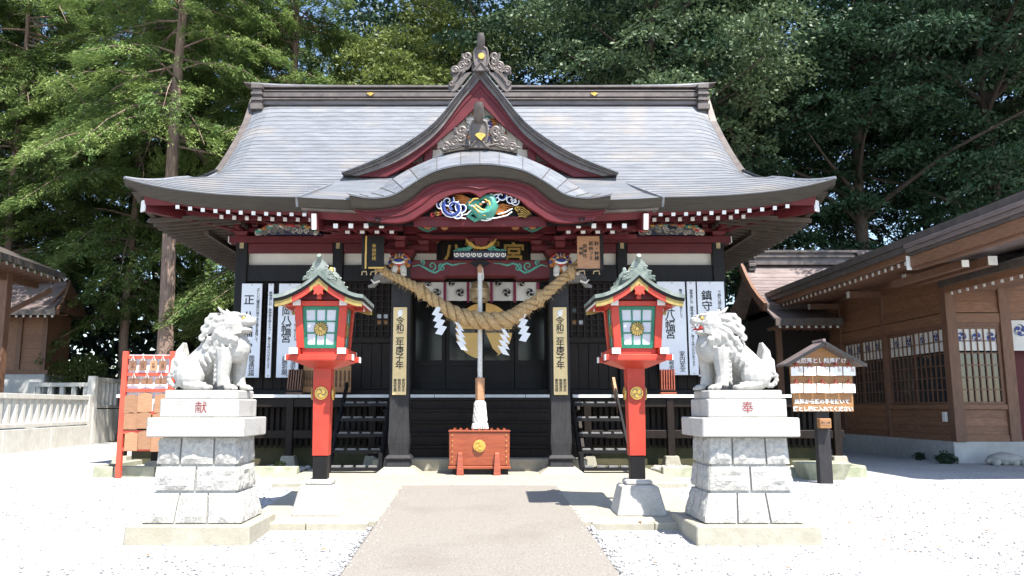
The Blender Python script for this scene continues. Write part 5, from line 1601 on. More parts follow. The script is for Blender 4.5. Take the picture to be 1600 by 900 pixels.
# ---------------------------------------------------------------- roofed plaque sign at the right
SY = 13.7
sx = at(1289, 700, SY).x
sign = thing('plaque_sign', 'small roofed wooden sign of prayer plaques on a dark post', 'sign', (sx, SY, 0))
b0, b1, bA = zat(643, SY - 0.06), zat(570, SY - 0.06), zat(541, SY - 0.06)
bl, brr = at(1236, 600, SY - 0.06).x, at(1333, 600, SY - 0.06).x
bm_ = (bl + brr) / 2
MB().hexa([(sx - 0.11, SY, -0.1), (sx + 0.11, SY, -0.1), (sx + 0.11, SY + 0.14, -0.1), (sx - 0.11, SY + 0.14, -0.1)],
          [(sx - 0.11, SY, b0 + 0.4), (sx + 0.10, SY, b0 + 0.4), (sx + 0.10, SY + 0.14, b0 + 0.4), (sx - 0.11, SY + 0.14, b0 + 0.4)]).build('sign_post', 'greywood', sign, bevel=0.01)
MB().prism([(bl + 0.03, b0), (brr - 0.02, b0), (brr, b1), (bm_, bA), (bl, b1)], SY - 0.06, SY - 0.005).build('sign_board', 'signwood', sign)
for sg in (-1, 1):
    e = bl - 0.15 if sg < 0 else brr + 0.15
    e2 = b1 - 0.03
    MB().hexa([(bm_, SY - 0.26, bA + 0.03), (e, SY - 0.26, e2), (e, SY + 0.16, e2), (bm_, SY + 0.16, bA + 0.03)],
              [(bm_, SY - 0.26, bA + 0.075), (e, SY - 0.26, e2 + 0.035), (e, SY + 0.16, e2 + 0.035), (bm_, SY + 0.16, bA + 0.075)]).build('sign_roof', 'copper_brown', sign)
    MB().beam((bm_, SY - 0.275, bA + 0.035), (e, SY - 0.275, e2 + 0.005), 0.02, 0.05).build('sign_barge', 'greywood', sign)
MB().tube([(bm_ - 0.02, SY - 0.30, bA + 0.085), (bm_, SY + 0.2, bA + 0.085)], 0.028, n=6).build('sign_ridge', 'copper_brown', sign)
lettering('heading', '災厄落とし絵馬掛け', 0.096, (bm_, SY - 0.066, zat(564.5, SY)), 'white', sign, bold=0.03)
lettering('heading_shade', '災厄落とし絵馬掛け', 0.096, (bm_ + 0.006, SY - 0.0635, zat(564.5, SY) - 0.006), 'redink', sign, bold=0.05, thick=0.002)
lettering('instruction', '絵馬から願の手を抜いて', 0.083, (bm_ - 0.02, SY - 0.066, zat(628, SY)), 'white', sign, bold=0.025)
lettering('instruction', '落とし箱に入れてください', 0.083, (bm_ - 0.01, SY - 0.066, zat(637.5, SY) - 0.02), 'white', sign, bold=0.025)
names = ['leftmost', 'second', 'middle', 'fourth', 'rightmost']
hk = MB().tube([(0, 0, 0), (0, -0.05, 0), (0, -0.06, 0.04)], 0.01, n=5).mesh('peg', 'redink')
for r_, y in enumerate((578, 605)):
    for k in range(5):
        u = 1245 + k * 20.5
        p = at(u, y, SY - 0.13)
        t = thing('white_plaque', 'white prayer plaque, %s in the %s row of the roofed sign' % (names[k], 'upper' if r_ == 0 else 'lower'), 'plaque', (p.x, SY - 0.13, p.z - 0.08), group='white plaques on the roofed sign')
        tl = (k % 3 - 1) * 0.006
        MB().hexa([(p.x - 0.10, SY - 0.135, p.z - 0.095 + tl), (p.x + 0.10, SY - 0.135, p.z - 0.095 - tl), (p.x + 0.10, SY - 0.12, p.z - 0.095 - tl), (p.x - 0.10, SY - 0.12, p.z - 0.095 + tl)],
                  [(p.x - 0.10, SY - 0.135, p.z + 0.055 + tl), (p.x + 0.10, SY - 0.135, p.z + 0.055 - tl), (p.x + 0.10, SY - 0.12, p.z + 0.055 - tl), (p.x - 0.10, SY - 0.12, p.z + 0.055 + tl)]).build('tablet', 'white', t, bevel=0.004)
        MB().tube([(p.x - 0.04, SY - 0.138, p.z + 0.03), (p.x, SY - 0.125, p.z + 0.11), (p.x + 0.04, SY - 0.138, p.z + 0.03)], 0.007, n=4).build('red_cord', 'redpaint', t)
        link('peg', hk, sign, loc=(p.x, SY - 0.06, p.z + 0.10))
        lettering('characters', '厄', 0.06, (p.x + 0.05, SY - 0.137, p.z - 0.01), 'emawood', t, thick=0.001)
p = at(1289, 661, SY - 0.1)
cb = thing('drop_box', 'small gilt-edged wooden box on the post below the roofed sign', 'box', (p.x, SY - 0.08, p.z - 0.09))
plain_box('box_body', p.x - 0.095, p.x + 0.095, SY - 0.13, SY - 0.003, p.z - 0.085, p.z + 0.075, 'signwood', cb, bevel=0.008)
plain_box('box_label', p.x - 0.07, p.x + 0.07, SY - 0.136, SY - 0.131, p.z - 0.03, p.z + 0.04, 'emawood', cb)
lettering('box_letters', '落とし箱', 0.035, (p.x, SY - 0.138, p.z + 0.005), 'ink', cb, thick=0.001)

# stone block, white rock and weeds by the right building
sb = MB().frustum((6.0, 14.6), 0.30, 0.22, -0.05, 0.42, 0.30, 0.29).build('stone_trough', 'mossstone', None, bevel=0.02)
tag(sb, 'mossy stone block beside the post of the roofed sign', 'stone block')
p = at(1571, 727, 18.0)
rk = MB()
random.seed(2)
for (dx, dz, r, s) in ((0, 0.13, 0.32, (1.15, 0.8, 0.42)), (-0.26, 0.08, 0.16, (1, 0.8, 0.55)), (0.28, 0.09, 0.17, (1, 0.8, 0.6)), (0.06, 0.18, 0.2, (1.2, 0.8, 0.45))):
    rk.ball((p.x + dx, 18.0, 0.0 + dz), r, n=12, m=8, sq=s)
for (dx, r) in ((-0.28, 0.1), (-0.1, 0.08), (0.14, 0.09), (0.32, 0.1)):
    rk.ball((p.x + dx, 17.86, 0.05), r, n=8, m=6, sq=(1, 0.9, 0.7))
for i, v in enumerate(rk.v):
    nn = mnoise.noise(Vector(v) * 6.0)
    rk.v[i] = (v[0] + 0.03 * nn, v[1] + 0.03 * nn, max(-0.02, v[2] + 0.03 * nn))
tag(rk.build('white_rock', 'lionstone', None, smooth=True, angle=60), 'low white turtle-shaped rock before the right timber building', 'rock')

# ================================================================ red lanterns (local frame: front is -Y, z = 0 at the foot)
def make_lantern(label):
    t = thing('red_lantern', label, 'lantern', group='red lanterns beside the path')
    MB().frustum((0, 0), 0.30, 0.30, -0.02, 0.215, 0.215, 0.335).frustum((0, 0), 0.165, 0.165, 0.336, 0.155, 0.155, 0.40).build('stone_base', 'granite', t, bevel=0.02, local=True)
    MB().box(-0.088, 0.088, -0.088, 0.088, 0.40, 0.68).build('post_foot', 'black', t, bevel=0.006, local=True)
    MB().frustum((0, 0), 0.097, 0.097, 0.681, 0.112, 0.112, 1.80).build('post', 'vermilion', t, bevel=0.006, local=True)
    for r_ in range(4):
        a = r_ * math.pi / 2
        o = MB().lathe([(0.0, 0.0), (0.076, 0.0), (0.082, 0.012), (0.015, 0.022)], 18, (0, 0, 0), 'y').build('post_crest', 'brass', t, local=True)
        rr_ = MB().tube([(0.074 * math.cos(k * 0.349), -0.002, 0.074 * math.sin(k * 0.349)) for k in range(19)], 0.008, n=5)
        crest(rr_, 0, 0, 0.064, 0.0, 0.014, rot0=0.4).build('crest_relief', 'gold', o, local=True)
        o.location = (0.128 * math.sin(a), -0.128 * math.cos(a), 1.44)
        o.rotation_euler = (0, 0, a)
    # bearing tray
    MB().frustum((0, 0), 0.13, 0.13, 1.745, 0.35, 0.35, 1.835).build('corbel', 'vermilion', t, bevel=0.008, local=True)
    for sg in (-1, 1):
        for k, m in ((0, 'vermilion'),):
            MB().box(-0.40, 0.40, sg * 0.29 - 0.055, sg * 0.29 + 0.055, 1.836, 1.905).build('tray_beam', m, t, bevel=0.005, local=True)
            MB().box(sg * 0.29 - 0.05, sg * 0.29 + 0.05, -0.43, 0.43, 1.907, 1.975).build('tray_beam', m, t, bevel=0.005, local=True)
        for s2 in (-1, 1):
            MB().box(sg * 0.29 - 0.052, sg * 0.29 + 0.052, s2 * 0.432, s2 * 0.442, 1.905, 1.977).build('beam_cap', 'white', t, local=True)
            MB().box(sg * 0.402, sg * 0.412, s2 * 0.29 - 0.057, s2 * 0.29 + 0.057, 1.834, 1.906).build('beam_cap', 'white', t, local=True)
    MB().box(-0.235, 0.235, -0.235, 0.235, 1.91, 1.984).build('tray_floor', 'vermilion', t, local=True)
    # flared lamp housing
    zb_, zt_ = 1.985, 2.50
    hb, ht = 0.243, 0.274
    for sx_ in (-1, 1):
        for sy_ in (-1, 1):
            MB().hexa([(sx_ * hb - 0.045, sy_ * hb - 0.045, zb_), (sx_ * hb + 0.045, sy_ * hb - 0.045, zb_), (sx_ * hb + 0.045, sy_ * hb + 0.045, zb_), (sx_ * hb - 0.045, sy_ * hb + 0.045, zb_)],
                      [(sx_ * ht - 0.045, sy_ * ht - 0.045, zt_), (sx_ * ht + 0.045, sy_ * ht - 0.045, zt_), (sx_ * ht + 0.045, sy_ * ht + 0.045, zt_), (sx_ * ht - 0.045, sy_ * ht + 0.045, zt_)]).build('corner_post', 'vermilion', t, bevel=0.004, local=True)
    tilt = math.atan2(ht - hb, zt_ - zb_)
    H = (zt_ - zb_) / math.cos(tilt)
    for r_ in range(4):
        a = r_ * math.pi / 2
        f = MB()
        w0, w1 = hb - 0.046, ht - 0.046

        def wx(z): return w0 + (w1 - w0) * z / H
        y0, y1 = -0.014, 0.014
        for z0, z1 in ((0.0, 0.045), (H - 0.045, H)):
            f.hexa([(-wx(z0), y0, z0), (wx(z0), y0, z0), (wx(z0), y1, z0), (-wx(z0), y1, z0)], [(-wx(z1), y0, z1), (wx(z1), y0, z1), (wx(z1), y1, z1), (-wx(z1), y1, z1)])
        for sg in (-1, 1):
            f.hexa([(sg * wx(0.045), y0, 0.045), (sg * (wx(0.045) - 0.04), y0, 0.045), (sg * (wx(0.045) - 0.04), y1, 0.045), (sg * wx(0.045), y1, 0.045)],
                   [(sg * wx(H - 0.045), y0, H - 0.045), (sg * (wx(H - 0.045) - 0.04), y0, H - 0.045), (sg * (wx(H - 0.045) - 0.04), y1, H - 0.045), (sg * wx(H - 0.045), y1, H - 0.045)])
        for q in (1 / 3, 2 / 3):
            z = 0.045 + (H - 0.09) * q
            f.box(-wx(z) + 0.04, wx(z) - 0.04, -0.010, 0.012, z - 0.009, z + 0.009)
            for sg in (-1,):
                xb0, xt0 = (-1 + 2 * q) * (wx(0.045) - 0.04), (-1 + 2 * q) * (wx(H - 0.045) - 0.04)
                f.hexa([(xb0 - 0.009, -0.011, 0.045), (xb0 + 0.009, -0.011, 0.045), (xb0 + 0.009, 0.010, 0.045), (xb0 - 0.009, 0.010, 0.045)],
                       [(xt0 - 0.009, -0.011, H - 0.045), (xt0 + 0.009, -0.011, H - 0.045), (xt0 + 0.009, 0.010, H - 0.045), (xt0 - 0.009, 0.010, H - 0.045)])
        fo = f.build('window_frame', 'green', t, local=True)
        fo.location = (hb * math.sin(a), -hb * math.cos(a), zb_)
        fo.rotation_euler = (-tilt * -1 * 1.0, 0, a)
        fo.rotation_euler = (tilt, 0, a)
        for i in range(3):
            for j in range(3):
                z0, z1 = 0.045 + (H - 0.09) * j / 3, 0.045 + (H - 0.09) * (j + 1) / 3
                c0, c1 = wx(z0) - 0.04, wx(z1) - 0.04
                p = [(-c0 + 2 * c0 * i / 3, z0), (-c0 + 2 * c0 * (i + 1) / 3, z0), (-c1 + 2 * c1 * (i + 1) / 3, z1), (-c1 + 2 * c1 * i / 3, z1)]
                MB().prism(p, 0.0, 0.005).build('pane', 'paper', fo, local=True)
        # sixteen-petal gilt flower
        fl = MB()
        zc = H * 0.46
        for k in range(16):
            b = 2 * math.pi * k / 16
            c_, s_ = math.cos(b), math.sin(b)
            fl.prism([(0.026 * c_ - 0.003 * s_, zc + 0.026 * s_ + 0.003 * c_), (0.074 * c_ - 0.011 * s_, zc + 0.074 * s_ + 0.011 * c_), (0.086 * c_, zc + 0.086 * s_), (0.074 * c_ + 0.011 * s_, zc + 0.074 * s_ - 0.011 * c_), (0.026 * c_ + 0.003 * s_, zc + 0.026 * s_ - 0.003 * c_)], -0.028, -0.016)
        fl.lathe([(0.0, -0.03), (0.022, -0.03), (0.025, -0.016)], 12, (0, 0, zc), 'y')
        MB().lathe([(0.0, -0.016), (0.084, -0.016), (0.086, -0.012)], 16, (0, 0, zc), 'y').build('flower_back', 'darkwood', fo, local=True)
        fl.build('gilt_flower', 'dullgold', fo, local=True)
    # head frame
    for sg in (-1, 1):
        MB().box(-0.44, 0.44, sg * 0.285 - 0.045, sg * 0.285 + 0.045, 2.501, 2.563).build('head_beam', 'vermilion', t, bevel=0.004, local=True)
        MB().box(sg * 0.285 - 0.045, sg * 0.285 + 0.045, -0.36, 0.36, 2.505, 2.568).build('head_beam', 'vermilion', t, bevel=0.004, local=True)
        for s2 in (-1, 1):
            MB().box(sg * 0.285 - 0.047, sg * 0.285 + 0.047, s2 * 0.362, s2 * 0.37, 2.50, 2.57).build('beam_cap', 'white', t, local=True)
            MB().box(sg * 0.442, sg * 0.45, s2 * 0.285 - 0.047, s2 * 0.285 + 0.047, 2.50, 2.565).build('beam_cap', 'white', t, local=True)
    # swept gable roof, ridge running front to back
    rt = [(0.0, 3.06), (0.10, 2.985), (0.24, 2.90), (0.40, 2.83), (0.53, 2.79), (0.64, 2.775)]
    rt = smooth_tab(rt, 13)
    top = [(-x, z) for x, z in reversed(rt)] + rt[1:]
    roof_ = MB().band([(x, z + 0.015) for x, z in top], [(x, z - 0.03) for x, z in top], -0.60, 0.60).build('roof', 'verdigris', t, local=True)
    roof_.location = (0, 0, -0.175); roof_.scale = (0.85, 0.85, 1.0)
    MB().band([(x * 0.995, z - 0.031) for x, z in top], [(x * 0.99, z - 0.062) for x, z in top], -0.585, 0.585).build('roof_edge', 'black', roof_, local=True)
    for yy in (-0.56, 0.52):
        k = 5
        A = [(x * 0.975, z - 0.064) for x, z in top]; B = [(x * 0.965, z - 0.064 - 0.075 + 0.02 * abs(x)) for x, z in top]
        n_ = len(A)
        for sl_ in (slice(k, n_ // 2 - 2), slice(n_ // 2 + 3, n_ - k)):
            MB().band(A[sl_], B[sl_], yy, yy + 0.04).build('barge_board', 'vermilion', roof_, local=True)
        for sl_ in (slice(0, k + 1), slice(n_ - k - 1, n_), slice(n_ // 2 - 3, n_ // 2 + 4)):
            MB().band(A[sl_], B[sl_], yy - 0.004, yy + 0.042).build('gilt_fitting', 'dullgold', roof_, local=True)
        s_ = -1 if yy < 0 else 1
        pe = MB().prism([(-0.05, 2.90), (-0.085, 2.87), (-0.06, 2.83), (-0.075, 2.79), (-0.03, 2.80), (0, 2.775), (0.03, 2.80), (0.075, 2.79), (0.06, 2.83), (0.085, 2.87), (0.05, 2.90)], yy - 0.03 if s_ < 0 else yy + 0.045, yy - 0.004 if s_ < 0 else yy + 0.07)
        pe.build('gable_pendant', 'vermilion', roof_, bevel=0.006, local=True)
        MB().box(-0.03, 0.03, yy + 0.05 * 0 + (0.05 if s_ < 0 else -0.03), yy + (0.09 if s_ < 0 else 0.01), 2.745, 2.95).build('king_post', 'vermilion', roof_, local=True)
    MB().add([(-0.46, -0.4, 2.75), (0.46, -0.4, 2.75), (0, -0.4, 2.99), (-0.46, 0.4, 2.75), (0.46, 0.4, 2.75), (0, 0.4, 2.99)], [(0, 1, 2), (5, 4, 3), (0, 3, 4, 1), (1, 4, 5, 2), (2, 5, 3, 0)]).build('gable_infill', 'maroon', roof_, local=True)
    # little rafters under the side eaves
    rm = MB().box(-0.14, 0.14, -0.014, 0.014, -0.014, 0.014).mesh('eave_rafter', 'vermilion')
    rc = MB().box(-0.006, 0.006, -0.015, 0.015, -0.015, 0.015).mesh('eave_rafter_cap', 'white')
    for sg in (-1, 1):
        for k in range(13):
            o = link('eave_rafter', rm, roof_, loc=(sg * 0.47, -0.5 + k * 0.0833, 2.727), rot=(0, sg * 0.14, 0), local=True)
        for k in range(13):
            link('eave_rafter_cap', rc, roof_, loc=(sg * 0.613, -0.5 + k * 0.0833, 2.707), rot=(0, sg * 0.14, 0), local=True)
        MB().box(min(sg * 0.52, sg * 0.60), max(sg * 0.52, sg * 0.60), -0.52, 0.52, 2.745, 2.76).build('eave_lath', 'vermilion', roof_, local=True)
    # ridge with its two crest tiles and horn
    MB().prism([(-0.075, 3.03), (0.075, 3.03), (0.06, 3.12), (0.085, 3.13), (0.05, 3.17), (-0.05, 3.17), (-0.085, 3.13), (-0.06, 3.12)], -0.50, 0.50).build('ridge', 'verdigris', roof_, bevel=0.006, local=True)
    for s_ in (-1, 1):
        c = MB()
        c.prism([(-0.24, 2.97), (-0.22, 3.02), (-0.16, 3.05), (-0.15, 3.10), (-0.11, 3.11), (-0.10, 3.18), (-0.05, 3.22), (0, 3.25), (0.05, 3.22), (0.10, 3.18), (0.11, 3.11), (0.15, 3.10), (0.16, 3.05), (0.22, 3.02), (0.24, 2.97), (0.1, 3.0), (0, 3.05), (-0.1, 3.0)], s_ * 0.52 - 0.03, s_ * 0.52 + 0.03)
        for sg in (-1, 1):
            for (a_, b_, r_) in ((0.10, 3.12, 0.035), (0.16, 3.06, 0.03), (0.21, 3.0, 0.028)):
                c.tube(spiral(sg * a_, b_, r_, 1.3, 0.5, sg, 12, s_ * 0.55), 0.009, n=4)
        c.tube([(0, s_ * 0.40, 3.14), (0, s_ * 0.52, 3.20), (0, s_ * 0.60, 3.27)], [0.035, 0.037, 0.032], n=8)
        c.build('crest_tile', 'verdigris', roof_, smooth=True, angle=35, local=True)
    MB().ball((0.03, 0.2, 3.20), 0.045, n=8, m=6).build('gilt_knob', 'gold', roof_, smooth=True, local=True)
    return t


lan = make_lantern('red lantern on a stone base left of the path')
lan.location = (-1.955, 10.22, apz(10.22))
ln2 = copy_tree(lan)
ln2['label'] = 'red lantern on a stone base right of the path'
ln2.location = (1.93, 10.22, apz(10.22))

# ================================================================ stone lions on pedestals
def rock_face(mb, p, nrm, rough, n=6, m=5, seed=0):
    """bulging rough face over the quad p (bl, br, tr, tl)"""
    p = [Vector(q) for q in p]
    nrm = Vector(nrm)
    rows = []
    for j in range(m + 1):
        rows.append([])
        for i in range(n + 1):
            a, b = i / n, j / m
            q = p[0] * (1 - a) * (1 - b) + p[1] * a * (1 - b) + p[2] * a * b + p[3] * (1 - a) * b
            e = min(a, 1 - a, b, 1 - b)
            k = min(1.0, e * 4.5)
            h = 0.016 * k + 1.35 * rough * k * (mnoise.noise((q.x * 9 + seed, q.y * 9, q.z * 9)) + 0.5 * mnoise.noise((q.x * 23, q.y * 23 + seed, q.z * 23)))
            if e == 0: h = -0.02
            elif i in (0, n) or j in (0, m): h = 0.0
            rows[-1].append(q + nrm * (h if e > 0 else 0.0))
    mb.grid(rows)
    # skirt so the block has depth
    edge = rows[0] + [r[-1] for r in rows[1:]] + rows[-1][::-1][1:] + [r[0] for r in rows[::-1]][1:]
    back = [q - nrm * 0.05 for q in edge]
    k = len(edge)
    mb.add(edge + back, [(i, (i + 1) % k, (i + 1) % k + k, i + k) for i in range(k)])


def pedestal(cx, cy, z0, kanji, label):
    t = thing('lion_pedestal', label, 'pedestal', (cx, cy, z0), group='stone lion pedestals')
    z1 = z0 + 0.19
    MB().frustum((cx, cy), 0.655, 0.56, z0 - 0.1, 0.645, 0.55, z1).build('base_slab', 'slabstone', t, bevel=0.012)
    lv = [(z1, 0.525, 0.43), (z1 + 0.325, 0.455, 0.365), (z1 + 0.60, 0.432, 0.345), (z1 + 0.90, 0.418, 0.335)]
    core_ = MB()
    for (za, xa, ya), (zb2, xb2, yb2) in zip(lv, lv[1:]):
        core_.frustum((cx, cy), xa - 0.034, ya - 0.034, za, xb2 - 0.034, yb2 - 0.034, zb2)
    core_.build('core', 'mortar', t)
    sd = 0
    for c, ((za, xa, ya), (zb2, xb2, yb2)) in enumerate(zip(lv, lv[1:])):
        zg0, zg1 = za + 0.016, zb2 - 0.012
        cuts = [[0, 0.33, 0.66, 1.0], [0, 0.5, 1.0], [0, 0.29, 0.71, 1.0]][c]
        for face in range(4):
            cu_ = cuts if face in (0, 2) else [0, 0.3, 0.66, 1.0]
            for a, b in zip(cu_, cu_[1:]):
                sd += 1
                g = 0.011
                def pt(f, top):
                    X, Y_ = (xb2, yb2) if top else (xa, ya)
                    z = zg1 if top else zg0
                    if face == 0: return (cx - X + 2 * X * f, cy - Y_, z)
                    if face == 1: return (cx + X, cy - Y_ + 2 * Y_ * f, z)
                    if face == 2: return (cx + X - 2 * X * f, cy + Y_, z)
                    return (cx - X, cy + Y_ - 2 * Y_ * f, z)
                w = 2 * (xa if face in (0, 2) else ya)
                fa_, fb_ = a + g / w, b - g / w
                nr = [(0, -1, 0.12), (1, 0, 0.12), (0, 1, 0.12), (-1, 0, 0.12)][face]
                q = MB()
                rock_face(q, (pt(fa_, 0), pt(fb_, 0), pt(fb_, 1), pt(fa_, 1)), Vector(nr).normalized(), 0.022 if c < 2 else 0.028, 7, 5, seed=sd * 3.1)
                q.build('stone_block', 'rockface', t)
    z2 = lv[-1][0]
    MB().box(cx - 0.52, cx + 0.52, cy - 0.455, cy + 0.455, z2 + 0.001, z2 + 0.205).build('cap_slab', 'granite', t, bevel=0.012)
    MB().box(cx - 0.425, cx + 0.425, cy - 0.36, cy + 0.36, z2 + 0.206, z2 + 0.405).build('name_block', 'granite', t, bevel=0.012)
    MB().box(cx - 0.40, cx + 0.40, cy - 0.31, cy + 0.31, z2 + 0.406, z2 + 0.50).build('top_slab', 'granite', t, bevel=0.012)
    lettering('carved_character', kanji, 0.135, (cx + (0.0 if cx > 0 else 0.02), cy - 0.361, z2 + 0.305), 'redink', t, bold=-0.006, thick=0.002)
    return t, z2 + 0.50


def make_lion(name, label, cx, cy, z0, face, open_mouth):
    """guardian lion: sitting, local x is the way it looks; solids are fused into one skin"""
    b = MB()

    def S(p, r, sq=(1, 1, 1), n=14, m=10): b.ball(p, r, n=n, m=m, sq=sq)

    def T(pts, rs, n=10, flat=1.0): b.tube(pts, rs, n=n, flat=flat)
    # trunk: chest high in front, back sloping to the haunches
    T([(0.24, 0, 0.44), (0.12, 0, 0.48), (-0.02, 0, 0.40), (-0.16, 0, 0.27), (-0.27, 0, 0.17)], [0.15, 0.19, 0.165, 0.165, 0.15], n=14)
    S((0.27, 0, 0.48), 0.165, (0.95, 1.05, 1.1))
    S((0.15, 0, 0.61), 0.165, (1.05, 1.05, 1.05))
    hy = -0.05          # head turned a little to the court
    hx = 0.02
    S((0.23 + hx, hy, 0.735), 0.15, (1.08, 1.05, 1.0))
    S((0.31 + hx, hy, 0.80), 0.085, (1.2, 1.25, 0.7))
    if open_mouth:
        S((0.385 + hx, hy - 0.01, 0.765), 0.078, (1.35, 1.05, 0.62))
        S((0.445 + hx, hy - 0.012, 0.785), 0.045, (0.9, 1.2, 0.75))
        S((0.345 + hx, hy - 0.01, 0.645), 0.068, (1.35, 1.0, 0.48))
        S((0.27 + hx, hy, 0.69), 0.085, (0.7, 1.1, 1.0))
    else:
        S((0.38 + hx, hy - 0.01, 0.765), 0.085, (1.35, 1.1, 0.66))
        S((0.455 + hx, hy - 0.012, 0.785), 0.045, (0.9, 1.25, 0.8))
        S((0.36 + hx, hy - 0.01, 0.672), 0.078, (1.25, 1.1, 0.5))
    for s in (-1, 1):
        S((0.345 + hx, hy + s * 0.07, 0.835), 0.042, (1.5, 0.9, 0.55))       # brow
        S((0.455 + hx, hy + s * 0.03, 0.775), 0.022)
        T([(0.20 + hx, hy + s * 0.085, 0.83), (0.13 + hx, hy + s * 0.11, 0.875), (0.085 + hx, hy + s * 0.115, 0.925)], [0.045, 0.035, 0.012], flat=0.6)   # ear
        # front legs with paws
        x0 = 0.20 if s < 0 else 0.275
        T([(x0 - 0.01, s * 0.11, 0.46), (x0 - 0.005, s * 0.125, 0.30), (x0 - 0.015, s * 0.13, 0.16), (x0 + 0.0, s * 0.13, 0.05)], [0.11, 0.082, 0.070, 0.074])
        for k in (-1, 0, 1):
            S((x0 + 0.07, s * 0.13 + k * 0.042, 0.035), 0.036, (1.5, 1, 0.95), n=10, m=8)
            S((x0 + 0.125, s * 0.13 + k * 0.044, 0.022), 0.02, n=8, m=6)
        # haunch and hind foot
        S((-0.20, s * 0.12, 0.17), 0.165, (1.05, 0.75, 1.05))
        T([(-0.22, s * 0.165, 0.07), (-0.10, s * 0.175, 0.045), (0.01, s * 0.17, 0.04)], [0.07, 0.055, 0.048])
        for k in (-1, 0, 1):
            S((0.035, s * 0.17 + k * 0.036, 0.032), 0.03, (1.5, 1, 1), n=10, m=8)
        # fur flames behind the front leg
        for k in range(6):
            T([(x0 - 0.06, s * 0.135, 0.40 - k * 0.055), (x0 - 0.10, s * 0.135, 0.375 - k * 0.055), (x0 - 0.125, s * 0.13, 0.335 - k * 0.055)], [0.028, 0.022, 0.007], n=6)
        # ribs / folds along the flank
        for k in range(4):
            T([(0.03 - k * 0.055, s * 0.12, 0.50 - k * 0.06), (0.06 - k * 0.05, s * 0.165, 0.42 - k * 0.05), (0.10 - k * 0.05, s * 0.15, 0.35 - k * 0.045)], [0.024, 0.034, 0.014], n=6)
        # mane locks ending in curls
        for (lx, lz, ex, ez, r) in ((0.18, 0.80, 0.03, 0.73, 0.04), (0.16, 0.74, -0.01, 0.64, 0.042), (0.18, 0.69, 0.03, 0.55, 0.042), (0.22, 0.64, 0.10, 0.52, 0.04), (0.28, 0.61, 0.19, 0.51, 0.038), (0.33, 0.58, 0.28, 0.50, 0.036)):
            yo = s * 0.135
            T([(lx + hx, hy * 0.7 + yo, lz), ((lx + ex) / 2 + hx, hy * 0.4 + yo * 1.25, (lz + ez) / 2 + 0.015), (ex + hx, yo * 1.2, ez)], [r * 0.85, r * 1.15, r * 0.7], n=8)
            for q in range(8):
                a = q / 8 * 2 * math.pi * 0.8
                S((ex + hx + 0.034 * math.cos(a), yo * 1.32, ez + 0.034 * math.sin(a)), 0.017, n=6, m=5)
        for (lx, lz, ex, ez) in ((0.10, 0.83, -0.02, 0.76), (0.07, 0.76, -0.06, 0.67), (0.05, 0.68, -0.08, 0.57), (0.09, 0.60, -0.03, 0.47), (0.17, 0.57, 0.07, 0.43)):
            T([(lx, s * 0.10, lz), ((lx + ex) / 2, s * 0.165, (lz + ez) / 2 + 0.02), (ex, s * 0.16, ez)], [0.038, 0.046, 0.022], n=8)
            for q in range(9):
                a = 2.2 + q / 9 * 2 * math.pi * 0.9
                S((ex + 0.02 + 0.026 * math.cos(a), s * 0.172, ez + 0.01 + 0.026 * math.sin(a)), 0.018, n=6, m=5)
        for k in range(4):   # whisker folds on the cheek
            T([(0.36 + hx, hy + s * 0.085, 0.70 - k * 0.02), (0.29 + hx, hy + s * 0.125, 0.685 - k * 0.022), (0.22 + hx, hy + s * 0.14, 0.70 - k * 0.03)], [0.01, 0.014, 0.008], n=6)
    # crest of mane along the neck
    for k in range(6):
        T([(0.17 - k * 0.035, 0, 0.86 - k * 0.055), (0.10 - k * 0.035, 0, 0.83 - k * 0.06), (0.06 - k * 0.035, 0, 0.77 - k * 0.06)], [0.05, 0.05, 0.018], n=8)
        for s in (-1, 1):
            T([(0.16 - k * 0.03, s * 0.07, 0.84 - k * 0.05), (0.08 - k * 0.03, s * 0.09, 0.80 - k * 0.06), (0.03 - k * 0.03, s * 0.09, 0.73 - k * 0.06)], [0.042, 0.045, 0.014], n=8)
    # tail: swirling mass with an upright flame
    for s in (-1, 0, 1):
        T([(-0.30, s * 0.07, 0.20), (-0.36, s * 0.07, 0.33), (-0.36 + 0.01 * s, s * 0.05, 0.43), (-0.335, s * 0.02, 0.54)], [0.07, 0.062, 0.045, 0.012], n=8)
        T([(-0.31, s * 0.08, 0.10), (-0.40, s * 0.09, 0.22), (-0.42, s * 0.06, 0.33), (-0.40, s * 0.03, 0.40)], [0.06, 0.05, 0.035, 0.012], n=8)
    for s in (-1, 1):
        for q in range(16):
            a = 0.6 + q / 16 * 2 * math.pi * 1.35
            rr_ = 0.105 * (1 - 0.62 * q / 16)
            S((-0.345 + rr_ * math.cos(a), s * 0.135, 0.125 + rr_ * math.sin(a)), 0.034 - 0.010 * q / 16, n=8, m=6)
    S((-0.33, 0, 0.12), 0.09, (1.0, 0.9, 1.0))
    b.v = [(face * x, y, max(z, 0.0)) for x, y, z in b.v]
    root = thing(name, label, 'statue', (cx, cy, z0), group='stone guardian lions')
    raw = b.mesh('lion_raw', 'lionstone')
    tmp = bpy.data.objects.new('lion_tmp', raw)
    COL.objects.link(tmp)
    rm = tmp.modifiers.new('r', 'REMESH'); rm.mode = 'VOXEL'; rm.voxel_size = 0.007
    smo = tmp.modifiers.new('s', 'SMOOTH'); smo.factor = 0.4; smo.iterations = 1
    dg = bpy.context.evaluated_depsgraph_get(); dg.update()
    me = bpy.data.meshes.new_from_object(tmp.evaluated_get(dg))
    me.name = 'lion_body'
    bpy.data.objects.remove(tmp)
    me.materials.clear(); me.materials.append(M['lionstone'])
    me.shade_smooth()
    link('lion_body', me, root, local=True)

    def F(p): return (face * p[0], p[1], p[2])
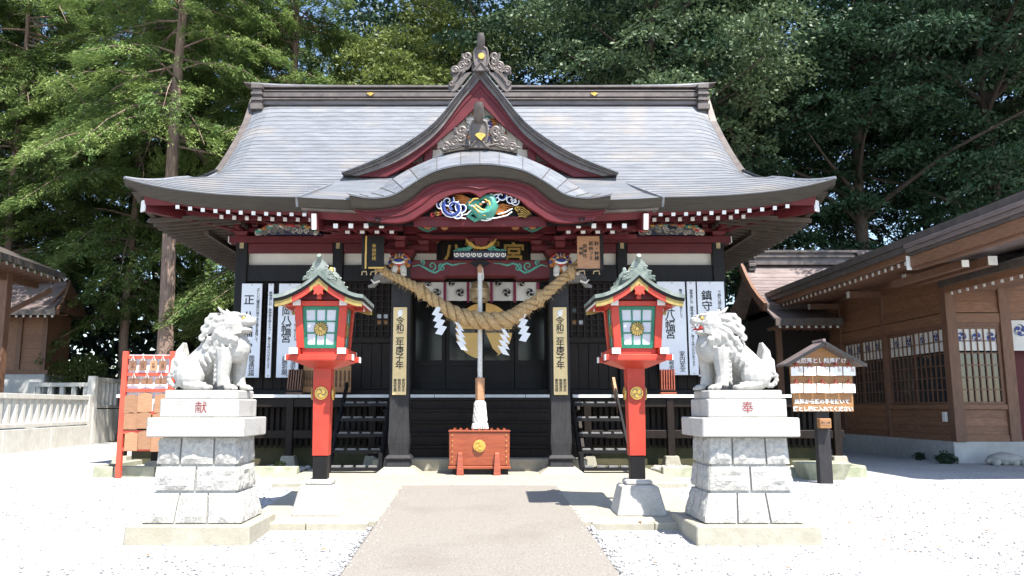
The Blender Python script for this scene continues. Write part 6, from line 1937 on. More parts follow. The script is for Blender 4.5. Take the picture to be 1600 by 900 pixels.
    for s in (-1, 1):
        MB().ball(F((0.375 + hx, hy + s * 0.082, 0.80)), 0.021, n=10, m=8).build('eye', 'gold', root, smooth=True, local=True)
    MB().ball(F((0.30 + hx, hy - 0.09, 0.575)), 0.028, n=10, m=8).build('neck_bell', 'gold', root, smooth=True, local=True)
    if open_mouth:
        MB().ball(F((0.345 + hx, hy - 0.008, 0.695)), 0.062, n=12, m=8, sq=(1.3, 1.12, 0.62)).build('mouth_lining', 'redpaint', root, smooth=True, local=True)
        MB().tube([F((0.34 + hx, hy, 0.682)), F((0.40 + hx, hy, 0.69)), F((0.45 + hx, hy, 0.675))], [0.03, 0.032, 0.015], n=8, flat=0.5).build('tongue', 'redpaint', root, smooth=True, local=True)
        for s in (-1, 1):
            for k in range(4):
                MB().ball(F((0.44 + hx - 0.035 * k, hy + s * 0.05, 0.728)), 0.013, n=6, m=5, sq=(1, 1, 1.5)).build('tooth', 'white', root, smooth=True, local=True)
            MB().ball(F((0.42 + hx, hy + s * 0.045, 0.70)), 0.016, n=6, m=5).build('tooth', 'white', root, smooth=True, local=True)
    root.rotation_euler = (0, 0, -0.10 * face)
    return root


pl, zl = pedestal(-3.03, 9.22, ground_z(9.0) - 0.01, '献', 'rough granite pedestal with red character 献 left of the path')
prr, zr_ = pedestal(2.885, 9.22, ground_z(9.0) - 0.01, '奉', 'rough granite pedestal with red character 奉 right of the path')
make_lion('lion_statue', 'white stone guardian lion with closed mouth on the left pedestal', -3.02, 9.2, zl, 1, False)
make_lion('lion_statue', 'white stone guardian lion with open red mouth on the right pedestal', 2.86, 9.2, zr_, -1, True)

# ================================================================ timber building at the right
WX, WY = 10.68, 18.6
tb = thing('timber_building', 'brown timber office building with lattice windows at the right edge', 'building', (13.5, 21.5, 0))
plain_box('foundation', WX - 0.05, 18.2, WY - 0.05, 25.6, -0.05, 0.47, 'concrete', tb, bevel=0.01)
inner = MB().box(WX + 0.9, 18, WY + 0.9, 25.4, 0.47, 0.5).box(12.6, 18, 25.3, 25.5, 0.47, 4.3).box(17.9, 18.1, WY, 25.4, 0.47, 4.3)
inner.box(WX + 0.6, WX + 0.66, WY + 0.6, 25.3, 0.47, 4.3)
inner.build('inner_wall', 'darkwood', tb)
Yp_ = [WY, 21.5, 24.1, 25.4]
zS0, zS1, zW0, zW1, zL, zE = 0.47, 0.62, 1.30, 3.08, 3.40, 4.42
for i, y in enumerate(Yp_):
    w = 0.12 if i == 0 else 0.085
    plain_box('wall_post', WX - 0.02, WX + 2 * w - 0.02, y - w, y + w, zS0, zE, 'brownpost', tb, bevel=0.008)
random.seed(8)
for (y0, y1, win) in ((Yp_[0] + 0.12, Yp_[1] - 0.085, True), (Yp_[1] + 0.085, Yp_[2] - 0.085, True), (Yp_[2] + 0.085, Yp_[3] - 0.085, False)):
    plain_box('sill_beam', WX, WX + 0.14, y0, y1, zS0, zS1, 'brownwood', tb, bevel=0.006)
    plain_box('lintel', WX - 0.005, WX + 0.14, y0, y1, zW1 + 0.08, zL - 0.02, 'brownwood', tb, bevel=0.006)
    plain_box('window_head', WX + 0.01, WX + 0.13, y0, y1, zW1, zW1 + 0.078, 'brownpost', tb)
    n_ = 4
    for k in range(n_):       # lapped boards over the lintel
        za, zb2 = zL + (zE - zL) * k / n_, zL + (zE - zL) * (k + 1) / n_
        MB().prism([(WX + 0.015, za), (WX + 0.045, zb2), (WX + 0.09, zb2), (WX + 0.09, za)], y0, y1).build('weather_board', 'brownwood', tb)
    n_ = 3
    for k in range(n_):
        za, zb2 = zS1 + 0.003 + (zW0 - 0.12 - zS1) * k / n_, zS1 + (zW0 - 0.12 - zS1) * (k + 1) / n_
        MB().prism([(WX + 0.03, za), (WX + 0.045, zb2), (WX + 0.09, zb2), (WX + 0.09, za)], y0, y1).build('skirt_board', 'brownwood', tb)
    plain_box('window_sill', WX - 0.02, WX + 0.14, y0, y1, zW0 - 0.115, zW0, 'brownwood', tb, bevel=0.006)
    if not win:
        plain_box('blank_panel', WX + 0.03, WX + 0.08, y0, y1, zW0, zW1, 'brownwood', tb)
        continue
    ym = (y0 + y1) / 2
    for (a, b, off) in ((y0 + 0.003, ym + 0.04, 0.03), (ym - 0.03, y1 - 0.003, 0.075)):
        fr_ = MB()
        x0, x1 = WX + off, WX + off + 0.035
        for c in (a, b - 0.06): fr_.box(x0, x1, c, c + 0.06, zW0 + 0.002, zW1 - 0.002)
        for z in (zW0 + 0.002, zW1 - 0.06): fr_.box(x0 + 0.001, x1 - 0.001, a + 0.06, b - 0.06, z, z + 0.058)
        sash = fr_.build('window', 'brownpost', tb)
        for k in range(1, 6):
            yy = a + 0.06 + (b - a - 0.12) * k / 6
            cube_inst('muntin', 'brownpost', (x0 + 0.017, yy, (zW0 + zW1) / 2), (0.024, 0.022, zW1 - zW0 - 0.12), sash)
        for k in range(1, 6):
            zz_ = zW0 + 0.06 + (zW1 - zW0 - 0.12) * k / 6
            cube_inst('muntin', 'brownpost', (x0 + 0.019, (a + b) / 2, zz_), (0.02, b - a - 0.12, 0.02), sash)
        cube_inst('pane', 'windowglass', (x0 + 0.034, (a + b) / 2, (zW0 + zW1) / 2 - 0.28), (0.004, b - a - 0.11, zW1 - zW0 - 0.66), sash)
        cm_ = MB()
        cm_.grid([[(x0 + 0.036 + 0.006 * math.sin(i * 2.1), a + 0.05 + (b - a - 0.1) * i / 8, zW1 - 0.56), (x0 + 0.036, a + 0.05 + (b - a - 0.1) * i / 8, zW1 - 0.03)] for i in range(9)])
        vo = cm_.build('valance', 'cloth', sash)
        c_ = MB()
        for q in (0.25, 0.62):
            crest(c_, 0, 0, 0.11, 0, 0.003, rot0=0.4)
        me_ = c_.mesh('valance_crest', 'blue')
        for q in (0.28, 0.7):
            link('valance_crest', me_, sash, loc=(x0 + 0.026, a + (b - a) * q, zW1 - 0.22), rot=(0, 0, -R(90)))
# front of the building
fX = [WX + 0.22, 11.92, 12.15]
plain_box('wall_post', 11.95, 12.2, WY - 0.03, WY + 0.2, zS0, zE, 'brownpost', tb, bevel=0.008)
plain_box('wall_post', 15.0, 15.25, WY - 0.03, WY + 0.2, zS0, zE, 'brownpost', tb, bevel=0.008)
plain_box('lintel', WX + 0.225, 11.945, WY - 0.01, WY + 0.13, zW1 + 0.08, zL - 0.02, 'brownwood', tb, bevel=0.006)
plain_box('lintel', 12.205, 14.99, WY - 0.01, WY + 0.13, zW1 + 0.15, zL, 'brownwood', tb, bevel=0.006)
for k in range(4):
    za, zb2 = zL + (zE - zL) * k / 4, zL + (zE - zL) * (k + 1) / 4
    MB().prism_x([(WY + 0.02, za), (WY + 0.05, zb2), (WY + 0.1, zb2), (WY + 0.1, za)], WX + 0.225, 11.945).build('weather_board', 'brownwood', tb)
    MB().prism_x([(WY + 0.02, za), (WY + 0.05, zb2), (WY + 0.1, zb2), (WY + 0.1, za)], 12.205, 14.99).build('weather_board', 'brownwood', tb)
for k in range(3):
    za, zb2 = zS1 + 0.003 + (zW0 - 0.12 - zS1) * k / 3, zS1 + (zW0 - 0.12 - zS1) * (k + 1) / 3
    MB().prism_x([(WY + 0.03, za), (WY + 0.045, zb2), (WY + 0.1, zb2), (WY + 0.1, za)], WX + 0.225, 11.945).build('skirt_board', 'brownwood', tb)
plain_box('sill_beam', WX + 0.225, 11.945, WY, WY + 0.14, zS0, zS1, 'brownwood', tb, bevel=0.006)
plain_box('window_sill', WX + 0.225, 11.945, WY - 0.02, WY + 0.14, zW0 - 0.115, zW0, 'brownwood', tb, bevel=0.006)
plain_box('window_head', WX + 0.225, 11.945, WY + 0.01, WY + 0.13, zW1, zW1 + 0.078, 'brownpost', tb)
fr_ = MB()
a, b = WX + 0.228, 11.942
for c in (a, b - 0.07): fr_.box(c, c + 0.07, WY + 0.03, WY + 0.07, zW0 + 0.002, zW1 - 0.002)
for z in (zW0 + 0.002, zW1 - 0.06): fr_.box(a + 0.07, b - 0.07, WY + 0.031, WY + 0.069, z, z + 0.058)
sash = fr_.build('window', 'brownpost', tb)
for k in range(1, 6):
    cube_inst('muntin', 'brownpost', (a + 0.07 + (b - a - 0.14) * k / 6, WY + 0.05, (zW0 + zW1) / 2), (0.022, 0.024, zW1 - zW0 - 0.12), sash)
for k in range(1, 6):
    cube_inst('muntin', 'brownpost', ((a + b) / 2, WY + 0.052, zW0 + 0.06 + (zW1 - zW0 - 0.12) * k / 6), (b - a - 0.14, 0.02, 0.02), sash)
cube_inst('pane', 'windowglass', ((a + b) / 2, WY + 0.072, (zW0 + zW1) / 2 - 0.28), (b - a - 0.13, 0.004, zW1 - zW0 - 0.66), sash)
MB().grid([[(a + 0.06 + (b - a - 0.12) * i / 10, WY + 0.074 + 0.006 * math.sin(i * 2), zW1 - 0.56), (a + 0.06 + (b - a - 0.12) * i / 10, WY + 0.074, zW1 - 0.03)] for i in range(11)]).build('valance', 'cloth', sash)
for q in (0.17, 0.5, 0.82):
    crest(MB(), a + (b - a) * q, zW1 - 0.24, 0.12, WY + 0.064, 0.003, rot0=q * 9).build('valance_crest', 'blue', sash)
# entrance with its curtain
plain_box('doorway', 12.2, 15.0, WY + 0.5, WY + 0.56, zS0, zW1 + 0.15, 'maroon', tb)
nor = thing('entrance_curtain', 'white entrance curtain with blue crest at the right edge of the picture', 'curtain', (13.6, WY + 0.05, 2.5))
for k in range(4):
    x0 = 12.22 + k * 0.68
    pan = MB().grid([[(x0 + 0.62 * i / 8, WY + 0.05 + 0.015 * math.sin(i * 1.7), 2.52), (x0 + 0.62 * i / 8, WY + 0.05, zW1 + 0.14)] for i in range(9)]).build('curtain_panel', 'cloth', nor, smooth=True)
    crest(MB(), x0 + 0.2, 2.98, 0.15, WY + 0.03, 0.004, rot0=0.2).build('swirl_crest', 'blue', pan)
    cube_inst('curtain_tape', 'purple', (x0 + 0.65, WY + 0.04, 2.83), (0.05, 0.01, 0.66), nor)
# small white box on the wall by the corner
cube_inst('meter_box', 'white', (WX - 0.03, WY + 0.25, 1.02), (0.06, 0.12, 0.22), tb)

# roof: eave along the court, slope running up to the right
EX = 9.08
eave = MB()
eave.add([(EX, 12.4, 4.84), (EX, 25.8, 4.80), (14.6, 25.8, 6.72), (14.6, 12.4, 6.76), (20, 12.4, 4.84), (20, 25.8, 4.8)], [(0, 1, 2, 3), (3, 2, 5, 4)])
eave.add([(EX + 0.02, 16.95, 4.52), (EX + 0.02, 25.8, 4.52), (WX + 0.1, 25.8, 4.75), (WX + 0.1, 16.95, 4.75)], [(0, 3, 2, 1)])
ro = eave.build('roof', 'copper_brown', tb)
for (z0, z1, dx) in ((4.66, 4.82, -0.02), (4.52, 4.66, 0.02)):
    plain_box('eave_fascia', EX + dx, EX + dx + 0.08, 12.38, 25.82, z0, z1 - 0.003, 'copper_trim', ro)
plain_box('eave_board', EX + 0.10, EX + 0.16, 17.0, 25.7, 4.38, 4.519, 'brownwood', ro)
rfm = MB().box(0, 1.6, -0.035, 0.035, -0.04, 0.04).mesh('rafter', 'brownpost')
rfc = MB().box(-0.012, 0, -0.037, 0.037, -0.042, 0.042).mesh('rafter_cap', 'white')
for k in range(28):
    y = 17.15 + k * 0.30
    o = link('rafter', rfm, tb, loc=(EX + 0.2, y, 4.33), rot=(0, -0.10, 0))
    link('rafter_cap', rfc, o, local=True)
for y in (18.6, 21.5, 24.1):
    pb_ = plain_box('purlin', EX + 0.75, WX + 0.2, y - 0.07, y + 0.07, 4.12, 4.28, 'brownpost', tb)
    cube_inst('purlin_cap', 'white', (EX + 0.742, y, 4.2), (0.014, 0.15, 0.17), pb_)
plain_box('wall_plate', WX - 0.06, WX + 0.1, WY, 25.5, 4.30, 4.44, 'brownpost', tb)
# front wing: lower, deeper eave that comes towards the court
w2 = MB()
w2.add([(EX - 0.05, 12.5, 4.62), (EX - 0.05, 16.93, 4.62), (14.6, 16.93, 6.55), (14.6, 12.5, 6.55)], [(0, 1, 2, 3)])
w2.add([(EX + 0.05, 12.5, 4.18), (EX + 0.05, 16.93, 4.18), (12.5, 16.93, 4.6), (12.5, 12.5, 4.6)], [(0, 3, 2, 1)])
wo_ = w2.build('front_roof', 'copper_brown', tb)
for (z0, z1, dx, m_) in ((4.56, 4.64, -0.10, 'copper_brown'), (4.47, 4.556, -0.06, 'copper_brown'), (4.40, 4.466, -0.02, 'copper_trim'), (4.16, 4.396, 0.02, 'brownwood'), (4.10, 4.158, 0.05, 'brownpost')):
    plain_box('front_eave_band', EX + dx, EX + dx + 0.12, 12.48, 16.94, z0, z1, m_, wo_, bevel=0.006)
cube_inst('band_end_cap', 'white', (EX + 0.03, 16.955, 4.26), (0.16, 0.02, 0.30), wo_)
for (x, z, s) in ((EX + 0.55, 4.06, 0.14), (EX + 1.1, 4.12, 0.18)):
    o = plain_box('purlin', x - s / 2, x + s / 2, 15.9, WY + 0.1, z - s / 2, z + s / 2, 'brownpost', tb)
    cube_inst('purlin_cap', 'white', (x, 15.89, z), (s, 0.014, s), o)
# lower porch roof before the entrance
pz = [(10.6, 4.12), (11.4, 4.42), (12.4, 4.92), (13.6, 5.6)]
pr_ = MB().grid([[(x, 14.6, z), (x, 18.58, z)] for x, z in pz])
po_ = pr_.build('porch_roof', 'copper', tb)
for k in range(9):
    x0 = 10.6 + k * 0.33
    za, zb2 = interp(pz, x0), interp(pz, x0 + 0.33)
    MB().hexa([(x0, 14.58, za + 0.004), (x0 + 0.335, 14.58, zb2 + 0.004), (x0 + 0.335, 18.585, zb2 + 0.004), (x0, 18.585, za + 0.004)], [(x0, 14.58, za + 0.03), (x0 + 0.335, 14.58, zb2 + 0.012), (x0 + 0.335, 18.585, zb2 + 0.012), (x0, 18.585, za + 0.03)]).build('porch_roof_course', 'copper', po_)
plain_box('porch_fascia', 10.58, 10.66, 14.56, 18.585, 3.98, 4.115, 'copper_trim', po_)
plain_box('porch_eave_board', 10.68, 10.74, 14.6, 18.585, 3.84, 3.979, 'brownwood', po_)
for k in range(13):
    y = 14.75 + k * 0.30
    o = link('rafter', rfm, tb, loc=(10.76, y, 3.82), rot=(0, -0.12, 0))
    link('rafter_cap', rfc, o, local=True)

# ---------------------------------------------------------------- copper-roofed outbuilding behind it
ob = thing('copper_roofed_outbuilding', 'small building with brownish copper gable roof right of the shrine hall', 'building', (11, 27.5, 0))
oz0, oz1 = 4.35, 6.10
prof = [(24.9, 4.35), (25.4, 4.62), (26.0, 5.02), (26.5, 5.45), (27.0, 5.98)]
XA, XC = 8.95, 13.3
orf = MB().grid([[(XA - 0.15 * (1 - (i / 4)) ** 2, y, z), (XC, y, z)] for i, (y, z) in enumerate(prof)])
orf.grid([[(XA - 0.15 * (1 - (i / 4)) ** 2, 54 - y, z), (XC, 54 - y, z)] for i, (y, z) in enumerate(prof)])
oro = orf.build('roof', 'copper_brown', ob, smooth=True)
for k in range(13):
    a0, a1 = 24.88 + k * 2.1 / 13, 24.88 + (k + 1) * 2.1 / 13
    za, zb2 = interp(prof, a0), interp(prof, a1)
    MB().grid([[(XA - 0.14, a0, za + 0.006), (XC, a0, za + 0.006)], [(XA - 0.14, a0, za + 0.035), (XC, a0, za + 0.035)], [(XA - 0.13, a1, zb2 + 0.008), (XC, a1, zb2 + 0.008)]]).build('roof_course', 'copper_brown', oro)
rg = MB()
for (hy_, z0, z1, e) in ((0.22, 5.95, 6.08, 0), (0.16, 6.08, 6.2, 0), (0.22, 6.2, 6.26, 0.05), (0.15, 6.26, 6.36, 0), (0.24, 6.36, 6.44, 0.15)):
    rg.box(XA + 0.05 - e, XC + e, 27 - hy_, 27 + hy_, z0, z1)
rg.prism([(XA - 0.12, 6.38), (XA - 0.5, 6.44), (XA - 0.5, 6.47), (XA - 0.12, 6.46)], 26.8, 27.2)
rgo = rg.build('ridge', 'copper_trim', ob)
for x in (XA + 0.1, XC - 0.6):
    e_ = MB()
    for k in range(5): e_.box(x - 0.12, x + 0.12, 26.62 - 0.05 * (k % 2), 27.1, 5.72 + k * 0.13, 5.72 + k * 0.13 + 0.115)
    e_.build('ridge_end_tile', 'copper_trim', rgo, bevel=0.02)
vb = MB()
pts = [(XA - 0.16, y - 0.02, z - 0.06) for y, z in prof]
for p0, p1 in zip(pts, pts[1:]): vb.beam(p0, p1, 0.10, 0.26)
vb.build('verge_board', 'brownpost', ob)
MB().prism_x([(24.95, 4.2), (27, 5.8), (29, 4.2)], XA + 0.5, XA + 0.6).build('gable_wall', 'darkwood', ob)
plain_box('body', XA + 0.5, XC, 25.9, 28.6, 0, 4.4, 'darkwood', ob)
plain_box('eave_fascia', XA - 0.1, XC, 24.86, 24.94, 4.22, 4.345, 'copper_trim', ob)
for k in range(12):
    o = link('rafter', raf, ob, loc=(XA + 0.1 + k * 0.2, 24.98, 4.15), rot=(0.2, 0, 0))
# pent roof below it
pt_ = MB().hexa([(8.6, 23.6, 3.72), (10.55, 23.6, 3.72), (10.55, 25.2, 4.25), (8.9, 25.2, 4.25)], [(8.6, 23.6, 3.80), (10.55, 23.6, 3.80), (10.55, 25.2, 4.33), (8.9, 25.2, 4.33)])
pto = pt_.build('pent_roof', 'copper_brown', ob)
plain_box('pent_fascia', 8.6, 10.55, 23.52, 23.595, 3.58, 3.80, 'copper_trim', ob)
for k in range(9):
    o = link('rafter', rfm, ob, loc=(8.75 + k * 0.21, 23.62, 3.56), rot=(0, 0, R(90)), scale=(0.6, 1, 1))
    link('rafter_cap', rfc, o, local=True)
plain_box('pent_wall', 8.95, 10.6, 24.6, 24.7, 0, 3.8, 'darkwood', ob)
plain_box('pent_post', 8.95, 9.1, 24.45, 24.598, 0, 3.75, 'brownpost', ob)

# ================================================================ left edge: water pavilion roof, small shrine, stone fence
pv = thing('pavilion', 'brown timber pavilion whose eave enters at the left edge', 'building', (-16.6, 25.0, 0))
PX = -14.5
rp = MB()
rp.add([(PX, 20.0, 5.90), (PX, 28.0, 5.84), (-19, 28.0, 7.7), (-19, 20.0, 7.7)], [(0, 1, 2, 3)])
rp.add([(PX, 20.0, 5.80), (PX, 28.0, 5.74), (-15.4, 28.0, 5.95), (-15.4, 20.0, 5.95)], [(0, 3, 2, 1)])
ro2 = rp.build('roof', 'copper_trim', pv)
MB().beam((PX, 20.0, 5.80), (PX, 28.02, 5.74), 0.08, 0.2).build('eave_fascia', 'copper_trim', ro2)
for k in range(20):
    o = link('rafter', rfm, pv, loc=(PX - 0.1, 20.3 + k * 0.4, 5.66 - 0.003 * k), rot=(0, 0.12, R(180)), scale=(0.7, 1.2, 1.2))
    link('rafter_cap', rfc, o, local=True)
for x, y in ((-15.35, 26.0), (-18.6, 26.0), (-15.35, 21.0)):
    plain_box('pavilion_post', x - 0.15, x + 0.15, y - 0.15, y + 0.15, 0, 5.6, 'brownpost', pv, bevel=0.01)
MB().beam((-15.35, 20.2, 5.45), (-15.35, 27.8, 5.45), 0.2, 0.34).build('wall_plate', 'brownpost', pv)
MB().beam((-15.3, 26.0, 4.2), (-14.7, 27.6, 5.2), 0.1, 0.14).build('brace', 'brownpost', pv)
MB().beam((PX + 0.05, 28.03, 5.62), (PX - 0.3, 28.05, 5.95), 0.04, 0.12).build('eave_end', 'white', pv)

ss = thing('wayside_shrine', 'little timber side shrine with copper roof beyond the stone fence', 'shrine', (-17.2, 31.0, 0))
sY = 30.2
lx, rx_ = at(8, 560, sY).x, at(72, 560, sY).x
plain_box('stone_base', lx - 0.4, rx_ + 0.05, sY - 0.1, sY + 2, 0, zat(585, sY), 'concrete', ss, bevel=0.02)
zb_, ze_ = zat(585, sY), zat(492, sY)
plain_box('body', lx - 0.4, rx_ - 0.08, sY + 0.02, sY + 1.8, zb_ + 0.001, ze_ + 0.1, 'brownwood', ss)
plain_box('sill', lx - 0.4, rx_ + 0.12, sY - 0.06, sY + 0.019, zb_ + 0.002, zb_ + 0.16, 'brownpost', ss)
for u in (30, 70):
    x = at(u, 540, sY).x
    plain_box('post', x - 0.09, x + 0.09, sY - 0.07, sY + 0.018, zb_ + 0.161, ze_ + 0.1, 'brownpost', ss)
for k in range(6):
    za = zb_ + 0.17 + k * 0.26
    MB().prism_x([(sY - 0.01, za), (sY + 0.01, za + 0.25), (sY + 0.018, za + 0.25), (sY + 0.018, za)], at(33, 540, sY).x, at(66, 540, sY).x).build('wall_board', 'brownwood', ss)
zr0, zr1 = zat(482, sY - 1.0), zat(440, sY)
rA = MB()
xl, xr_ = at(-30, 480, sY).x, at(100, 490, sY).x
prf = [(sY - 1.1, zr0 - 0.05), (sY - 0.5, zr0 + 0.25), (sY + 0.1, zr0 + 0.65), (sY + 0.7, zr0 + 1.25)]
rA.grid([[(xl, y, z), (at(88, 470, sY).x + 0.2 * (3 - i), y, z - 0.03 * (3 - i))] for i, (y, z) in enumerate(prf)])
rA.grid([[(xl, 2 * (sY + 0.7) - y, z), (at(88, 470, sY).x, 2 * (sY + 0.7) - y, z)] for y, z in prf])
rAo = rA.build('roof', 'copper_brown', ss, smooth=True)
for k in range(8):
    q0_, q1_ = k / 8, (k + 1) / 8
    y0, y1 = sY - 1.12 + 1.8 * q0_, sY - 1.12 + 1.8 * q1_
    MB().grid([[(xl, y0, interp(prf, y0) + 0.005), (at(88, 470, sY).x + 0.5 * (1 - q0_), y0, interp(prf, y0) - 0.06 * (1 - q0_))], [(xl, y0, interp(prf, y0) + 0.04), (at(88, 470, sY).x + 0.5 * (1 - q0_), y0, interp(prf, y0) - 0.02 * (1 - q0_))], [(xl, y1, interp(prf, y1) + 0.01), (at(88, 470, sY).x + 0.5 * (1 - q1_), y1, interp(prf, y1))]]).build('roof_course', 'copper_brown', rAo)
gx_ = at(88, 470, sY).x + 0.1
MB().prism_x([(sY - 0.9, zr0 + 0.0), (sY + 0.7, zr0 + 1.2), (sY + 2.3, zr0)], gx_, gx_ + 0.05).build('gable_wall', 'brownpost', ss)
vv = MB()
for (y0, z0), (y1, z1) in zip(prf, prf[1:]): vv.beam((gx_ + 0.55 * (1 - (y0 - prf[0][0]) / 1.8), y0, z0 - 0.08), (gx_ + 0.55 * (1 - (y1 - prf[0][0]) / 1.8), y1, z1 - 0.05), 0.09, 0.22)
vv.build('barge_board', 'brownpost', ss)
rgx = at(70, 440, sY).x
MB().box(xl, rgx, sY + 0.5, sY + 0.9, zr0 + 1.15, zr0 + 1.42).box(xl, rgx + 0.12, sY + 0.45, sY + 0.95, zr0 + 1.42, zr0 + 1.5).build('ridge', 'copper_trim', ss)
plain_box('eave_fascia', xl, gx_ + 0.5, sY - 1.16, sY - 1.1, zr0 - 0.25, zr0 - 0.06, 'copper_trim', ss)
for k in range(10):
    o = link('rafter', rfm, ss, loc=(gx_ + 0.35 - k * 0.26, sY - 1.05, zr0 - 0.28), rot=(0, -0.15, R(90)), scale=(0.7, 1, 1))
    link('rafter_cap', rfc, o, local=True)

# stone fence
fn = thing('stone_fence', 'pale stone balustrade on a low wall along the left side', 'fence', (-12.9, 24.5, 0))
pick = MB().frustum((0, 0), 0.075, 0.06, 0, 0.075, 0.06, 1.0).mesh('baluster', 'palestone')


def fence(p0, p1, zw, zr_, step, first_post=True):
    p0, p1 = Vector((*p0, 0)), Vector((*p1, 0))
    d = (p1 - p0).normalized(); L_ = (p1 - p0).length
    nseg = max(1, int(L_ / 2.4))
    for k in range(nseg):
        a, b = p0 + d * (L_ * k / nseg + 0.01), p0 + d * (L_ * (k + 1) / nseg - 0.01)
        MB().beam(a + Vector((0, 0, (zw - 0.16) / 2)), b + Vector((0, 0, (zw - 0.16) / 2)), 0.26, zw - 0.12).build('wall_slab', 'palestone', fn, bevel=0.01)
        MB().beam(a + Vector((0, 0, zw - 0.045)), b + Vector((0, 0, zw - 0.045)), 0.22, 0.11).build('lower_rail', 'palestone', fn, bevel=0.008)
        MB().beam(a + Vector((0, 0, zr_ - 0.06)), b + Vector((0, 0, zr_ - 0.06)), 0.2, 0.14).build('top_rail', 'palestone', fn, bevel=0.008)
    ang = math.atan2(d.y, d.x)
    nb_ = int(L_ / step)
    for k in range(nb_):
        p = p0 + d * ((k + 0.5) * L_ / nb_)
        link('baluster', pick, fn, loc=(p.x, p.y, zw + 0.005), rot=(0, 0, ang), scale=(1, 1, zr_ - 0.13 - zw))
    for p in (p0, p1):
        MB().frustum((p.x, p.y), 0.13, 0.13, 0, 0.125, 0.125, zr_ + 0.04).build('fence_post', 'palestone', fn, bevel=0.015)


fence((-12.55, 19.0), (-13.2, 27.6), 0.77, 1.60, 0.42)
fence((-13.2, 27.9), (-13.9, 34.0), 1.30, 2.24, 0.42)
fence((-13.4, 28.3), (-15.6, 28.6), 1.15, 2.06, 0.42)

# ================================================================ trees
rng = np.random.default_rng(5)


def leaf_mesh(name, P, L, W, up, m, droop=None, mats=None, mi=None):
    """one small folded-flat diamond per point"""
    n = len(P)
    d = rng.normal(size=(n, 3)) if droop is None else droop
    d /= np.linalg.norm(d, axis=1)[:, None] + 1e-9
    nr = rng.normal(size=(n, 3)) * (1 - up) + np.array([0, 0, 1.0]) * up
    s = np.cross(d, nr)
    s /= np.linalg.norm(s, axis=1)[:, None] + 1e-9
    ln = (L * rng.uniform(0.65, 1.35, n))[:, None]
    wd = (W * rng.uniform(0.7, 1.3, n))[:, None]
    v = np.empty((n, 4, 3))
    v[:, 0] = P - d * ln * 0.5
    v[:, 1] = P + s * wd * 0.5 + d * ln * 0.05
    v[:, 2] = P + d * ln * 0.5
    v[:, 3] = P - s * wd * 0.5 + d * ln * 0.05
    me = bpy.data.meshes.new(name)
    me.vertices.add(n * 4)
    me.vertices.foreach_set('co', v.astype(np.float32).ravel())
    me.loops.add(n * 4)
    me.loops.foreach_set('vertex_index', np.arange(n * 4, dtype=np.int32))
    me.polygons.add(n)
    me.polygons.foreach_set('loop_start', np.arange(0, n * 4, 4, dtype=np.int32))
    me.polygons.foreach_set('loop_total', np.full(n, 4, dtype=np.int32))
    me.update(calc_edges=True)
    me.materials.append(M[m])
    return me


def broadleaf(seed, rx, rz, z0, z1, nclump, per, L, W, m, bark, trunk_r, lean=0.0, umb=0.0):
    """returns (trunk mesh, crown mesh) around the origin: crown between heights z0 and z1"""
    r = np.random.default_rng(seed)
    zc, hz = (z0 + z1) / 2, (z1 - z0) / 2
    cl = []
    while len(cl) < nclump:
        p = r.uniform(-1, 1, 3)
        q = np.linalg.norm(p)
        if q > 1 or q < 0.35: continue
        lump = 1 + 0.25 * math.sin(3 * math.atan2(p[1], p[0]) + seed) * (1 - abs(p[2]))
        g_ = min(1.0, max(0.0, (p[2] + 0.9) / 1.3)); g_ = g_ * g_ * (3 - 2 * g_)
        lump *= (1 - umb) + umb * (0.42 + 1.15 * g_)  # umb widens the upper crown, out of view, to shade the lower boughs
        if umb and r.random() > 0.30 + 0.9 * g_: continue
        cl.append([p[0] * rx * lump + lean * (p[2] + 1), p[1] * rx * lump, zc + p[2] * hz])
    cl = np.array(cl)
    pts, dro = [], []
    for c in cl:
        R_ = r.uniform(0.65, 1.45)
        k = int(per * R_ * R_ * r.uniform(0.8, 1.2))
        q = r.normal(size=(k, 3))
        q /= np.linalg.norm(q, axis=1)[:, None]
        q[:, 2] = np.abs(q[:, 2]) * 0.75 - 0.22
        rad_ = R_ * r.uniform(0.55, 1.0, k)[:, None]
        pts.append(c + q * rad_ * np.array([1.15, 1.15, 0.8]))
        dd = q + r.normal(size=(k, 3)) * 0.5
        dd[:, 2] -= 0.35
        dro.append(dd)
    P = np.vstack(pts)
    crown = leaf_mesh('crown', P, L, W, 0.55, m, droop=np.vstack(dro))
    t = MB()
    top = z0 + (z1 - z0) * 0.75
    tp = [(0, 0, -0.3), (0.05, 0, 0.4)] + [(lean * 0.3 * k / 6 + 0.12 * math.sin(k * 1.3 + seed), 0.10 * math.cos(k + seed), top * k / 6) for k in range(1, 7)]
    t.tube(tp, [trunk_r * 1.5, trunk_r * 1.12] + [trunk_r * (1 - 0.13 * k) for k in range(1, 7)], n=9)
    idx = r.choice(len(cl), min(26, len(cl)), replace=False)
    for i in idx:
        c = cl[i]
        h = max(z0 * 0.6, min(top * 0.95, c[2] - 0.35 * math.hypot(c[0], c[1]) - 0.6))
        f = h / top * 6
        k = min(5, int(f))
        a = Vector(tp[k + 1]) if k + 1 < len(tp) else Vector(tp[-1])
        b0 = Vector((tp[min(k + 2, 7)][0], tp[min(k + 2, 7)][1], h))
        e = Vector(c)
        md = (b0 * 0.5 + e * 0.5) + Vector((r.uniform(-0.3, 0.3), r.uniform(-0.3, 0.3), 0.35))
        t.tube([b0, b0 * 0.75 + md * 0.25 + Vector((0, 0, 0.1)), md, e], [trunk_r * 0.38, trunk_r * 0.3, trunk_r * 0.18, 0.02], n=6)
    return t.mesh('trunk', bark, smooth=True, angle=70), crown


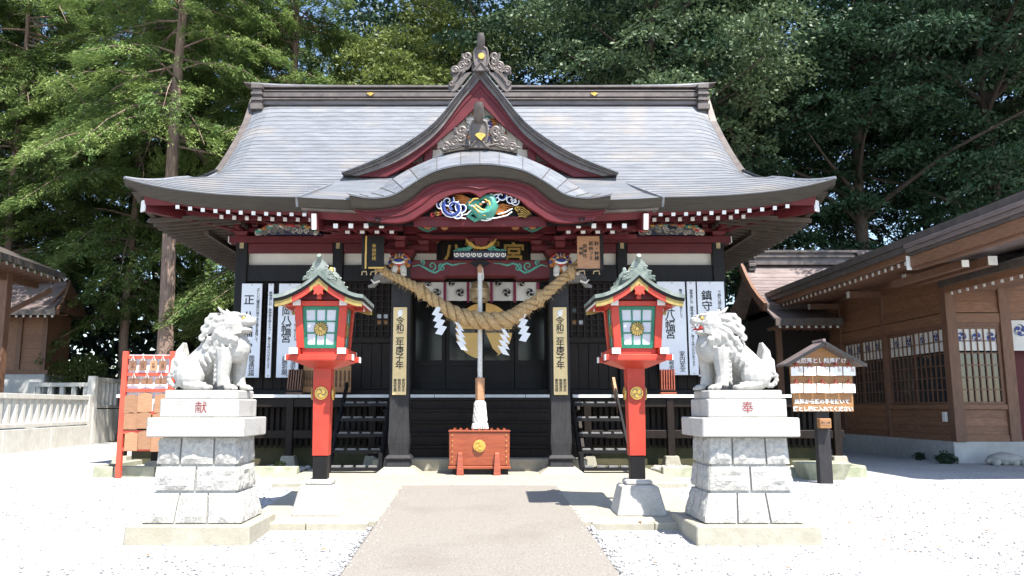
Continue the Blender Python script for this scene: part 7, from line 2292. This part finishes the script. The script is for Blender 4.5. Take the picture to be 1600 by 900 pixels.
def conifer(seed, H, z0, rad0, nb, m, bark, trunk_r, dens=1.0, L=0.17, W=0.055, cone=False):
    r = np.random.default_rng(seed)
    t = MB()
    t.tube([(0.06 * math.sin(k * 0.9 + seed), 0.05 * math.cos(k * 1.3), -0.3 + (H + 0.3) * k / 12) for k in range(13)], [trunk_r * (1.25 if k == 0 else 1 - 0.075 * k) for k in range(13)], n=10)
    P, D = [], []
    for b in range(nb):
        q = (b + r.random()) / nb
        h = z0 + (H - z0) * q
        Ln = rad0 * (0.38 + 0.72 * math.sin(math.pi * min(1.0, 0.12 + q * 0.88)) ** 1.2) * r.uniform(0.6, 1.2) * min(1.0, (1.05 - q) * 4) + 0.3  # longest boughs set high, out of view, to shade those below
        if cone: Ln = rad0 * (1.02 - q) ** 0.6 * r.uniform(0.6, 1.15) + 0.3
        az = r.random() * 2 * math.pi if b % 3 else b * 2.4
        dx, dy = math.cos(az), math.sin(az)
        up0 = r.uniform(-0.1, 0.45)
        base = np.array([0, 0, h])
        line = []
        for k in range(9):
            s = k / 8
            line.append(base + np.array([dx * Ln * s, dy * Ln * s, Ln * (up0 * s - 0.55 * s * s)]))
        t.tube([Vector(p) for p in line[::2]], [0.045, 0.034, 0.024, 0.014, 0.006], n=5)
        nspray = int(26 * dens * Ln)
        for k in range(nspray):
            s = r.uniform(0.16, 1.0) ** 0.8
            i = min(7, int(s * 8)); f = s * 8 - i
            p = line[i] * (1 - f) + line[i + 1] * f
            side = r.choice((-1, 1))
            w = Ln * 0.36 * (1.15 - s) + 0.14
            off = side * w * r.random() ** 0.7
            c = p + np.array([-dy * off, dx * off, -0.30 * abs(off) + r.uniform(-0.22, 0.12)])
            # a frond: short fan of scales pointing outwards and hanging
            out = np.array([dx * 0.9 - dy * side * 0.75, dy * 0.9 + dx * side * 0.75, -0.45])
            kk = 12
            tt = r.uniform(0, 1, kk)[:, None]
            jit = r.normal(size=(kk, 3)) * 0.05
            P.append(c + out * tt * 0.34 + jit)
            D.append(np.tile(out, (kk, 1)) + r.normal(size=(kk, 3)) * 0.38)
    P = np.vstack(P); D = np.vstack(D)
    return t.mesh('trunk', bark, smooth=True, angle=70), leaf_mesh('crown', P, L, W, 0.75, m, droop=D)


VAR = {
    'oak1': broadleaf(1, 6.0, 4, 3.6, 22.5, 260, 280, 0.18, 0.085, 'leaf_dark', 'barkdark', 0.32, 0.0, 1.0),
    'oak2': broadleaf(2, 5.6, 4, 3.0, 22.0, 240, 280, 0.19, 0.09, 'leaf_dark', 'barkdark', 0.28, 0.4, 1.0),
    'oakmid': broadleaf(6, 4.6, 4, 4.4, 20.5, 190, 300, 0.17, 0.085, 'leaf_mid', 'barkdark', 0.32, 0.0, 0.35),
    'bright': broadleaf(3, 3.7, 4, 5.2, 16.5, 140, 300, 0.17, 0.085, 'leaf_bright', 'barkpale', 0.24),
    'far': broadleaf(4, 6.2, 4, 1.5, 24.0, 230, 190, 0.29, 0.14, 'leaf_far', 'barkdark', 0.34, -0.4, 0.8),
    'cyp1': conifer(11, 25.0, 5.2, 4.6, 140, 'leaf_cypress', 'bark', 0.27, 1.25, 0.17, 0.042, True),
    'cyp3': conifer(13, 27.0, 10.2, 4.8, 105, 'leaf_cypress', 'bark', 0.31, 1.25, 0.17, 0.042, True),
    'cyp2': conifer(12, 23.0, 4.6, 4.0, 135, 'leaf_cypress', 'bark', 0.20, 1.25, 0.18, 0.045),
}


def tree(kind, x, y, s, rz, label, zs=1.0, name=None):
    tm, cm_ = VAR[kind]
    nm = {'oakmid': 'evergreen_oak', 'oak1': 'evergreen_oak', 'oak2': 'evergreen_oak', 'bright': 'broadleaf_tree', 'far': 'woodland_tree', 'cyp1': 'cypress_tree', 'cyp3': 'cypress_tree', 'cyp2': 'cypress_tree'}[kind]
    t = thing(nm, label, 'tree', (x, y, 0.0 if y < 30 else 0.02 * (min(y, 50) - 30)), rz, group='trees of the shrine grove')
    t.scale = (s, s, s * zs)
    link('trunk', tm, t, local=True)
    link('crown', cm_, t, local=True)
    return t


tree('cyp3', -10.75, 27.6, 1.0, 0.4, 'tall cypress with bare reddish trunk just left of the hall roof', 1.0)
tree('cyp2', -19.2, 32.5, 1.1, 2.2, 'cypress with hanging boughs above the side shrine roof')
tree('cyp2', -14.4, 33.0, 1.05, 4.0, 'slim cypress whose thin trunk stands left of the reddish trunk')
tree('cyp1', -7.2, 30.0, 1.0, 1.2, 'bright cypress rising behind the left end of the ridge')
tree('cyp1', -22.5, 33.5, 1.05, 3.0, 'cypress at the far left with sunlit drooping sprays')
tree('cyp2', -10.4, 35.5, 1.15, 5.2, 'darker cypress behind the reddish trunk')
tree('bright', -3.4, 29.5, 1.0, 0.7, 'yellow-green broadleaf tree behind the left half of the ridge', 0.95)
tree('bright', -1.0, 34.5, 1.15, 2.7, 'pale-limbed broadleaf tree left of the gable crest')
tree('oakmid', 6.3, 28.8, 1.0, 0.2, 'dense sunlit evergreen behind the right half of the ridge')
tree('oak2', 1.8, 34.5, 1.15, 2.0, 'dark evergreen just right of the gable crest')
tree('oak2', 11.0, 32.5, 1.15, 4.1, 'evergreen above the right end of the ridge')
tree('oak1', 15.0, 31.0, 1.1, 5.0, 'dark evergreen behind the copper-roofed outbuilding')
tree('oak2', 19.2, 29.5, 1.15, 0.9, 'dark evergreen rising over the timber building')
tree('oakmid', 24.0, 31.0, 1.15, 1.9, 'evergreen with sunlit top at the right edge of the picture')
tree('oak2', 20.8, 37.0, 0.9, 3.1, 'evergreen in the second row behind the timber building')
tree('oak1', 12.5, 39.0, 0.85, 3.6, 'evergreen in the second row right of the hall')
tree('oak1', 5.6, 39.5, 0.85, 2.5, 'evergreen in the second row behind the ridge, right of centre')
tree('oak2', -5.0, 39.5, 0.85, 5.5, 'evergreen in the second row behind the ridge, left of centre')
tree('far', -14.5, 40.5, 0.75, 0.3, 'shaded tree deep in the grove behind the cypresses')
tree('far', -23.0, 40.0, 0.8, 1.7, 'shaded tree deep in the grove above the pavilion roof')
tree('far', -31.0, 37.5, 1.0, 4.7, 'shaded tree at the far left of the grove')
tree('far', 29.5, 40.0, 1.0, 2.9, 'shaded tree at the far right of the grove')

# distant wood that closes the gaps, and undergrowth along its foot
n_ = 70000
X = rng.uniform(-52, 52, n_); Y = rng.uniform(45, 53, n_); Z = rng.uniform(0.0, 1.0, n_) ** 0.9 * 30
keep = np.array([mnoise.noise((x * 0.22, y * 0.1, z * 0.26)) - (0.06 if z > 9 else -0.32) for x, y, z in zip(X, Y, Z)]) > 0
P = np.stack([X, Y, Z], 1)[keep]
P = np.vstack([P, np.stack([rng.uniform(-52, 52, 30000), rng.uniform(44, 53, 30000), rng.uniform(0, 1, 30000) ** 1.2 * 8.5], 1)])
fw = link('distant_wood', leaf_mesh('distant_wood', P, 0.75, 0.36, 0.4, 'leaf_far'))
tag(fw, 'far wood seen as one dark mass between the trunks', 'wood', kind='stuff')
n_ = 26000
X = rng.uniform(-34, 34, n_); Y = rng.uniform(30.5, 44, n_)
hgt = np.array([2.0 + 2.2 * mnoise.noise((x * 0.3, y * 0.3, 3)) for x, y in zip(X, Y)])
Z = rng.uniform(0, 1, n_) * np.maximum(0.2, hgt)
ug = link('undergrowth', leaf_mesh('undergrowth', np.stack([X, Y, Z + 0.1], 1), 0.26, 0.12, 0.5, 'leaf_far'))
tag(ug, 'low undergrowth under the grove', 'undergrowth', kind='stuff')


def shrub(x, y, h, rad_, m, label, n_=1500, L=0.09, stem=True, nm='shrub'):
    t = thing(nm, label, 'shrub', (x, y, 0))
    p = rng.normal(size=(n_, 3)); p /= np.linalg.norm(p, axis=1)[:, None]
    p *= rng.uniform(0.55, 1.0, n_)[:, None] * rad_
    lump = 1 + 0.25 * np.sin(p[:, 0] * 9 / rad_) * np.cos(p[:, 1] * 7 / rad_ + 1)
    p *= lump[:, None]
    p[:, 2] = p[:, 2] * 0.7 + h
    link('foliage', leaf_mesh('foliage', p, L, L * 0.55, 0.6, m), t, local=True)
    s = MB()
    for k in range(5):
        a = k * 1.26
        s.tube([(0.03 * math.cos(a), 0.03 * math.sin(a), 0), (rad_ * 0.3 * math.cos(a), rad_ * 0.3 * math.sin(a), h * 0.6), (rad_ * 0.6 * math.cos(a), rad_ * 0.6 * math.sin(a), h)], [0.035, 0.025, 0.01], n=5)
    s.build('stem', 'barkdark', t, local=True)


shrub(at(94, 560, 31.0).x, 31.0, 2.45, 0.85, 'leaf_bright', 'clipped sunny shrub just right of the side shrine', 2600)
shrub(at(134, 556, 31.0).x, 31.2, 2.7, 0.75, 'leaf_bright', 'second clipped shrub, taller, behind the fence corner', 2200)
shrub(at(115, 590, 30).x, 32.4, 1.4, 0.9, 'leaf_dark', 'low dark shrub behind the two clipped shrubs', 2000)
shrub(at(436, 716, 15.5).x, 15.6, 0.16, 0.12, 'leaf_bright', 'tiny weed growing in the pebbles left of the left ladder', 160, 0.05, nm='weed')
p = at(1480, 724, 18.4)
shrub(p.x, 18.42, 0.10, 0.22, 'leaf_dark', 'tuft of weeds at the corner of the concrete footing', 420, 0.08, nm='weed')
p = at(1436, 717, 19.7)
shrub(p.x - 0.05, 19.6, 0.09, 0.13, 'leaf_dark', 'smaller tuft of weeds along the side footing', 200, 0.07, nm='weed')

# fallen leaves on the gravel and path
lm = []
for k in range(3):
    mb = MB()
    w = 0.02 + 0.006 * k
    mb.add([(-0.045, 0, 0.004), (0, -w, 0.012), (0.05, 0, 0.006), (0, w, 0.016), (0, 0, 0.004)], [(0, 1, 4), (1, 2, 4), (2, 3, 4), (3, 0, 4)])
    lm.append(mb.mesh('fallen_leaf', 'leaf_dry'))
random.seed(44)
lb = MB()
for k in range(46):
    y = random.uniform(7.2, 13.0)
    x = random.choice((-1, 1)) * random.uniform(1.5, y * 0.62)
    if 2.0 < abs(x) < 3.9 and 8.4 < y < 10.9: continue
    if 9.4 < y < 13 and abs(x) < 2.75: zz_ = apz(y)
    else: zz_ = ground_z(y) + 0.012
    a = random.random() * 6.28; s = random.uniform(0.6, 1.1)
    c_, s_ = math.cos(a) * s, math.sin(a) * s
    w = random.uniform(0.018, 0.03)
    vs = [(-0.045, 0, 0.004), (0, -w, 0.012), (0.05, 0, 0.006), (0, w, 0.016), (0, 0, 0.004)]
    lb.add([(x + c_ * q[0] - s_ * q[1], y + s_ * q[0] + c_ * q[1], zz_ + q[2]) for q in vs], [(0, 1, 4), (1, 2, 4), (2, 3, 4), (3, 0, 4)])
tag(lb.build('fallen_leaves', 'leaf_dry'), 'scattered dry leaves lying on the gravel', 'leaves', kind='stuff')
